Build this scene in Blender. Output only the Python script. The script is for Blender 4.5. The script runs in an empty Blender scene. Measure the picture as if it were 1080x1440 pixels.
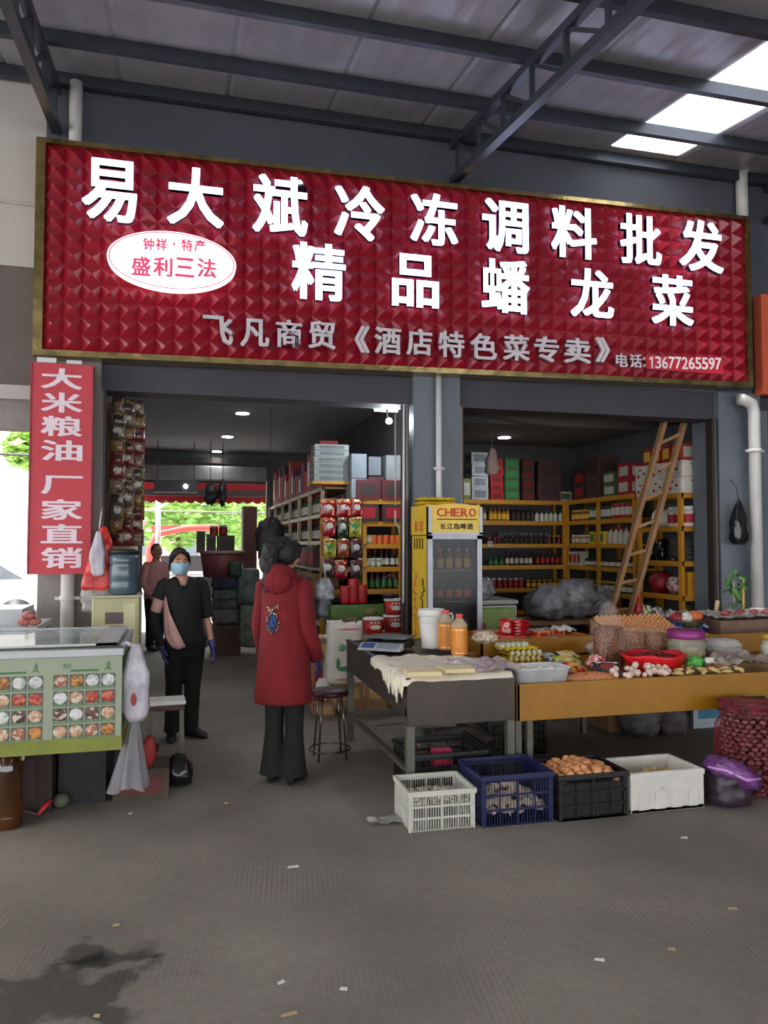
import bpy, math, random
from mathutils import Vector, Matrix, noise
PI = math.pi
rnd = random.Random(7)
SC = bpy.context.scene
COL = SC.collection

# ---------------------------------------------------------------- camera, world, light, exposure
F = 1090.0; YAW = math.radians(14.9); PIT = math.atan(45/F); EYE = 1.62
cd = bpy.data.cameras.new('camera'); cam = bpy.data.objects.new('camera', cd); COL.objects.link(cam)
cam.location = (0, 0, EYE); cam.rotation_euler = (PI/2+PIT, 0, -YAW)
cd.sensor_fit = 'VERTICAL'; cd.sensor_height = 36; cd.lens = 36*F/1440; cd.clip_end = 300
SC.camera = cam
SC.view_settings.view_transform = 'Standard'; SC.view_settings.look = 'None'
SC.view_settings.gamma = 1; SC.view_settings.use_curve_mapping = False
SC.view_settings.exposure = 0.65
wd = bpy.data.worlds.new('sky'); SC.world = wd; wd.use_nodes = True
bg = wd.node_tree.nodes['Background']; bg.inputs[0].default_value = (0.93, 0.96, 1.0, 1); bg.inputs[1].default_value = 3.0
def sun_lamp():
    l = bpy.data.lights.new('hazy_sun', 'SUN'); l.energy = 5.0; l.angle = math.radians(20); l.color = (1, .96, .9)
    o = bpy.data.objects.new('hazy_sun', l); COL.objects.link(o); o.rotation_euler = Vector((-.32, -.22, .92)).to_track_quat('Z', 'Y').to_euler()
sun_lamp()

def ray(x, y):
    fw = Vector((math.sin(YAW)*math.cos(PIT), math.cos(YAW)*math.cos(PIT), math.sin(PIT)))
    rt = Vector((math.cos(YAW), -math.sin(YAW), 0))
    up = rt.cross(fw)
    return fw + rt*((x-540)/F) + up*((720-y)/F)
def P(x, y, Y=None, z=None, X=None):
    """world point on a real plane (Y=, z= or X=) that the given photo pixel sees"""
    r = ray(x, y)
    t = Y/r.y if Y is not None else ((z-EYE)/r.z if z is not None else X/r.x)
    return Vector((r.x*t, r.y*t, EYE+r.z*t))

# ---------------------------------------------------------------- materials
def lin(c):
    return tuple(((v/255)/12.92 if v/255 <= .04045 else (((v/255)+.055)/1.055)**2.4) for v in c)
MATS = {}
def mat(name, rgb, rough=.6, metal=0.0, var=.12, scale=8.0, bump=0.0, bscale=40.0, alpha=1.0, emit=0.0, trans=0.0, rgb2=None, coat=0.0, spec=.5, detail=4, contrast=(.35, .65)):
    if name in MATS: return MATS[name]
    m = bpy.data.materials.new(name); MATS[name] = m; m.use_nodes = True
    nt = m.node_tree; b = nt.nodes['Principled BSDF']
    b.inputs['Roughness'].default_value = rough; b.inputs['Metallic'].default_value = metal
    b.inputs['Alpha'].default_value = alpha; b.inputs['Transmission Weight'].default_value = trans
    b.inputs['Coat Weight'].default_value = coat; b.inputs['Specular IOR Level'].default_value = spec
    c = lin(rgb)
    tc = nt.nodes.new('ShaderNodeTexCoord')
    nz = nt.nodes.new('ShaderNodeTexNoise'); nz.inputs['Scale'].default_value = scale; nz.inputs['Detail'].default_value = detail
    nt.links.new(tc.outputs['Object'], nz.inputs['Vector'])
    rp = nt.nodes.new('ShaderNodeValToRGB')
    c2 = lin(rgb2) if rgb2 else tuple(v*(1-var) for v in c)
    if not rgb2: c = tuple(min(1, v*(1+var*.6)) for v in c)
    rp.color_ramp.elements[0].color = (*c2, 1); rp.color_ramp.elements[1].color = (*c, 1)
    rp.color_ramp.elements[0].position, rp.color_ramp.elements[1].position = contrast
    nt.links.new(nz.outputs['Fac'], rp.inputs['Fac']); nt.links.new(rp.outputs['Color'], b.inputs['Base Color'])
    if bump:
        n2 = nt.nodes.new('ShaderNodeTexNoise'); n2.inputs['Scale'].default_value = bscale; n2.inputs['Detail'].default_value = 3
        nt.links.new(tc.outputs['Object'], n2.inputs['Vector'])
        bp = nt.nodes.new('ShaderNodeBump'); bp.inputs['Strength'].default_value = bump; bp.inputs['Distance'].default_value = .02
        nt.links.new(n2.outputs['Fac'], bp.inputs['Height']); nt.links.new(bp.outputs['Normal'], b.inputs['Normal'])
    if emit:
        b.inputs['Emission Color'].default_value = (*lin(rgb), 1); b.inputs['Emission Strength'].default_value = emit
    return m
def vmat(name, cols, rough=.5, scale=30.0, alpha=1.0, bump=.0, coat=0, metal=0):
    """voronoi-celled print of several colours (packets, heaps of mixed goods)"""
    if name in MATS: return MATS[name]
    m = mat(name, cols[0], rough=rough, alpha=alpha, bump=bump, coat=coat, metal=metal)
    nt = m.node_tree; b = nt.nodes['Principled BSDF']
    tc = [n for n in nt.nodes if n.type == 'TEX_COORD'][0]
    vo = nt.nodes.new('ShaderNodeTexVoronoi'); vo.inputs['Scale'].default_value = scale
    nt.links.new(tc.outputs['Object'], vo.inputs['Vector'])
    sp = nt.nodes.new('ShaderNodeSeparateColor'); nt.links.new(vo.outputs['Color'], sp.inputs[0])
    rp = nt.nodes.new('ShaderNodeValToRGB'); rp.color_ramp.interpolation = 'CONSTANT'
    for i, c in enumerate(cols):
        e = rp.color_ramp.elements[i] if i < 2 else rp.color_ramp.elements.new(i/len(cols))
        e.position = i/len(cols); e.color = (*lin(c), 1)
    nt.links.new(sp.outputs[0], rp.inputs['Fac']); nt.links.new(rp.outputs['Color'], b.inputs['Base Color'])
    return m
def bagmat(name, rgb, alpha=.45, rough=.25):
    return mat(name, rgb, rough=rough, alpha=alpha, var=.1, scale=6, bump=.6, bscale=25)

# ---------------------------------------------------------------- mesh builder
class MB:
    def __init__(s): s.v = []; s.f = []; s.m = []; s.s = []
    def add(s, vs, fs, m=0, smooth=False):
        b = len(s.v); s.v += [tuple(v) for v in vs]
        for f in fs: s.f.append(tuple(b+i for i in f)); s.m.append(m); s.s.append(smooth)
        return s
    def box(s, c, d, rz=0, m=0, R=None, taper=1.0):
        x, y, z = d[0]/2, d[1]/2, d[2]/2
        vs = [Vector((a*x*(taper if k > 0 else 1), b*y*(taper if k > 0 else 1), k*z)) for k in (-1, 1) for b in (-1, 1) for a in (-1, 1)]
        M = R if R is not None else Matrix.Rotation(rz, 3, 'Z')
        vs = [M @ v + Vector(c) for v in vs]
        return s.add(vs, [(0, 2, 3, 1), (4, 5, 7, 6), (0, 1, 5, 4), (2, 6, 7, 3), (0, 4, 6, 2), (1, 3, 7, 5)], m)
    def bb(s, x0, x1, y0, y1, z0, z1, m=0):
        return s.box(((x0+x1)/2, (y0+y1)/2, (z0+z1)/2), (x1-x0, y1-y0, z1-z0), m=m)
    def bar(s, a, b, w, h=None, m=0, upv=(0, 0, 1)):
        a = Vector(a); b = Vector(b); h = h or w; d = (b-a); L = d.length; d.normalize()
        u = Vector(upv)
        if abs(d.dot(u)) > .98: u = Vector((1, 0, 0))
        sx = d.cross(u).normalized(); sz = sx.cross(d).normalized()
        R = Matrix((sx, d, sz)).transposed()
        return s.box((a+b)/2, (w, L, h), R=R, m=m)
    def loft(s, rings, m=0, smooth=True, cap=True, closed=True):
        n = len(rings[0]); vs = [v for r in rings for v in r]; fs = []
        for i in range(len(rings)-1):
            for j in range(n if closed else n-1):
                a = i*n+j; b = i*n+(j+1) % n
                fs.append((a, b, b+n, a+n))
        if cap and closed:
            fs.append(tuple(range(n-1, -1, -1))); fs.append(tuple((len(rings)-1)*n+j for j in range(n)))
        return s.add(vs, fs, m, smooth)
    def tube(s, pts, r, n=8, m=0, cap=True, smooth=True, flat=1.0):
        pts = [Vector(p) for p in pts]; rings = []
        rr = r if isinstance(r, (list, tuple)) else [r]*len(pts)
        ref = None
        for i, p in enumerate(pts):
            d = (pts[min(i+1, len(pts)-1)]-pts[max(i-1, 0)]).normalized()
            if ref is None:
                ref = Vector((0, 0, 1)) if abs(d.z) < .9 else Vector((1, 0, 0))
            sx = d.cross(ref).normalized(); ref = sx.cross(d).normalized()
            q = rr[i]; qa, qb = (q if isinstance(q, (list, tuple)) else (q, q*flat))
            rings.append([p + sx*(qa*math.cos(2*PI*k/n)) + ref*(qb*math.sin(2*PI*k/n)) for k in range(n)])
        return s.loft(rings, m, smooth, cap)
    def cyl(s, a, b, r0, r1=None, n=16, m=0, smooth=True):
        return s.tube([a, b], [r0, r0 if r1 is None else r1], n, m, True, smooth)
    def lathe(s, prof, c=(0, 0, 0), n=20, m=0, sx=1, sy=1, smooth=True, cap=True):
        rings = [[Vector((c[0]+r*sx*math.cos(2*PI*k/n), c[1]+r*sy*math.sin(2*PI*k/n), c[2]+z)) for k in range(n)] for r, z in prof]
        return s.loft(rings, m, smooth, cap)
    def ball(s, c, r, nu=12, nv=8, m=0, fn=None, R=None):
        r = r if isinstance(r, (list, tuple)) else (r, r, r)
        rings = []
        for i in range(nv+1):
            t = -PI/2+PI*i/nv; t = max(-PI/2+.02, min(PI/2-.02, t))
            ring = []
            for k in range(nu):
                p = 2*PI*k/nu
                d = Vector((math.cos(t)*math.cos(p), math.cos(t)*math.sin(p), math.sin(t)))
                q = Vector((d.x*r[0], d.y*r[1], d.z*r[2]))
                if fn: q = fn(d, q)
                if R is not None: q = R @ q
                ring.append(q+Vector(c))
            rings.append(ring)
        return s.loft(rings, m)
    def prism(s, poly, axis='y', a=0, b=1, m=0):
        """poly of 2-D points extruded along an axis from a to b"""
        def pt(p, t):
            return {'y': (p[0], t, p[1]), 'x': (t, p[0], p[1]), 'z': (p[0], p[1], t)}[axis]
        return s.loft([[pt(p, a) for p in poly], [pt(p, b) for p in poly]], m, False)
    def merge(s, o, T=None):
        b = len(s.v)
        s.v += [tuple(T @ Vector(v)) if T is not None else v for v in o.v]
        for f, mm, sm in zip(o.f, o.m, o.s): s.f.append(tuple(b+i for i in f)); s.m.append(mm); s.s.append(sm)
        return s
    def mesh(s, name, mats):
        me = bpy.data.meshes.new(name); me.from_pydata([tuple(v) for v in s.v], [], s.f)
        for m in (mats if isinstance(mats, (list, tuple)) else [mats]): me.materials.append(m)
        me.polygons.foreach_set('material_index', s.m); me.polygons.foreach_set('use_smooth', s.s)
        me.update(); return me
    def build(s, name, mats, parent=None, loc=(0, 0, 0), rz=0, bevel=0, fixn=True):
        me = s.mesh(name, mats)
        if fixn:
            import bmesh
            bm = bmesh.new(); bm.from_mesh(me); bmesh.ops.recalc_face_normals(bm, faces=bm.faces); bm.to_mesh(me); bm.free()
        o = bpy.data.objects.new(name, me); COL.objects.link(o)
        o.location = loc; o.rotation_euler.z = rz
        if parent: o.parent = parent
        if bevel:
            b = o.modifiers.new('b', 'BEVEL'); b.width = bevel; b.segments = 2; b.limit_method = 'ANGLE'
        return o
def tag(o, label=None, cat=None, group=None, kind=None):
    if label: o['label'] = label
    if cat: o['category'] = cat
    if group: o['group'] = group
    if kind: o['kind'] = kind
    return o
def thing(name, label, cat, loc=(0, 0, 0), rz=0, group=None):
    o = bpy.data.objects.new(name, None); COL.objects.link(o); o.empty_display_size = .1
    o.location = loc; o.rotation_euler.z = rz
    return tag(o, label, cat, group)
def struct(mb, name, m, parent=None, **k):
    o = mb.build(name, m, parent, **k)
    if not parent: o['kind'] = 'structure'
    return o
KIDS = {}
def copy_tree(o, loc=None, rz=None, label=None, parent=None):
    c = o.copy(); COL.objects.link(c)
    if parent: c.parent = parent
    if loc is not None: c.location = loc
    if rz is not None: c.rotation_euler.z = rz
    if label: c['label'] = label
    for ch in o.children: copy_tree(ch, parent=c)
    return c
def dupobj(o, loc, rz=0, sc=None, parent=None):
    c = o.copy(); COL.objects.link(c); c.location = loc; c.rotation_euler.z = rz
    if sc: c.scale = sc
    if parent: c.parent = parent
    return c

# ---------------------------------------------------------------- glyphs (text turned into meshes)
ROW1 = '易大斌冷冻调料批发精品蟠龙菜'; ROW3 = '飞凡商贸《酒店特色专卖》电话:13677265597'
OTHER = '钟祥·特产盛利三法米粮油厂家直销长江岛啤酒拉扫一付款CHEROPK春福红牛'
GL = {}
def make_glyphs():
    objs = []
    for ch in dict.fromkeys(ROW1+ROW3+OTHER):
        cu = bpy.data.curves.new('g', 'FONT'); cu.body = ch; cu.size = 1; cu.offset = .008 if ord(ch) > 255 else .012
        cu.extrude = .05; cu.resolution_u = 3
        o = bpy.data.objects.new('g', cu); COL.objects.link(o); objs.append((ch, o))
    bpy.context.view_layer.update(); dg = bpy.context.evaluated_depsgraph_get()
    for ch, o in objs:
        me = bpy.data.meshes.new_from_object(o.evaluated_get(dg))
        V = []; Fc = []
        for dx, dy, dz in (((-.02, -.009, 0), (.02, -.009, .003), (-.02, .011, .006), (.02, .011, .009)) if ord(ch) > 255 else ((0, 0, 0),)):
            b = len(V); V += [v.co+Vector((dx, dy, dz)) for v in me.vertices]; Fc += [tuple(b+i for i in p.vertices) for p in me.polygons]
        GL[ch] = (V, Fc)
        bpy.data.meshes.remove(me)
    for ch, o in objs:
        cu = o.data; bpy.data.objects.remove(o); bpy.data.curves.remove(cu)
make_glyphs()
# a plain figure one with its flag
_o = [(.16, 0), (.27, 0), (.27, .7), (.19, .7), (.02, .58), (.02, .47), (.16, .55)]
GL['1'] = ([Vector((x, y, z)) for z in (-.05, .05) for x, y in _o], [tuple(range(6, -1, -1)), tuple(range(7, 14))]+[(i, (i+1) % 7, 7+(i+1) % 7, 7+i) for i in range(7)])
def glyph(mb, ch, c, w, h, depth, m=0, ux=Vector((1, 0, 0)), uz=Vector((0, 0, 1)), front=Vector((0, -1, 0))):
    """put a character, fitted to w x h, centred on c, into a mesh builder; it stands `depth` proud along front"""
    vs, fs = GL[ch]
    x0 = min(v.x for v in vs); x1 = max(v.x for v in vs); y0 = min(v.y for v in vs); y1 = max(v.y for v in vs)
    c = Vector(c)
    out = []
    for v in vs:
        a = (v.x-(x0+x1)/2)/max(1e-6, x1-x0)*w; b = (v.y-(y0+y1)/2)/max(1e-6, y1-y0)*h
        out.append(c+ux*a+uz*b+front*(depth*(v.z+.05)/.1))
    return mb.add(out, fs, m)
def line_text(mb, text, c, w, h, depth, m=0, **k):
    """a line of small characters spread evenly over width w"""
    ux = k.get('ux', Vector((1, 0, 0))); n = len(text); cw = w/n
    for i, ch in enumerate(text):
        if ch == ' ': continue
        ww = cw*.86; hh = h
        if ch in '·': ww, hh = cw*.25, h*.2
        if ch == ':': ww, hh = cw*.2, h*.7
        if ch == '1' and ord(text[0]) < 128: ww = cw*.45
        if ch == '一': hh = h*.14
        glyph(mb, ch, Vector(c)+ux*((i+.5)*cw-w/2), ww, hh, depth, m, **k)
# ---------------------------------------------------------------- setting: floor, walls, roof
def floor_mat():
    m = mat('concrete_floor', (134, 126, 116), rough=.8, var=.25, scale=.9, detail=8, spec=.3)
    nt = m.node_tree; b = nt.nodes['Principled BSDF']; rp = [n for n in nt.nodes if n.type == 'VALTORGB'][0]
    tc = [n for n in nt.nodes if n.type == 'TEX_COORD'][0]
    N = nt.nodes.new; L = nt.links.new
    # fine grain
    g = N('ShaderNodeTexNoise'); g.inputs['Scale'].default_value = 26; g.inputs['Detail'].default_value = 8; g.inputs['Roughness'].default_value = .7
    L(tc.outputs['Object'], g.inputs['Vector'])
    gm = N('ShaderNodeMapRange'); gm.inputs[1].default_value = .3; gm.inputs[2].default_value = .7; gm.inputs[3].default_value = .84; gm.inputs[4].default_value = 1.1
    L(g.outputs['Fac'], gm.inputs[0])
    mx = N('ShaderNodeMix'); mx.data_type = 'RGBA'; mx.blend_type = 'MULTIPLY'; mx.inputs[0].default_value = 1
    L(rp.outputs['Color'], mx.inputs[6]); L(gm.outputs[0], mx.inputs[7])
    # oily stain near the lower left, with a ragged edge
    st = N('ShaderNodeTexNoise'); st.inputs['Scale'].default_value = 6.5; st.inputs['Detail'].default_value = 6
    L(tc.outputs['Object'], st.inputs['Vector'])
    prev = mx.outputs[2]
    for (cx, cy, rx, ry, k) in ((-.42, 3.05, .34, .26, .42), (-.36, 3.36, .09, .10, .42), (-.25, 3.27, .15, .07, .5), (-.15, 3.3, .09, .09, .75)):
        mp = N('ShaderNodeMapping'); mp.inputs['Location'].default_value = (-cx/rx, -cy/ry, 0); mp.inputs['Scale'].default_value = (1/rx, 1/ry, 0)
        L(tc.outputs['Object'], mp.inputs['Vector'])
        ln = N('ShaderNodeVectorMath'); ln.operation = 'LENGTH'; L(mp.outputs[0], ln.inputs[0])
        ad = N('ShaderNodeMath'); ad.operation = 'MULTIPLY_ADD'; L(st.outputs['Fac'], ad.inputs[0]); ad.inputs[1].default_value = -3.4; L(ln.outputs['Value'], ad.inputs[2])
        mr = N('ShaderNodeMapRange'); mr.inputs[1].default_value = -1.05; mr.inputs[2].default_value = -.7; mr.inputs[3].default_value = k; mr.inputs[4].default_value = 1
        L(ad.outputs[0], mr.inputs[0])
        m2 = N('ShaderNodeMix'); m2.data_type = 'RGBA'; m2.blend_type = 'MULTIPLY'; m2.inputs[0].default_value = 1
        L(prev, m2.inputs[6]); L(mr.outputs[0], m2.inputs[7]); prev = m2.outputs[2]
    L(prev, b.inputs['Base Color'])
    # broomed grooves in patches
    wv = N('ShaderNodeTexWave'); wv.inputs['Scale'].default_value = 13.0; wv.inputs['Distortion'].default_value = 1.2; wv.inputs['Detail Scale'].default_value = .6
    mw = N('ShaderNodeMapping'); mw.inputs['Rotation'].default_value = (0, 0, math.radians(8)); L(tc.outputs['Object'], mw.inputs['Vector']); L(mw.outputs[0], wv.inputs['Vector'])
    pn = N('ShaderNodeTexNoise'); pn.inputs['Scale'].default_value = 1.5; L(tc.outputs['Object'], pn.inputs['Vector'])
    pm = N('ShaderNodeMapRange'); pm.inputs[1].default_value = .5; pm.inputs[2].default_value = .66; L(pn.outputs['Fac'], pm.inputs[0])
    mu = N('ShaderNodeMath'); mu.operation = 'MULTIPLY'; L(wv.outputs['Fac'], mu.inputs[0]); L(pm.outputs[0], mu.inputs[1])
    ag = N('ShaderNodeMath'); ag.operation = 'MULTIPLY_ADD'; L(g.outputs['Fac'], ag.inputs[0]); ag.inputs[1].default_value = .35; L(mu.outputs[0], ag.inputs[2])
    bp = N('ShaderNodeBump'); bp.inputs['Strength'].default_value = .22; bp.inputs['Distance'].default_value = .006
    L(ag.outputs[0], bp.inputs['Height']); L(bp.outputs['Normal'], b.inputs['Normal'])
    return m
struct(MB().bb(-14, 16, -9, 15.0, -.1, 0), 'floor', floor_mat())
struct(MB().bb(-40, 40, 15.0, 70, -.12, -.01), 'street_ground', mat('pale_road', (175, 172, 166), rough=.9, scale=.6))
struct(MB().bb(-40, -14, -9, 15, -.12, -.01), 'side_ground', mat('pale_road', (175, 172, 166)))

wallgrey = mat('grey_wall', (76, 79, 88), rough=.8, var=.08, scale=1.5, bump=.1)
tilegrey = mat('pier_plaster', (100, 108, 116), rough=.55, var=.1, scale=3, bump=.08)
darkpl = mat('dark_plaster', (70, 68, 72), rough=.8, scale=2)
inwall = mat('interior_plaster', (80, 79, 80), rough=.85, var=.12, scale=2, bump=.1)
warmwall = mat('warm_plaster', (178, 172, 166), rough=.8, var=.06, scale=1.2, bump=.1)
brownpl = mat('brown_recess', (98, 88, 84), rough=.8, var=.08, scale=1.5)
Yf = 7.2
struct(MB().bb(-1.15, 14, Yf, Yf+.3, 3.27, 5.86), 'wall_front_upper', wallgrey)
struct(MB().bb(-1.15, 6.2, Yf+.02, Yf+.3, 2.98, 3.27), 'trim_lintel', mat('lintel_dark', (66, 64, 72), rough=.7, scale=2))
struct(MB().bb(-9, -1.15, Yf, Yf+.3, 4.02, 5.86), 'wall_front_left', warmwall)
struct(MB().bb(-9, -1.15, Yf+.02, Yf+.3, 2.98, 4.02), 'trim_left_band', brownpl)
struct(MB().bb(-9, -1.15, Yf-.03, Yf+.3, 2.86, 2.98), 'trim_left_ledge', warmwall)
struct(MB().bb(-9, -1.15, Yf+.06, Yf+.3, 2.62, 2.86), 'trim_left_beam', mat('beam_grey', (140, 134, 130), rough=.8))
struct(MB().bb(-1.15, -.66, Yf-.05, Yf+.4, 0, 3.27), 'wall_pier_left', mat('pier_warm', (128, 124, 120), rough=.7, bump=.08))
struct(MB().bb(2.2, 2.68, Yf-.05, Yf+.35, 0, 3.27), 'wall_pier_middle', tilegrey)
struct(MB().bb(5.66, 6.2, Yf-.05, Yf+.4, 0, 3.27), 'wall_pier_right', tilegrey)
# brown guide rails of the roller shutters
rail = mat('shutter_rail', (58, 50, 48), rough=.4, metal=.4)
for i, (x, y) in enumerate(((-.655, Yf+.05), (2.14, Yf+.05), (2.69, Yf+.02), (5.60, Yf+.0))):
    t = thing('shutter_guide_rail', ['dark shutter rail on the inner side of the left pier', 'dark shutter rail on the left side of the middle pier', 'dark shutter rail on the right side of the middle pier', 'dark shutter rail beside the black bag on the right pier'][i], 'rail', (x, y, 0))
    MB().bb(-.03, .03, -.05, .05, 0, 2.98).build('rail_channel', rail, t)
    MB().bb(-.008, .008, -.07, -.05, 0, 2.98).build('rail_lip', mat('rail_lip', (110, 104, 100), metal=.6, rough=.4), t)
# interiors
struct(MB().bb(-.95, -.69, Yf+.3, 14.9, 0, 3.4), 'wall_left', inwall)
struct(MB().bb(2.46, 2.56, Yf+.35, 14.9, 0, 3.4), 'wall_partition', inwall)
struct(MB().bb(5.9, 6.05, Yf+.4, 10.9, 0, 3.4), 'wall_right', mat('right_plaster', (92, 96, 98), rough=.85))
struct(MB().bb(2.56, 5.9, 10.72, 10.9, 0, 3.4), 'wall_back', inwall)
struct(MB().bb(2.56, 5.9, 8.8, 10.72, 3.1, 3.4), 'ceiling_right_rear', mat('ceiling_r', (128, 124, 120), rough=.9))
ceilm = mat('ceiling_white', (140, 140, 142), rough=.9, var=.05)
struct(MB().bb(-.95, 6.05, Yf+.3, 8.8, 3.32, 3.45), 'ceiling_front', ceilm)
struct(MB().bb(-.95, 2.5, 8.8, 14.9, 3.32, 3.45), 'ceiling_left_rear', ceilm)
# back of the left shop: lintel with a roller box over the rear opening
struct(MB().bb(-.95, -.62, 14.7, 14.9, 0, 3.4).bb(1.62, 2.56, 14.7, 14.9, 0, 3.4).bb(-.62, 1.62, 14.7, 14.9, 3.05, 3.4), 'wall_rear', mat('rear_plaster', (120, 116, 112), rough=.85))
rb = thing('roller_shutter', 'rolled up grey shutter box over the rear opening', 'shutter', (.5, 14.6, 2.78))
MB().bb(-1.1, 1.1, -.13, .1, 0, .27).build('shutter_box', mat('shutter_grey', (150, 146, 142), rough=.5), rb, bevel=.02)
MB().bb(-1.08, 1.08, -.08, -.02, -.05, 0).build('bottom_rail', rail, rb)
struct(MB().bb(-1.0, 1.7, 14.5, 14.62, 3.1, 3.2), 'trim_rear_beam', rail)

# roof of the market hall : rises towards the shop front
def roofz(y): return 4.74+.14*y
sheetm = mat('roof_sheet', (168, 168, 176), rough=.3, metal=.1, var=.12, scale=3, bump=.12, bscale=9)
skym = mat('skylight_sheet', (245, 248, 250), rough=.5, alpha=.22, var=.03)
xs = -9.0; k = 0
xedges = [-9.0+i*.94 for i in range(14)]      # sheets left of the skylight end at x = 4.25 (approx)
xedges = [x for x in xedges if x < 3.6]+[3.32, 4.26, 5.10]+[5.10+.94*i for i in range(1, 10)]
xedges = sorted(set(round(x, 3) for x in xedges)); xedges = [x for i, x in enumerate(xedges) if i == 0 or x-xedges[i-1] > .4]
def sheet(x0, x1, y0, y1):
    mb = MB(); n = int((x1-x0)/.045); prof = []
    for i in range(n+1):
        x = x0+(x1-x0)*i/n; prof.append((x, .016 if i in (0, n) else (.0025*(1 if i % 4 in (1, 2) else 0))))
    r0 = [Vector((x, y0, roofz(y0)+h)) for x, h in prof]; r1 = [Vector((x, y1, roofz(y1)+h)) for x, h in prof]
    t0 = [v+Vector((0, 0, .012)) for v in r0]; t1 = [v+Vector((0, 0, .012)) for v in r1]
    mb.loft([r0, r1], 0, False, False, False); mb.loft([t0, t1], 0, False, False, False)
    return mb
roof = thing('roof', None, None); roof['kind'] = 'structure'
for i in range(len(xedges)-1):
    a, b = xedges[i], xedges[i+1]
    sky_here = abs(a-4.26) < .05 or abs(a+4.3) < .4
    if not sky_here:
        sheet(a, b+.02, -7.5, 7.22).build('roof_sheet', sheetm, roof, fixn=False)
    else:
        sheet(a, b+.02, -7.5, 6.98).build('skylight_sheet', skym, roof, fixn=False)
        sheet(a, b+.02, 6.98, 7.22).build('roof_sheet', sheetm, roof, fixn=False)
steel = mat('dark_steel', (74, 78, 88), rough=.4, metal=.5, var=.1)
for y in (7.12, 6.36, 5.45, 4.55, 3.6, 2.6, 1.5, .3, -1, -2.4, -4, -5.6, -7.2):
    z = roofz(y)
    MB().bb(-9, 13.5, y-.03, y+.03, z-.11, z-.004).build('purlin', steel, roof)
def truss(x, label):
    t = thing('roof_truss', label, 'truss', (x, 0, 0), group='steel roof trusses')
    top = lambda y: roofz(y)-.15
    bot = lambda y: 4.42+.117*y-.02
    y0, y1 = -7.3, 7.15
    MB().bar((0, y0, top(y0)), (0, y1, top(y1)), .07, .07).build('top_chord', steel, t)
    MB().bar((0, y0, bot(y0)-.1), (0, y1, bot(y1)), .08, .07).build('bottom_chord', steel, t)
    y = y1-.12; i = 0
    while y > -1:
        bz = bot(y)-.1*(y1-y)/(y1-y0)
        MB().bar((0, y, bz), (0, y, top(y)), .035, .035, upv=(0, 1, 0)).build('web_post', steel, t)
        yn = y-.55
        MB().bar((0, y, top(y)), (0, yn, bot(yn)-.1*(y1-yn)/(y1-y0)), .03, .03).build('web_diagonal', steel, t)
        y = yn; i += 1
truss(-1.06, 'dark steel lattice truss over the left end of the red shop sign')
truss(2.62, 'dark steel lattice truss meeting the middle of the red shop sign')
truss(6.35, 'dark steel lattice truss right of the red shop sign')
# left side lamp conduit on the pale wall
tag(MB().tube([(-3.5, 7.18, 4.62), (-1.15, 7.18, 4.56)], .012, 6).tube([(-3.5, 7.18, 4.66), (-2.2, 7.17, 4.66)], .006, 6).build('conduit', mat('conduit_white', (220, 220, 220))), 'thin pale conduit along the wall left of the sign', 'conduit')
# hall columns and the far stalls behind the camera are open: only the eaves beam
struct(MB().bb(-9, 13.5, -7.6, -7.45, 3.3, 3.72), 'trim_eaves', steel)
struct(MB().bb(13.5, 13.7, -7.5, 15, 0, 6), 'wall_far_right', wallgrey)

# PVC drain pipes on the piers
pvc = mat('pvc_pipe', (205, 203, 200), rough=.4, var=.06)
def drainpipe(x, label, r=.055, z0=0, z1=5.85, brackets=(), y=7.06, bend=False):
    t = thing('drainpipe', label, 'pipe', (x, y, 0))
    if bend:
        MB().tube([(0, 0, 0), (0, 0, 3.04), (-.03, .0, 3.13), (-.14, .0, 3.17), (-.18, 0, 3.17)], r, 14).build('pipe', pvc, t)
        MB().cyl((0, .12, 5.18), (0, .12, z1), r, n=14).build('upper_pipe', pvc, t)
    else:
        MB().cyl((0, 0, z0), (0, 0, z1), r, n=14).build('pipe', pvc, t)
    for z in brackets:
        MB().cyl((0, 0, z-.02), (0, 0, z+.02), r*1.18, n=14).bb(-r*1.8, r*1.8, -.01, .01, z-.012, z+.012).build('bracket', pvc, t)
    return t
drainpipe(5.99, 'thick white drainpipe running down the right pier', .062, brackets=(2.62, .92), y=7.0, bend=True)
lp = drainpipe(-.90, 'thick white drainpipe on the left pier behind the red banner', .055, z1=3.05, brackets=(1.16,), y=7.08)
MB().cyl((0, .02, 5.1), (0, .02, 5.66), .055, n=14).build('upper_pipe', pvc, lp)
drainpipe(2.44, 'slim white pipe down the middle pier to the drinks cooler', .03, z0=1.45, z1=3.25, brackets=(2.35,), y=7.1)
# ---------------------------------------------------------------- the big shop sign
SX0, SX1, SY = -1.19, 5.95, 7.0
TI = .0142
def sz(x): return TI*(x-SX0)
red = mat('sign_red', (146, 16, 38), rough=.32, var=.1, scale=2, coat=.3)
gold = mat('gold_mirror', (178, 156, 104), rough=.22, metal=.9, var=.35, scale=7, bump=.5, bscale=5)
sg = thing('shop_sign', 'large red studded shop sign with glowing white Chinese characters', 'sign', (0, 0, 0))
def slab(x0, x1, y0, y1, z0, z1):
    mb = MB(); vs = []
    for z in (z0, z1):
        for y in (y0, y1):
            for x in (x0, x1): vs.append((x, y, z+sz(x)))
    return mb.add(vs, [(0, 2, 3, 1), (4, 5, 7, 6), (0, 1, 5, 4), (2, 6, 7, 3), (0, 4, 6, 2), (1, 3, 7, 5)])
Z0, Z1 = 3.20, 5.06
slab(SX0+.05, SX1-.04, SY, SY+.12, Z0+.03, Z1-.03).build('backing_board', red, sg)
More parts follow.
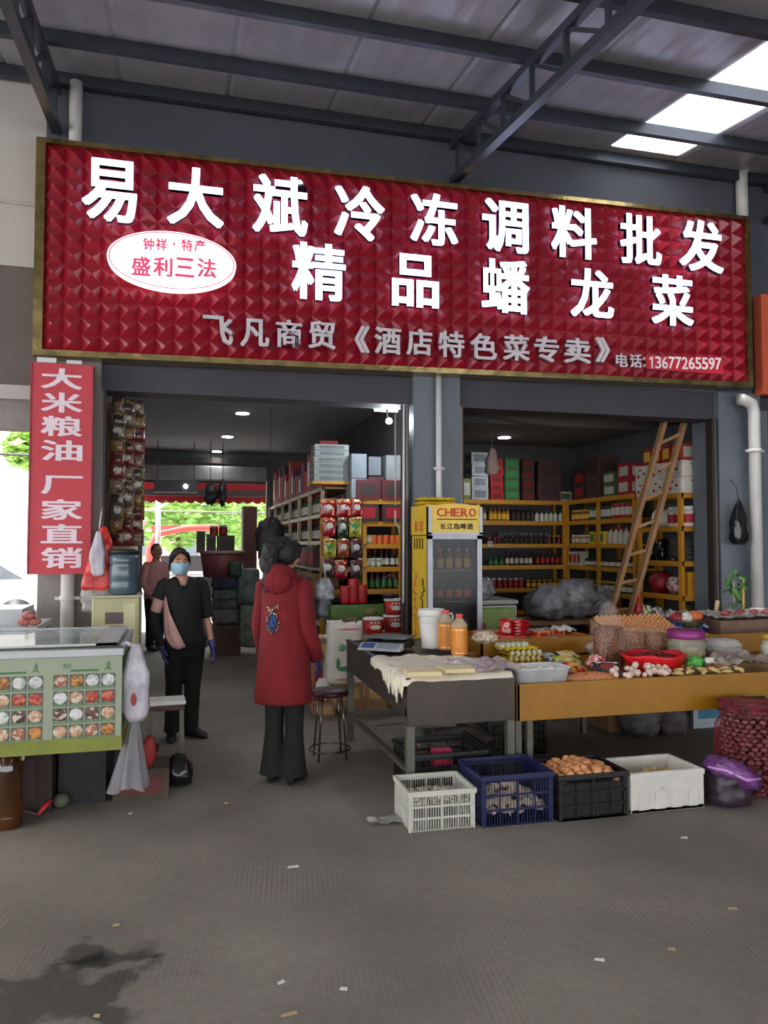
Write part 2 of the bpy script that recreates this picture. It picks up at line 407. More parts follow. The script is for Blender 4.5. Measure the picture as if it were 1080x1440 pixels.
for nm, a in (('frame_top', (SX0, SX1, SY-.05, SY+.17, Z1-.04, Z1)), ('frame_bottom', (SX0, SX1, SY-.05, SY+.17, Z0, Z0+.05)),
              ('frame_side', (SX0, SX0+.075, SY-.05, SY+.17, Z0+.05, Z1-.04)), ('frame_side', (SX1-.05, SX1, SY-.05, SY+.17, Z0+.05, Z1-.04))):
    slab(*a).build(nm, gold, sg)
# embossed pyramids
cols, rows = 46, 12
bw = (SX1-.05-(SX0+.075))/cols; bh = (Z1-.04-(Z0+.05))/rows
def pyr():
    a, b, h, t = bw/2, bh/2, .062, .08
    vs = [(-a, 0, -b), (a, 0, -b), (a, 0, b), (-a, 0, b), (-a*t, -h, -b*t), (a*t, -h, -b*t), (a*t, -h, b*t), (-a*t, -h, b*t)]
    return MB().add(vs, [(0, 1, 5, 4), (1, 2, 6, 5), (2, 3, 7, 6), (3, 0, 4, 7), (4, 5, 6, 7)])
pm = pyr(); pme = pm.mesh('pyramid_stud', red)
rest = MB(); k = 0
for c in range(cols):
    for r in range(rows):
        x = SX0+.075+(c+.5)*bw; z = Z0+.05+(r+.5)*bh+sz(x)
        if k < 297:
            o = bpy.data.objects.new('pyramid_stud', pme); COL.objects.link(o); o.location = (x, SY, z); o.parent = sg; k += 1
        else: rest.merge(pm, Matrix.Translation((x, SY, z)))
tag(rest.build('pyramid_studs', red, sg, fixn=False), kind='stuff')
glow = mat('letter_white', (205, 220, 255), rough=.4, emit=1.7, var=0)
glow2 = mat('letter_side', (60, 64, 78), rough=.4, metal=.5)
silver = mat('letter_silver', (206, 196, 202), rough=.4, metal=.0)
def sign_char(ch, x0, y0, x1, y1, m, Y=SY-.075, depth=.05, name='glowing_character', par=None, lab=None):
    a = P(x0, (y0+y1)/2, Y=Y-depth); b = P(x1, (y0+y1)/2, Y=Y-depth); cx = (x0+x1)/2
    t = P(cx, y0, Y=Y-depth); d = P(cx, y1, Y=Y-depth)
    c = Vector(((a.x+b.x)/2, Y, (t.z+d.z)/2))
    mb = MB(); glyph(mb, ch, c, (b.x-a.x), t.z-d.z, depth, 0)
    if m is glow:
        # side faces of the box letters are dark metal
        for i, f in enumerate(mb.f):
            ys = [mb.v[j][1] for j in f]
            if max(ys)-min(ys) > depth*.5: mb.m[i] = 1
    o = mb.build(name, [m, glow2], par or sg, fixn=False)
    return o
for ch, b in zip('易大斌冷冻调料批发', ((115, 224, 193, 312), (235, 236, 315, 318), (355, 247, 433, 330), (470, 261, 541, 338), (577, 272, 644, 345), (678, 281, 743, 355), (775, 291, 839, 363), (872, 302, 930, 372), (955, 310, 1017, 382))):
    sign_char(ch, *b, glow)
for ch, b in zip('精品蟠龙菜', ((410, 342, 486, 422), (551, 358, 617, 432), (677, 365, 745, 440), (802, 378, 863, 447), (916, 387, 975, 458))):
    sign_char(ch, *b, glow)
for ch, (x0, x1, yc) in zip('飞凡商贸《酒店特色菜专卖》', ((285, 328, 464), (338, 379, 468), (388, 425, 469), (434, 472, 471), (499, 520, 477), (527, 564, 479), (572, 608, 481), (617, 653, 484), (662, 699, 487), (708, 745, 489), (751, 786, 491), (794, 831, 493), (838, 858, 492))):
    h = 40-(x0-285)*.009
    sign_char(ch, x0, yc-h/2, x1, yc+h/2, silver, depth=.025, name='silver_character')
sign_char('电', 866, 497, 883, 516, silver, depth=.02, name='phone_character'); sign_char('话', 886, 498, 903, 517, silver, depth=.02, name='phone_character')
sign_char(':', 905, 502, 908, 516, silver, depth=.02, name='phone_character')
a = P(909, 509, Y=SY-.08); b = P(1017, 511, Y=SY-.08)
MB().bb(a.x, b.x, SY-.08, SY-.066, a.z-.075, a.z+.075).build('phone_strip', mat('strip_red', (196, 40, 58), rough=.4), sg)
for i, ch in enumerate('13677265597'):
    x = 912+i*9.4; sign_char(ch, x+(1.5 if ch == '1' else .3), 501+i*.2, x+(6.3 if ch == '1' else 8.6), 518+i*.2, mat('digit_white', (236, 228, 230), rough=.5), Y=SY-.081, depth=.006, name='digit')
# oval badge
c = P(243, 366.5, Y=SY-.16); rx = (P(334, 366, Y=SY-.16).x-P(152, 366, Y=SY-.16).x)/2; rz_ = (P(243, 326, Y=SY-.16).z-P(243, 408, Y=SY-.16).z)/2
badge_w = mat('badge_white', (255, 244, 250), emit=.9, var=0); pink = mat('badge_pink', (214, 70, 105), emit=.35, var=0)
def ell(r1, r2, y0, y1, n=56):
    mb = MB()
    ring = lambda r, y: [Vector((c.x+r[0]*math.cos(2*PI*i/n), y, c.z+r[1]*math.sin(2*PI*i/n))) for i in range(n)]
    if r2 is None: mb.loft([ring(r1, y1), ring(r1, y0)], 0, False)
    else:
        mb.loft([ring(r1, y1), ring(r1, y0), ring(r2, y0), ring(r2, y1)], 0, False, cap=False)
    return mb
bd = ell((rx, rz_), None, SY-.16, SY-.06).build('oval_badge', badge_w, sg)
ell((rx*.975, rz_*.965), (rx*.958, rz_*.94), SY-.164, SY-.16).build('badge_ring', pink, bd, fixn=False)
def badge_chars(text, x0, x1, yc, h, skew=0):
    n = len(text); w = (x1-x0)/n
    for i, ch in enumerate(text):
        if ch == '·':
            sign_char(ch, x0+i*w+w*.4, yc-2, x0+i*w+w*.6, yc+2, pink, Y=SY-.16, depth=.004, name='badge_character', par=bd); continue
        sign_char(ch, x0+i*w+w*.06, yc-h/2+skew*i, x0+(i+1)*w-w*.06, yc+h/2+skew*i, pink, Y=SY-.16, depth=.004, name='badge_character', par=bd)
badge_chars('钟祥·特产', 200, 290, 343, 17, .6); badge_chars('盛利三法', 183, 306, 374, 27, 1)

# vertical red banner on the left pier
Yb = 6.9
bn = thing('vertical_banner', 'vertical red banner with pale characters on the left pier', 'banner', (-.945, Yb, 1.37))
bred = mat('banner_red', (190, 54, 66), rough=.55, var=.05)
MB().bb(-.235, .235, 0, .02, 0, 1.755).build('banner_board', bred, bn)
MB().bb(-.245, -.235, -.01, .1, 0, 1.755).bb(.235, .245, -.01, .1, 0, 1.755).build('banner_edge', mat('banner_edge', (150, 52, 60), rough=.5), bn)
MB().bb(-.2, -.05, 0, .1, 1.76, 1.80).bb(.03, .15, 0, .1, 1.76, 1.79).build('fixing_clip', pvc, bn)
bchar = mat('banner_char', (226, 208, 216), rough=.6, var=.03)
for ch, y0, y1 in (('大', 518, 547), ('米', 552, 580), ('粮', 585, 614), ('油', 619, 648), ('厂', 669, 695), ('家', 702, 731), ('直', 737, 764), ('销', 770, 799)):
    o = sign_char(ch, 57.5, y0, 116, y1, bchar, Y=Yb, depth=.004, name='banner_character', par=bn)
    o.location = (.945, -Yb, -1.37)
# neighbour's orange sign at the right edge
ns = thing('neighbour_sign', 'orange sign panel of the next shop right of the red sign', 'sign', (6.13, 7.02, 3.27))
MB().bb(0, 2.8, 0, .12, -.02, 1.08).build('sign_panel', mat('sign_orange', (206, 92, 62), rough=.5, var=.05), ns)
cw = mat('cartoon_grey', (196, 196, 190), rough=.6); ck = mat('cartoon_dark', (66, 56, 54), rough=.6)
MB().ball((.42, -.005, .36), (.26, .01, .24), 24, 8).ball((.46, -.004, .68), (.18, .01, .16), 24, 8).build('round_emblem', cw, ns)
MB().ball((.44, -.012, .62), (.2, .01, .10), 24, 8).build('emblem_patch', ck, ns)
# next shop beyond the right pier
struct(MB().bb(6.2, 13.5, Yf+.1, Yf+.3, 3.0, 3.27), 'trim_neighbour_lintel', darkpl)
struct(MB().bb(6.2, 6.32, Yf-.02, Yf+.3, 0, 3.1), 'trim_neighbour_jamb', tilegrey)
struct(MB().bb(6.32, 13.5, Yf+2.6, Yf+2.8, 0, 3.2), 'wall_neighbour_back', darkpl)
struct(MB().bb(6.05, 13.5, Yf+.3, Yf+2.7, 3.2, 3.3), 'ceiling_neighbour', darkpl)
# ---------------------------------------------------------------- shared item builders
def at(x, y, z):
    p = P(x, y, z=z); return p, (p.x*math.sin(YAW)+p.y*math.cos(YAW))*math.cos(PIT)/F*1.0
wht = mat('white_plastic', (226, 224, 218), rough=.4, var=.04)
blk = mat('black_plastic', (34, 33, 34), rough=.45)
rackm = mat('rack_yellow', (196, 136, 36), rough=.45, var=.12, scale=5)
yelpaint = mat('tray_yellow', (150, 101, 8), rough=.38, var=.12, scale=4, bump=.05)
woodm = mat('ladder_wood', (158, 118, 80), rough=.7, var=.2, scale=5)
carton = mat('cardboard', (150, 116, 82), rough=.85, var=.1, scale=6)
glassy = mat('cooler_glass', (22, 24, 26), rough=.1, alpha=.35, var=0, spec=.4)
def C(n, rgb, **k): return mat(n, rgb, **k)
def bottle_mb(h, r, neck=.35, n=10):
    mb = MB(); hb = h*.62
    mb.lathe([(r*.92, 0), (r, h*.02), (r, hb), (r*neck, h*.82), (r*neck, h*.9)], n=n)
    mb.lathe([(r*1.02, h*.15), (r*1.02, hb*.85)], n=n, m=1, cap=False)
    mb.lathe([(r*neck*1.15, h*.88), (r*neck*1.15, h)], n=n, m=2)
    return mb
def jar_mb(h, r, n=10):
    mb = MB()
    mb.lathe([(r*.95, 0), (r, h*.03), (r, h*.74), (r*.85, h*.8)], n=n)
    mb.lathe([(r*1.02, h*.18), (r*1.02, h*.62)], n=n, m=1, cap=False)
    mb.lathe([(r*.92, h*.8), (r*.92, h)], n=n, m=2)
    return mb
def can_mb(h, r, n=10):
    return MB().lathe([(r*.94, 0), (r, h*.03), (r, h*.97), (r*.94, h)], n=n).lathe([(r*1.015, h*.25), (r*1.015, h*.75)], n=n, m=1, cap=False).lathe([(r*.9, h), (r*.9, h*1.01)], n=n, m=2)
def box_mb(w, d, h):
    mb = MB().bb(-w/2, w/2, -d/2, d/2, 0, h)
    mb.bb(-w*.36, w*.36, -d/2-.002, -d/2, h*.2, h*.8, m=1); mb.bb(-w*.5, w*.5, -.02, .02, h, h+.002, m=2)
    mb.bb(-w/2-.002, -w/2, -d*.36, d*.36, h*.2, h*.8, m=1)
    return mb
def packet_mb(w, h, d=.03, n=9, seed=0):
    """pillow packet standing in the x-z plane, base at z=0, crimped ends"""
    mb = MB(); R = []
    for side in (1, -1):
        for i in range(n):
            for j in range(n):
                u = i/(n-1)*2-1; v = j/(n-1)
                t = max(0, (1-abs(u)**3))*max(0, 1-abs(v*2-1)**4)
                wr = noise.noise(Vector((u*3+seed, v*4, side)))*.25
                R.append((u*w/2*(1-.03*math.sin(v*PI)), side*d/2*t*(1+wr), v*h))
    fs = []
    for s_ in (0, 1):
        for i in range(n-1):
            for j in range(n-1):
                a = s_*n*n+i*n+j; fs.append((a, a+n, a+n+1, a+1) if s_ else (a, a+1, a+n+1, a+n))
    mb.add(R, fs, 0, True)
    # printed panel on the front
    mb.ball((0, -d*.42, h*.55), (w*.3, d*.12, h*.2), 10, 5, m=1)
    mb.bb(-w*.38, w*.38, -d*.33-.001, -d*.33, h*.8, h*.9, m=2)
    return mb
def single(mb, name, mats, label, cat, loc, rz=0, group=None, **k):
    o = mb.build(name, mats, None, loc, rz, **k); return tag(o, label, cat, group)
def bagblob(w, d, h, seed=0, wr=.06, top=.35, n=20, nv=14, flat=.9):
    """soft bag: fat body narrowing towards a gathered neck"""
    mb = MB(); rings = []
    for i in range(nv+1):
        t = i/nv; z = h*t
        rr = (math.sin(min(1, t/.18)*PI/2)*.25+.75) if t < .18 else (1 if t < .5 else 1-(1-top)*((t-.5)/.5)**1.3)
        if i == 0: rr = .6
        ring = []
        for k in range(n):
            a = 2*PI*k/n; ca, sa = math.cos(a), math.sin(a)
            sq = 1/max(abs(ca), abs(sa))**flat if flat < 1 else 1
            sq = min(sq, 1.22)
            nz = 1+wr*2*noise.noise(Vector((ca*2+seed*7.3, sa*2, t*4)))+wr*math.sin(a*7+seed+t*3)*t
            ring.append(Vector((w/2*ca*rr*sq*nz*.9, d/2*sa*rr*sq*nz*.9, z+(0 if i in (0,) else .02*h*noise.noise(Vector((a, t*5, seed)))))))
        rings.append(ring)
    return mb.loft(rings)
def heap_mb(w, d, h, item, n, seed=1, R=None, sc=(.8, 1.2), shell=.0):
    """n copies of a small mesh scattered over a low mound, joined"""
    r = random.Random(seed); mb = MB()
    for i in range(n):
        while True:
            x, y = r.uniform(-1, 1), r.uniform(-1, 1)
            if x*x+y*y < 1: break
        z = h*(1-(x*x+y*y)) + shell
        M = Matrix.Translation((x*w/2, y*d/2, z)) @ Matrix.Rotation(r.uniform(0, 6.28), 4, 'Z') @ Matrix.Rotation(r.uniform(-.7, .7), 4, 'X') @ Matrix.Rotation(r.uniform(-.7, .7), 4, 'Y') @ Matrix.Scale(r.uniform(*sc), 4)
        mb.merge(item, M)
    return mb
def mound(w, d, h, n=20, nv=5):
    return MB().lathe([(1.0, 0), (.9, h*.35), (.7, h*.65), (.45, h*.87), (.2, h*.97), (.02, h)], sx=w/2, sy=d/2, n=n)
def wrinkled_bag(w, d, h, seed=0, amp=.12):
    def fn(dd, q):
        f = 1+amp*noise.noise(dd*2.2+Vector((seed, 0, 0)))+amp*.6*noise.noise(dd*6+Vector((seed, 3, 0)))
        return Vector((q.x*f, q.y*f, q.z*f))
    return MB().ball((0, 0, h/2), (w/2, d/2, h/2), 26, 18, fn=fn)
ORD = ['bottom', 'second', 'third', 'fourth', 'fifth', 'sixth', 'top']
def rack(name, label, p0, p1, depth, zs, nposts=2, postw=.045, m=rackm, lip=.055, back=1, post_top=None, boardm=None):
    """shelving along p0->p1 (front edge), going `depth` back on the left-hand side of that direction"""
    p0 = Vector(p0); p1 = Vector(p1); L = (p1-p0).length; ang = math.atan2(p1.y-p0.y, p1.x-p0.x)
    t = thing(name, label, 'shelf', (p0.x, p0.y, 0), ang)
    for z in zs:
        MB().bb(0, L, .0, depth, z-.02, z).bb(0, L, -.012, .012, z-lip, z+.004).bb(0, L, depth-.02, depth, z-lip, z).build('shelf_board', m, t)
    for i in range(nposts):
        x = postw/2+(L-postw)*i/(nposts-1)
        for y in (0, depth-.03):
            MB().bb(x-postw/2, x+postw/2, y-.02, y+.02, 0, post_top or zs[-1]+.0).build('post', m, t)
    return t, Vector((math.cos(ang), math.sin(ang), 0)), Vector((-math.sin(ang), math.cos(ang), 0))
def shelf_row(proto_fn, p0, u, v, z, a, b, step, label, cat, group, name, mats, jit=.006, vy=.07, rows=1, scj=.0, rz=None, seed=0, skip=0):
    """a row of alike single-mesh goods along a shelf; separate objects sharing one mesh"""
    r = random.Random(seed+int(z*100)+int(a*100)); me = None; x = a; base = math.atan2(u.y, u.x) if rz is None else rz
    mb = proto_fn; me = mb.mesh(name, mats)
    while x < b:
        if r.random() >= skip:
            o = bpy.data.objects.new(name, me); COL.objects.link(o)
            q = Vector((p0[0], p0[1], 0))+u*(x+r.uniform(-jit, jit))+v*(vy+r.uniform(-jit, jit)); o.location = (q.x, q.y, z)
            o.rotation_euler.z = base+r.uniform(-.06, .06)
            s = 1+r.uniform(-scj, scj); o.scale = (1, 1, s)
            tag(o, label, cat, group)
        x += step
dk = lambda n, c, **k: mat(n, c, rough=.35, **k)
GL_BR = dk('glass_brown', (70, 36, 22)); GL_GR = dk('glass_green', (34, 70, 40)); GL_DK = dk('glass_dark', (34, 28, 30)); OIL = dk('sauce_red', (120, 34, 22)); AMB = dk('amber_sauce', (176, 112, 44))
LBW = mat('label_white', (198, 194, 182)); LBR = mat('label_red', (166, 30, 34)); LBY = mat('label_yellow', (222, 180, 60)); LBG = mat('label_green', (56, 132, 66)); LBO = mat('label_orange', (214, 100, 44))
CPW = mat('cap_white', (208, 206, 198)); CPR = mat('cap_red', (190, 34, 34)); CPG = mat('cap_green', (50, 140, 80)); CPY = mat('cap_gold', (206, 166, 70), metal=.5); CPB = mat('cap_black', (30, 30, 32))
BXW = mat('box_pale', (176, 180, 184)); BXR = mat('box_red', (170, 30, 38)); BXG = mat('box_green', (70, 104, 66)); BXD = mat('box_dark', (62, 46, 44)); BXT = mat('tape_tan', (186, 150, 100))
# ---------------------------------------------------------------- right-hand shop: racks and goods
BZ = [.34, .66, .98, 1.31, 1.62, 1.95, 2.25]
t, u, v = rack('goods_rack', 'long yellow shelf rack against the back wall of the right shop', (2.75, 10.35), (5.52, 10.35), .34, BZ, nposts=3)
p0 = (2.75, 10.35)
G = lambda z: ORD[BZ.index(z)]
def row(fn, z, a, b, step, desc, cat, name, mats, p0_=p0, u_=u, v_=v, where='of the back rack', lev=None, **k):
    lv = lev or G(z)
    shelf_row(fn, p0_, u_, v_, z, a, b, step, f'{desc} on the {lv} shelf {where}', cat, f'{desc} on the {lv} shelf {where}', name, mats, **k)
def xr(px, Y=10.42): return P(px, 700, Y=Y).x-2.75
def rowp(fn, z, x0, x1, step, desc, cat, name, mats, **k):
    row(fn, z, xr(x0), xr(x1), step, desc, cat, name, mats, **k)
rowp(bottle_mb(.2, .03), 1.95, 681, 687, .075, 'tall pale oil bottle', 'bottle', 'sauce_bottle', [AMB, LBW, CPY])
rowp(bottle_mb(.2, .03), 1.95, 690, 718, .065, 'slim yellow-labelled oil bottle', 'bottle', 'sauce_bottle', [AMB, LBY, CPY])
rowp(jar_mb(.17, .034), 1.95, 722, 750, .075, 'dark sauce jar', 'jar', 'sauce_jar', [GL_DK, BXD, CPB])
rowp(bottle_mb(.15, .034), 1.95, 755, 789, .075, 'green-capped pale bottle', 'bottle', 'sauce_bottle', [mat('pale_liquid', (196, 200, 190)), LBW, CPG])
rowp(jar_mb(.1, .034), 1.62, 688, 702, .075, 'squat brown jar', 'jar', 'sauce_jar', [GL_BR, BXD, CPR])
rowp(bottle_mb(.15, .028), 1.62, 711, 768, .08, 'white-capped seasoning bottle', 'bottle', 'seasoning_bottle', [GL_DK, BXD, CPW])
rowp(jar_mb(.13, .034), 1.62, 772, 790, .08, 'mixed brown seasoning jar', 'jar', 'seasoning_jar', [OIL, GL_BR, CPY])
rowp(jar_mb(.11, .036), 1.31, 689, 705, .085, 'green pickle jar', 'jar', 'pickle_jar', [GL_GR, LBG, CPG])
rowp(bottle_mb(.2, .03), 1.31, 712, 750, .075, 'brown soy sauce bottle', 'bottle', 'soy_bottle', [GL_BR, LBW, CPB])
rowp(bottle_mb(.21, .032), 1.31, 755, 790, .08, 'red-labelled soy sauce bottle', 'bottle', 'soy_bottle', [GL_DK, LBR, CPR])
rowp(jar_mb(.15, .036), .98, 686, 735, .085, 'red chilli sauce jar', 'jar', 'chilli_jar', [OIL, LBR, CPW])
rowp(jar_mb(.12, .036), .98, 742, 790, .085, 'yellow-labelled bean paste jar', 'jar', 'paste_jar', [OIL, LBY, CPY])
rowp(jar_mb(.13, .04), .66, 700, 790, .095, 'brown glass jar', 'jar', 'sauce_jar', [GL_BR, BXD, CPY])
single(MB().bb(-.36, .36, 0, .02, 0, .17), 'grey_divider', mat('panel_grey', (86, 84, 92), rough=.5), 'grey panel standing behind white-capped bottles on the back rack', 'panel', (P(732, 750, Y=10.6).x, 10.6, 1.624))
single(MB().bb(-.04, .04, -.004, 0, 0, .08).bb(-.03, .03, -.006, -.004, .045, .06, m=1), 'price_card', [LBW, LBR], 'small white price card clipped to the back rack post', 'card', (P(689, 765, Y=10.33).x, 10.33, 1.58))
# stacks of cartons on top of the back rack
def stack(x, y, z, w, d, h, n, mats, label, group, name='carton_box', rz=0, jit=.006, gap=.002, cat='box'):
    me = box_mb(w, d, h).mesh(name, mats); r = random.Random(int(x*100+y*10))
    for i in range(n):
        o = bpy.data.objects.new(name, me); COL.objects.link(o); o.location = (x+r.uniform(-jit, jit), y+r.uniform(-jit, jit), z+i*(h+gap+.002)); o.rotation_euler.z = rz+r.uniform(-.02, .02)
        nm = ('lowest', 'second from the bottom', 'third from the bottom', 'fourth from the bottom', 'fifth from the bottom', 'sixth from the bottom')[i] if i < n-1 or n == 1 else 'topmost'
        tag(o, f'{label}, {nm}' if n > 1 else label, cat, group)
TZ = 2.254
sx_ = lambda px: P(px, 680, Y=10.52).x
stack(sx_(651), 10.5, TZ, .12, .3, .3, 1, [mat('box_olive', (120, 126, 72)), LBW, BXT], 'olive carton beside the middle pier', None)
stack(sx_(670), 10.52, TZ, .25, .3, .168, 4, [BXW, mat('print_grey', (120, 126, 132)), BXT], 'pale blue carton in a stack', 'pale blue cartons on the back rack')
stack(sx_(693), 10.52, TZ, .19, .3, .115, 5, [BXR, mat('print_dred', (120, 20, 26)), BXR], 'red gift carton in a stack', 'red gift cartons on the back rack')
stack(sx_(715), 10.52, TZ, .22, .3, .15, 4, [BXG, LBG, BXG], 'green carton in a stack', 'green cartons on the back rack')
stack(sx_(737), 10.52, TZ, .19, .3, .15, 4, [BXD, mat('print_dred', (120, 20, 26)), BXD], 'maroon drinks carton with pale print', 'maroon cartons on the back rack')
stack(sx_(767), 10.52, TZ, .36, .3, .29, 2, [mat('box_brownred', (84, 50, 46)), BXD, BXT], 'large brown carton', 'large brown cartons on the back rack')
stack(sx_(790), 10.52, TZ, .2, .28, .14, 1, [mat('box_cream', (186, 176, 164)), BXG, BXT], 'cream carton alone near the rack corner', None)
# gathered plastic bag tied to ceiling in front of the red cartons
p = P(692, 655, Y=9.2)
tb = thing('hanging_bag', 'crumpled pale plastic bag dangling above the red cartons', 'bag', (p.x, p.y, p.z-.12))
bagblob(.17, .12, .34, 3, .16, .3).build('bag_body', bagmat('bag_pinkish', (206, 180, 168), .7), tb)
MB().tube([(0, 0, .34), (.01, 0, .6), (.0, 0, 3.1-p.z+.12)], .003, 5).build('bag_string', CPW, tb)
# right wall racks
AZ = BZ
ta, ua, va = rack('goods_rack', 'yellow shelf rack on the right wall beside the back corner', (5.53, 10.33), (5.53, 8.55), .34, AZ, nposts=3)
# direction runs towards the camera; "back" is -v
va = Vector((1, 0, 0)); ua = Vector((0, -1, 0)); pa = (5.53, 10.33)
def rowR(fn, z, a, b, step, desc, cat, name, mats, **k):
    row(fn, z, a, b, step, desc, cat, name, mats, p0_=pa, u_=ua, v_=va, where='of the right wall rack', **k)
rowR(jar_mb(.16, .042), 1.95, .1, .55, .1, 'yellow-labelled tea jar', 'jar', 'tea_jar', [OIL, LBY, CPY])
rowR(can_mb(.18, .045), 1.95, .62, 1.1, .11, 'dark green tin', 'tin', 'goods_tin', [GL_GR, LBW, CPG])
rowR(can_mb(.2, .05), 1.95, 1.18, 1.7, .115, 'red and white tin', 'tin', 'goods_tin', [LBR, LBW, CPW])
rowR(jar_mb(.13, .045), 1.62, .1, .6, .11, 'pale round jar', 'jar', 'pickle_jar', [AMB, LBW, CPW])
rowR(box_mb(.11, .11, .17), 1.62, .7, 1.0, .13, 'yellow tea packet box', 'box', 'tea_box', [LBY, LBG, LBY])
rowR(bottle_mb(.22, .045), 1.62, 1.1, 1.7, .12, 'white detergent bottle', 'bottle', 'detergent_bottle', [LBW, LBW, CPR])
rowR(box_mb(.1, .12, .2), 1.31, .08, .4, .12, 'red and cream packet box', 'box', 'packet_box', [LBW, LBR, LBW])
rowR(jar_mb(.11, .05), 1.31, .5, 1.7, .13, 'low brown pickle jar', 'jar', 'pickle_jar', [GL_BR, LBW, CPB])
rowR(jar_mb(.14, .05), .98, .1, 1.7, .13, 'round spice jar', 'jar', 'spice_jar', [GL_GR, LBW, CPY], skip=.1)
rowR(jar_mb(.14, .05), .66, .1, 1.7, .13, 'dark preserved bean jar', 'jar', 'bean_jar', [GL_DK, LBY, CPR], skip=.1)
def stackR(y, w, h, n, mats, label, group, z=TZ, x=5.70):
    stack(x, y, z, .3, w, h, n, mats, label, group)
stackR(10.0, .3, .2, 2, [BXD, LBR, BXT], 'black carton with red print on the right rack', 'black and red cartons on the right rack')
stackR(9.62, .34, .28, 2, [mat('box_brownred', (84, 50, 46)), BXD, BXT], 'tall brown carton on the right rack', 'brown cartons on the right rack')
stackR(9.2, .3, .16, 2, [BXG, LBW, BXT], 'green carton under a red one', 'green cartons on the right rack')
stackR(8.85, .28, .2, 2, [BXR, LBW, BXT], 'red carton behind the ladder', 'red cartons behind the ladder')
# near module with its lit end frame
NZ = [.66, 1.03, 1.42, 1.82, 2.20]
tn, un, vn = rack('goods_rack', 'bright yellow rack end standing next to the right pier', (5.53, 8.5), (5.53, 7.62), .32, NZ, nposts=2, postw=.06)
for z in NZ: MB().bb(.85, .875, 0, .32, z-.055, z).build('end_rail', rackm, tn)
pn_ = (5.53, 8.5)
def rowN(fn, z, a, b, step, desc, cat, name, mats, **k):
    row(fn, z, a, b, step, desc, cat, name, mats, p0_=pn_, u_=ua, v_=va, where='of the rack by the right pier', lev=['lowest', 'second', 'third', 'fourth', 'top'][NZ.index(z)], **k)
wf = vmat('white_flower_box', [(220, 212, 198), (220, 212, 198), (214, 206, 192), (190, 60, 48), (216, 208, 196), (60, 56, 50)], scale=22, rough=.7)
for zi, z in enumerate((2.204, 2.394)):
    for i, y in enumerate((7.78, 8.1, 8.42)):
        o = box_mb(.31, .29, .185).build('carton_box', [mat('carton_white', (222, 214, 200), rough=.7), wf, BXT]); o.location = (5.70, y, z)
        tag(o, f'{["lower", "upper"][zi]} white carton with red flower print, {["nearest the shop front", "middle of its row", "at the back by the ladder"][i]}', 'box', 'white flowered cartons on the rack by the pier')
for i, y in enumerate((7.76, 7.95, 8.14, 8.33)):
    o = box_mb(.29, .17, .2).build('gift_box', [LBR if i else mat('box_redgold', (180, 60, 44)), LBW if i == 0 else LBY, LBW]); o.location = (5.70, y, 2.583)
    tag(o, ['orange-red gift box nearest the shop front above white cartons', 'red gift box second from the shop front above white cartons', 'red gift box third from the shop front above white cartons', 'red gift box furthest back above white cartons'][i], 'box', 'red gift boxes over white cartons')
rowN(jar_mb(.23, .062), 1.82, .6, .9, .14, 'big red and white canister', 'jar', 'snack_canister', [LBW, LBR, CPW])
def coil():
    mb = MB()
    for k in range(4): mb.tube([(-.16+.085*k, 0, .0), (-.16+.085*(k+1)-.006, 0, .0)], .105, 20)
    return mb
o = MB().tube([(-.12, 0, .11), (.12, 0, .11)], .105, 24, 0, False).tube([(-.12, 0, .11), (-.119, 0, .11)], [.105, .08], 24, 0, False).tube([(-.12, 0, .11), (.1, 0, .11)], .08, 24, 1).build('tape_roll', [wht, mat('roll_inside', (150, 144, 138))])
o.location = (5.66, 8.12, 1.82); o.rotation_euler.z = 1.9; tag(o, 'big white roll lying on its side on the rack', 'roll')
rowN(MB().lathe([(.06, 0), (.068, .01), (.068, .012), (.07, .03), (.07, .05)], n=14), 1.42, .6, .88, .15, 'stacked dark bowl', 'bowl', 'dark_bowl', [GL_DK])
def plates():
    mb = MB()
    for k in range(9): mb.lathe([(.05, k*.027), (.085, k*.027+.012), (.085, k*.027+.02)], n=16)
    return mb
single(plates(), 'lid_stack', [mat('lid_clear', (120, 118, 116), rough=.2, alpha=.8)], 'stack of clear plastic lids behind the rack post', 'lids', (5.66, 7.75, 1.42))
single(plates(), 'lid_stack', [mat('lid_clear', (120, 118, 116))], 'second stack of clear lids deeper in the rack', 'lids', (5.68, 7.97, 1.42))
for i, (y, s) in enumerate(((8.2, 1), (8.4, .8))):
    single(bagblob(.2*s, .2*s, .26*s, i+5, .12, .4), 'black_bag', [mat('bag_black', (26, 25, 27), rough=.2)], ['shiny black bag on the third rack shelf beside the lid stacks', 'smaller black bag behind the shiny black bag'][i], 'bag', (5.68, y, 1.42))
single(wrinkled_bag(.3, .3, .26, 4), 'red_sack', [mat('sack_red', (150, 24, 30), rough=.5)], 'full red sack on the second shelf behind the ladder', 'sack', (5.68, 8.25, 1.03))
single(wrinkled_bag(.2, .24, .22, 7), 'snack_bag', [vmat('snack_clear', [(190, 170, 160), (160, 120, 110), (210, 200, 196)], rough=.15)], 'clear bag of pale snacks beside the red sack', 'bag', (5.68, 7.98, 1.03))
single(box_mb(.2, .16, .27), 'yellow_carton', [mat('box_yellow', (206, 150, 30)), rackm, BXT], 'yellow carton standing inside the rack end', 'box', (5.72, 7.74, 1.03))
single(wrinkled_bag(.24, .2, .24, 11), 'snack_bag', [vmat('snack_mix', [(160, 40, 36), (196, 176, 150), (120, 130, 60)], rough=.2)], 'bag of mixed snacks on the lowest shelf by the pier', 'bag', (5.68, 7.8, .66))
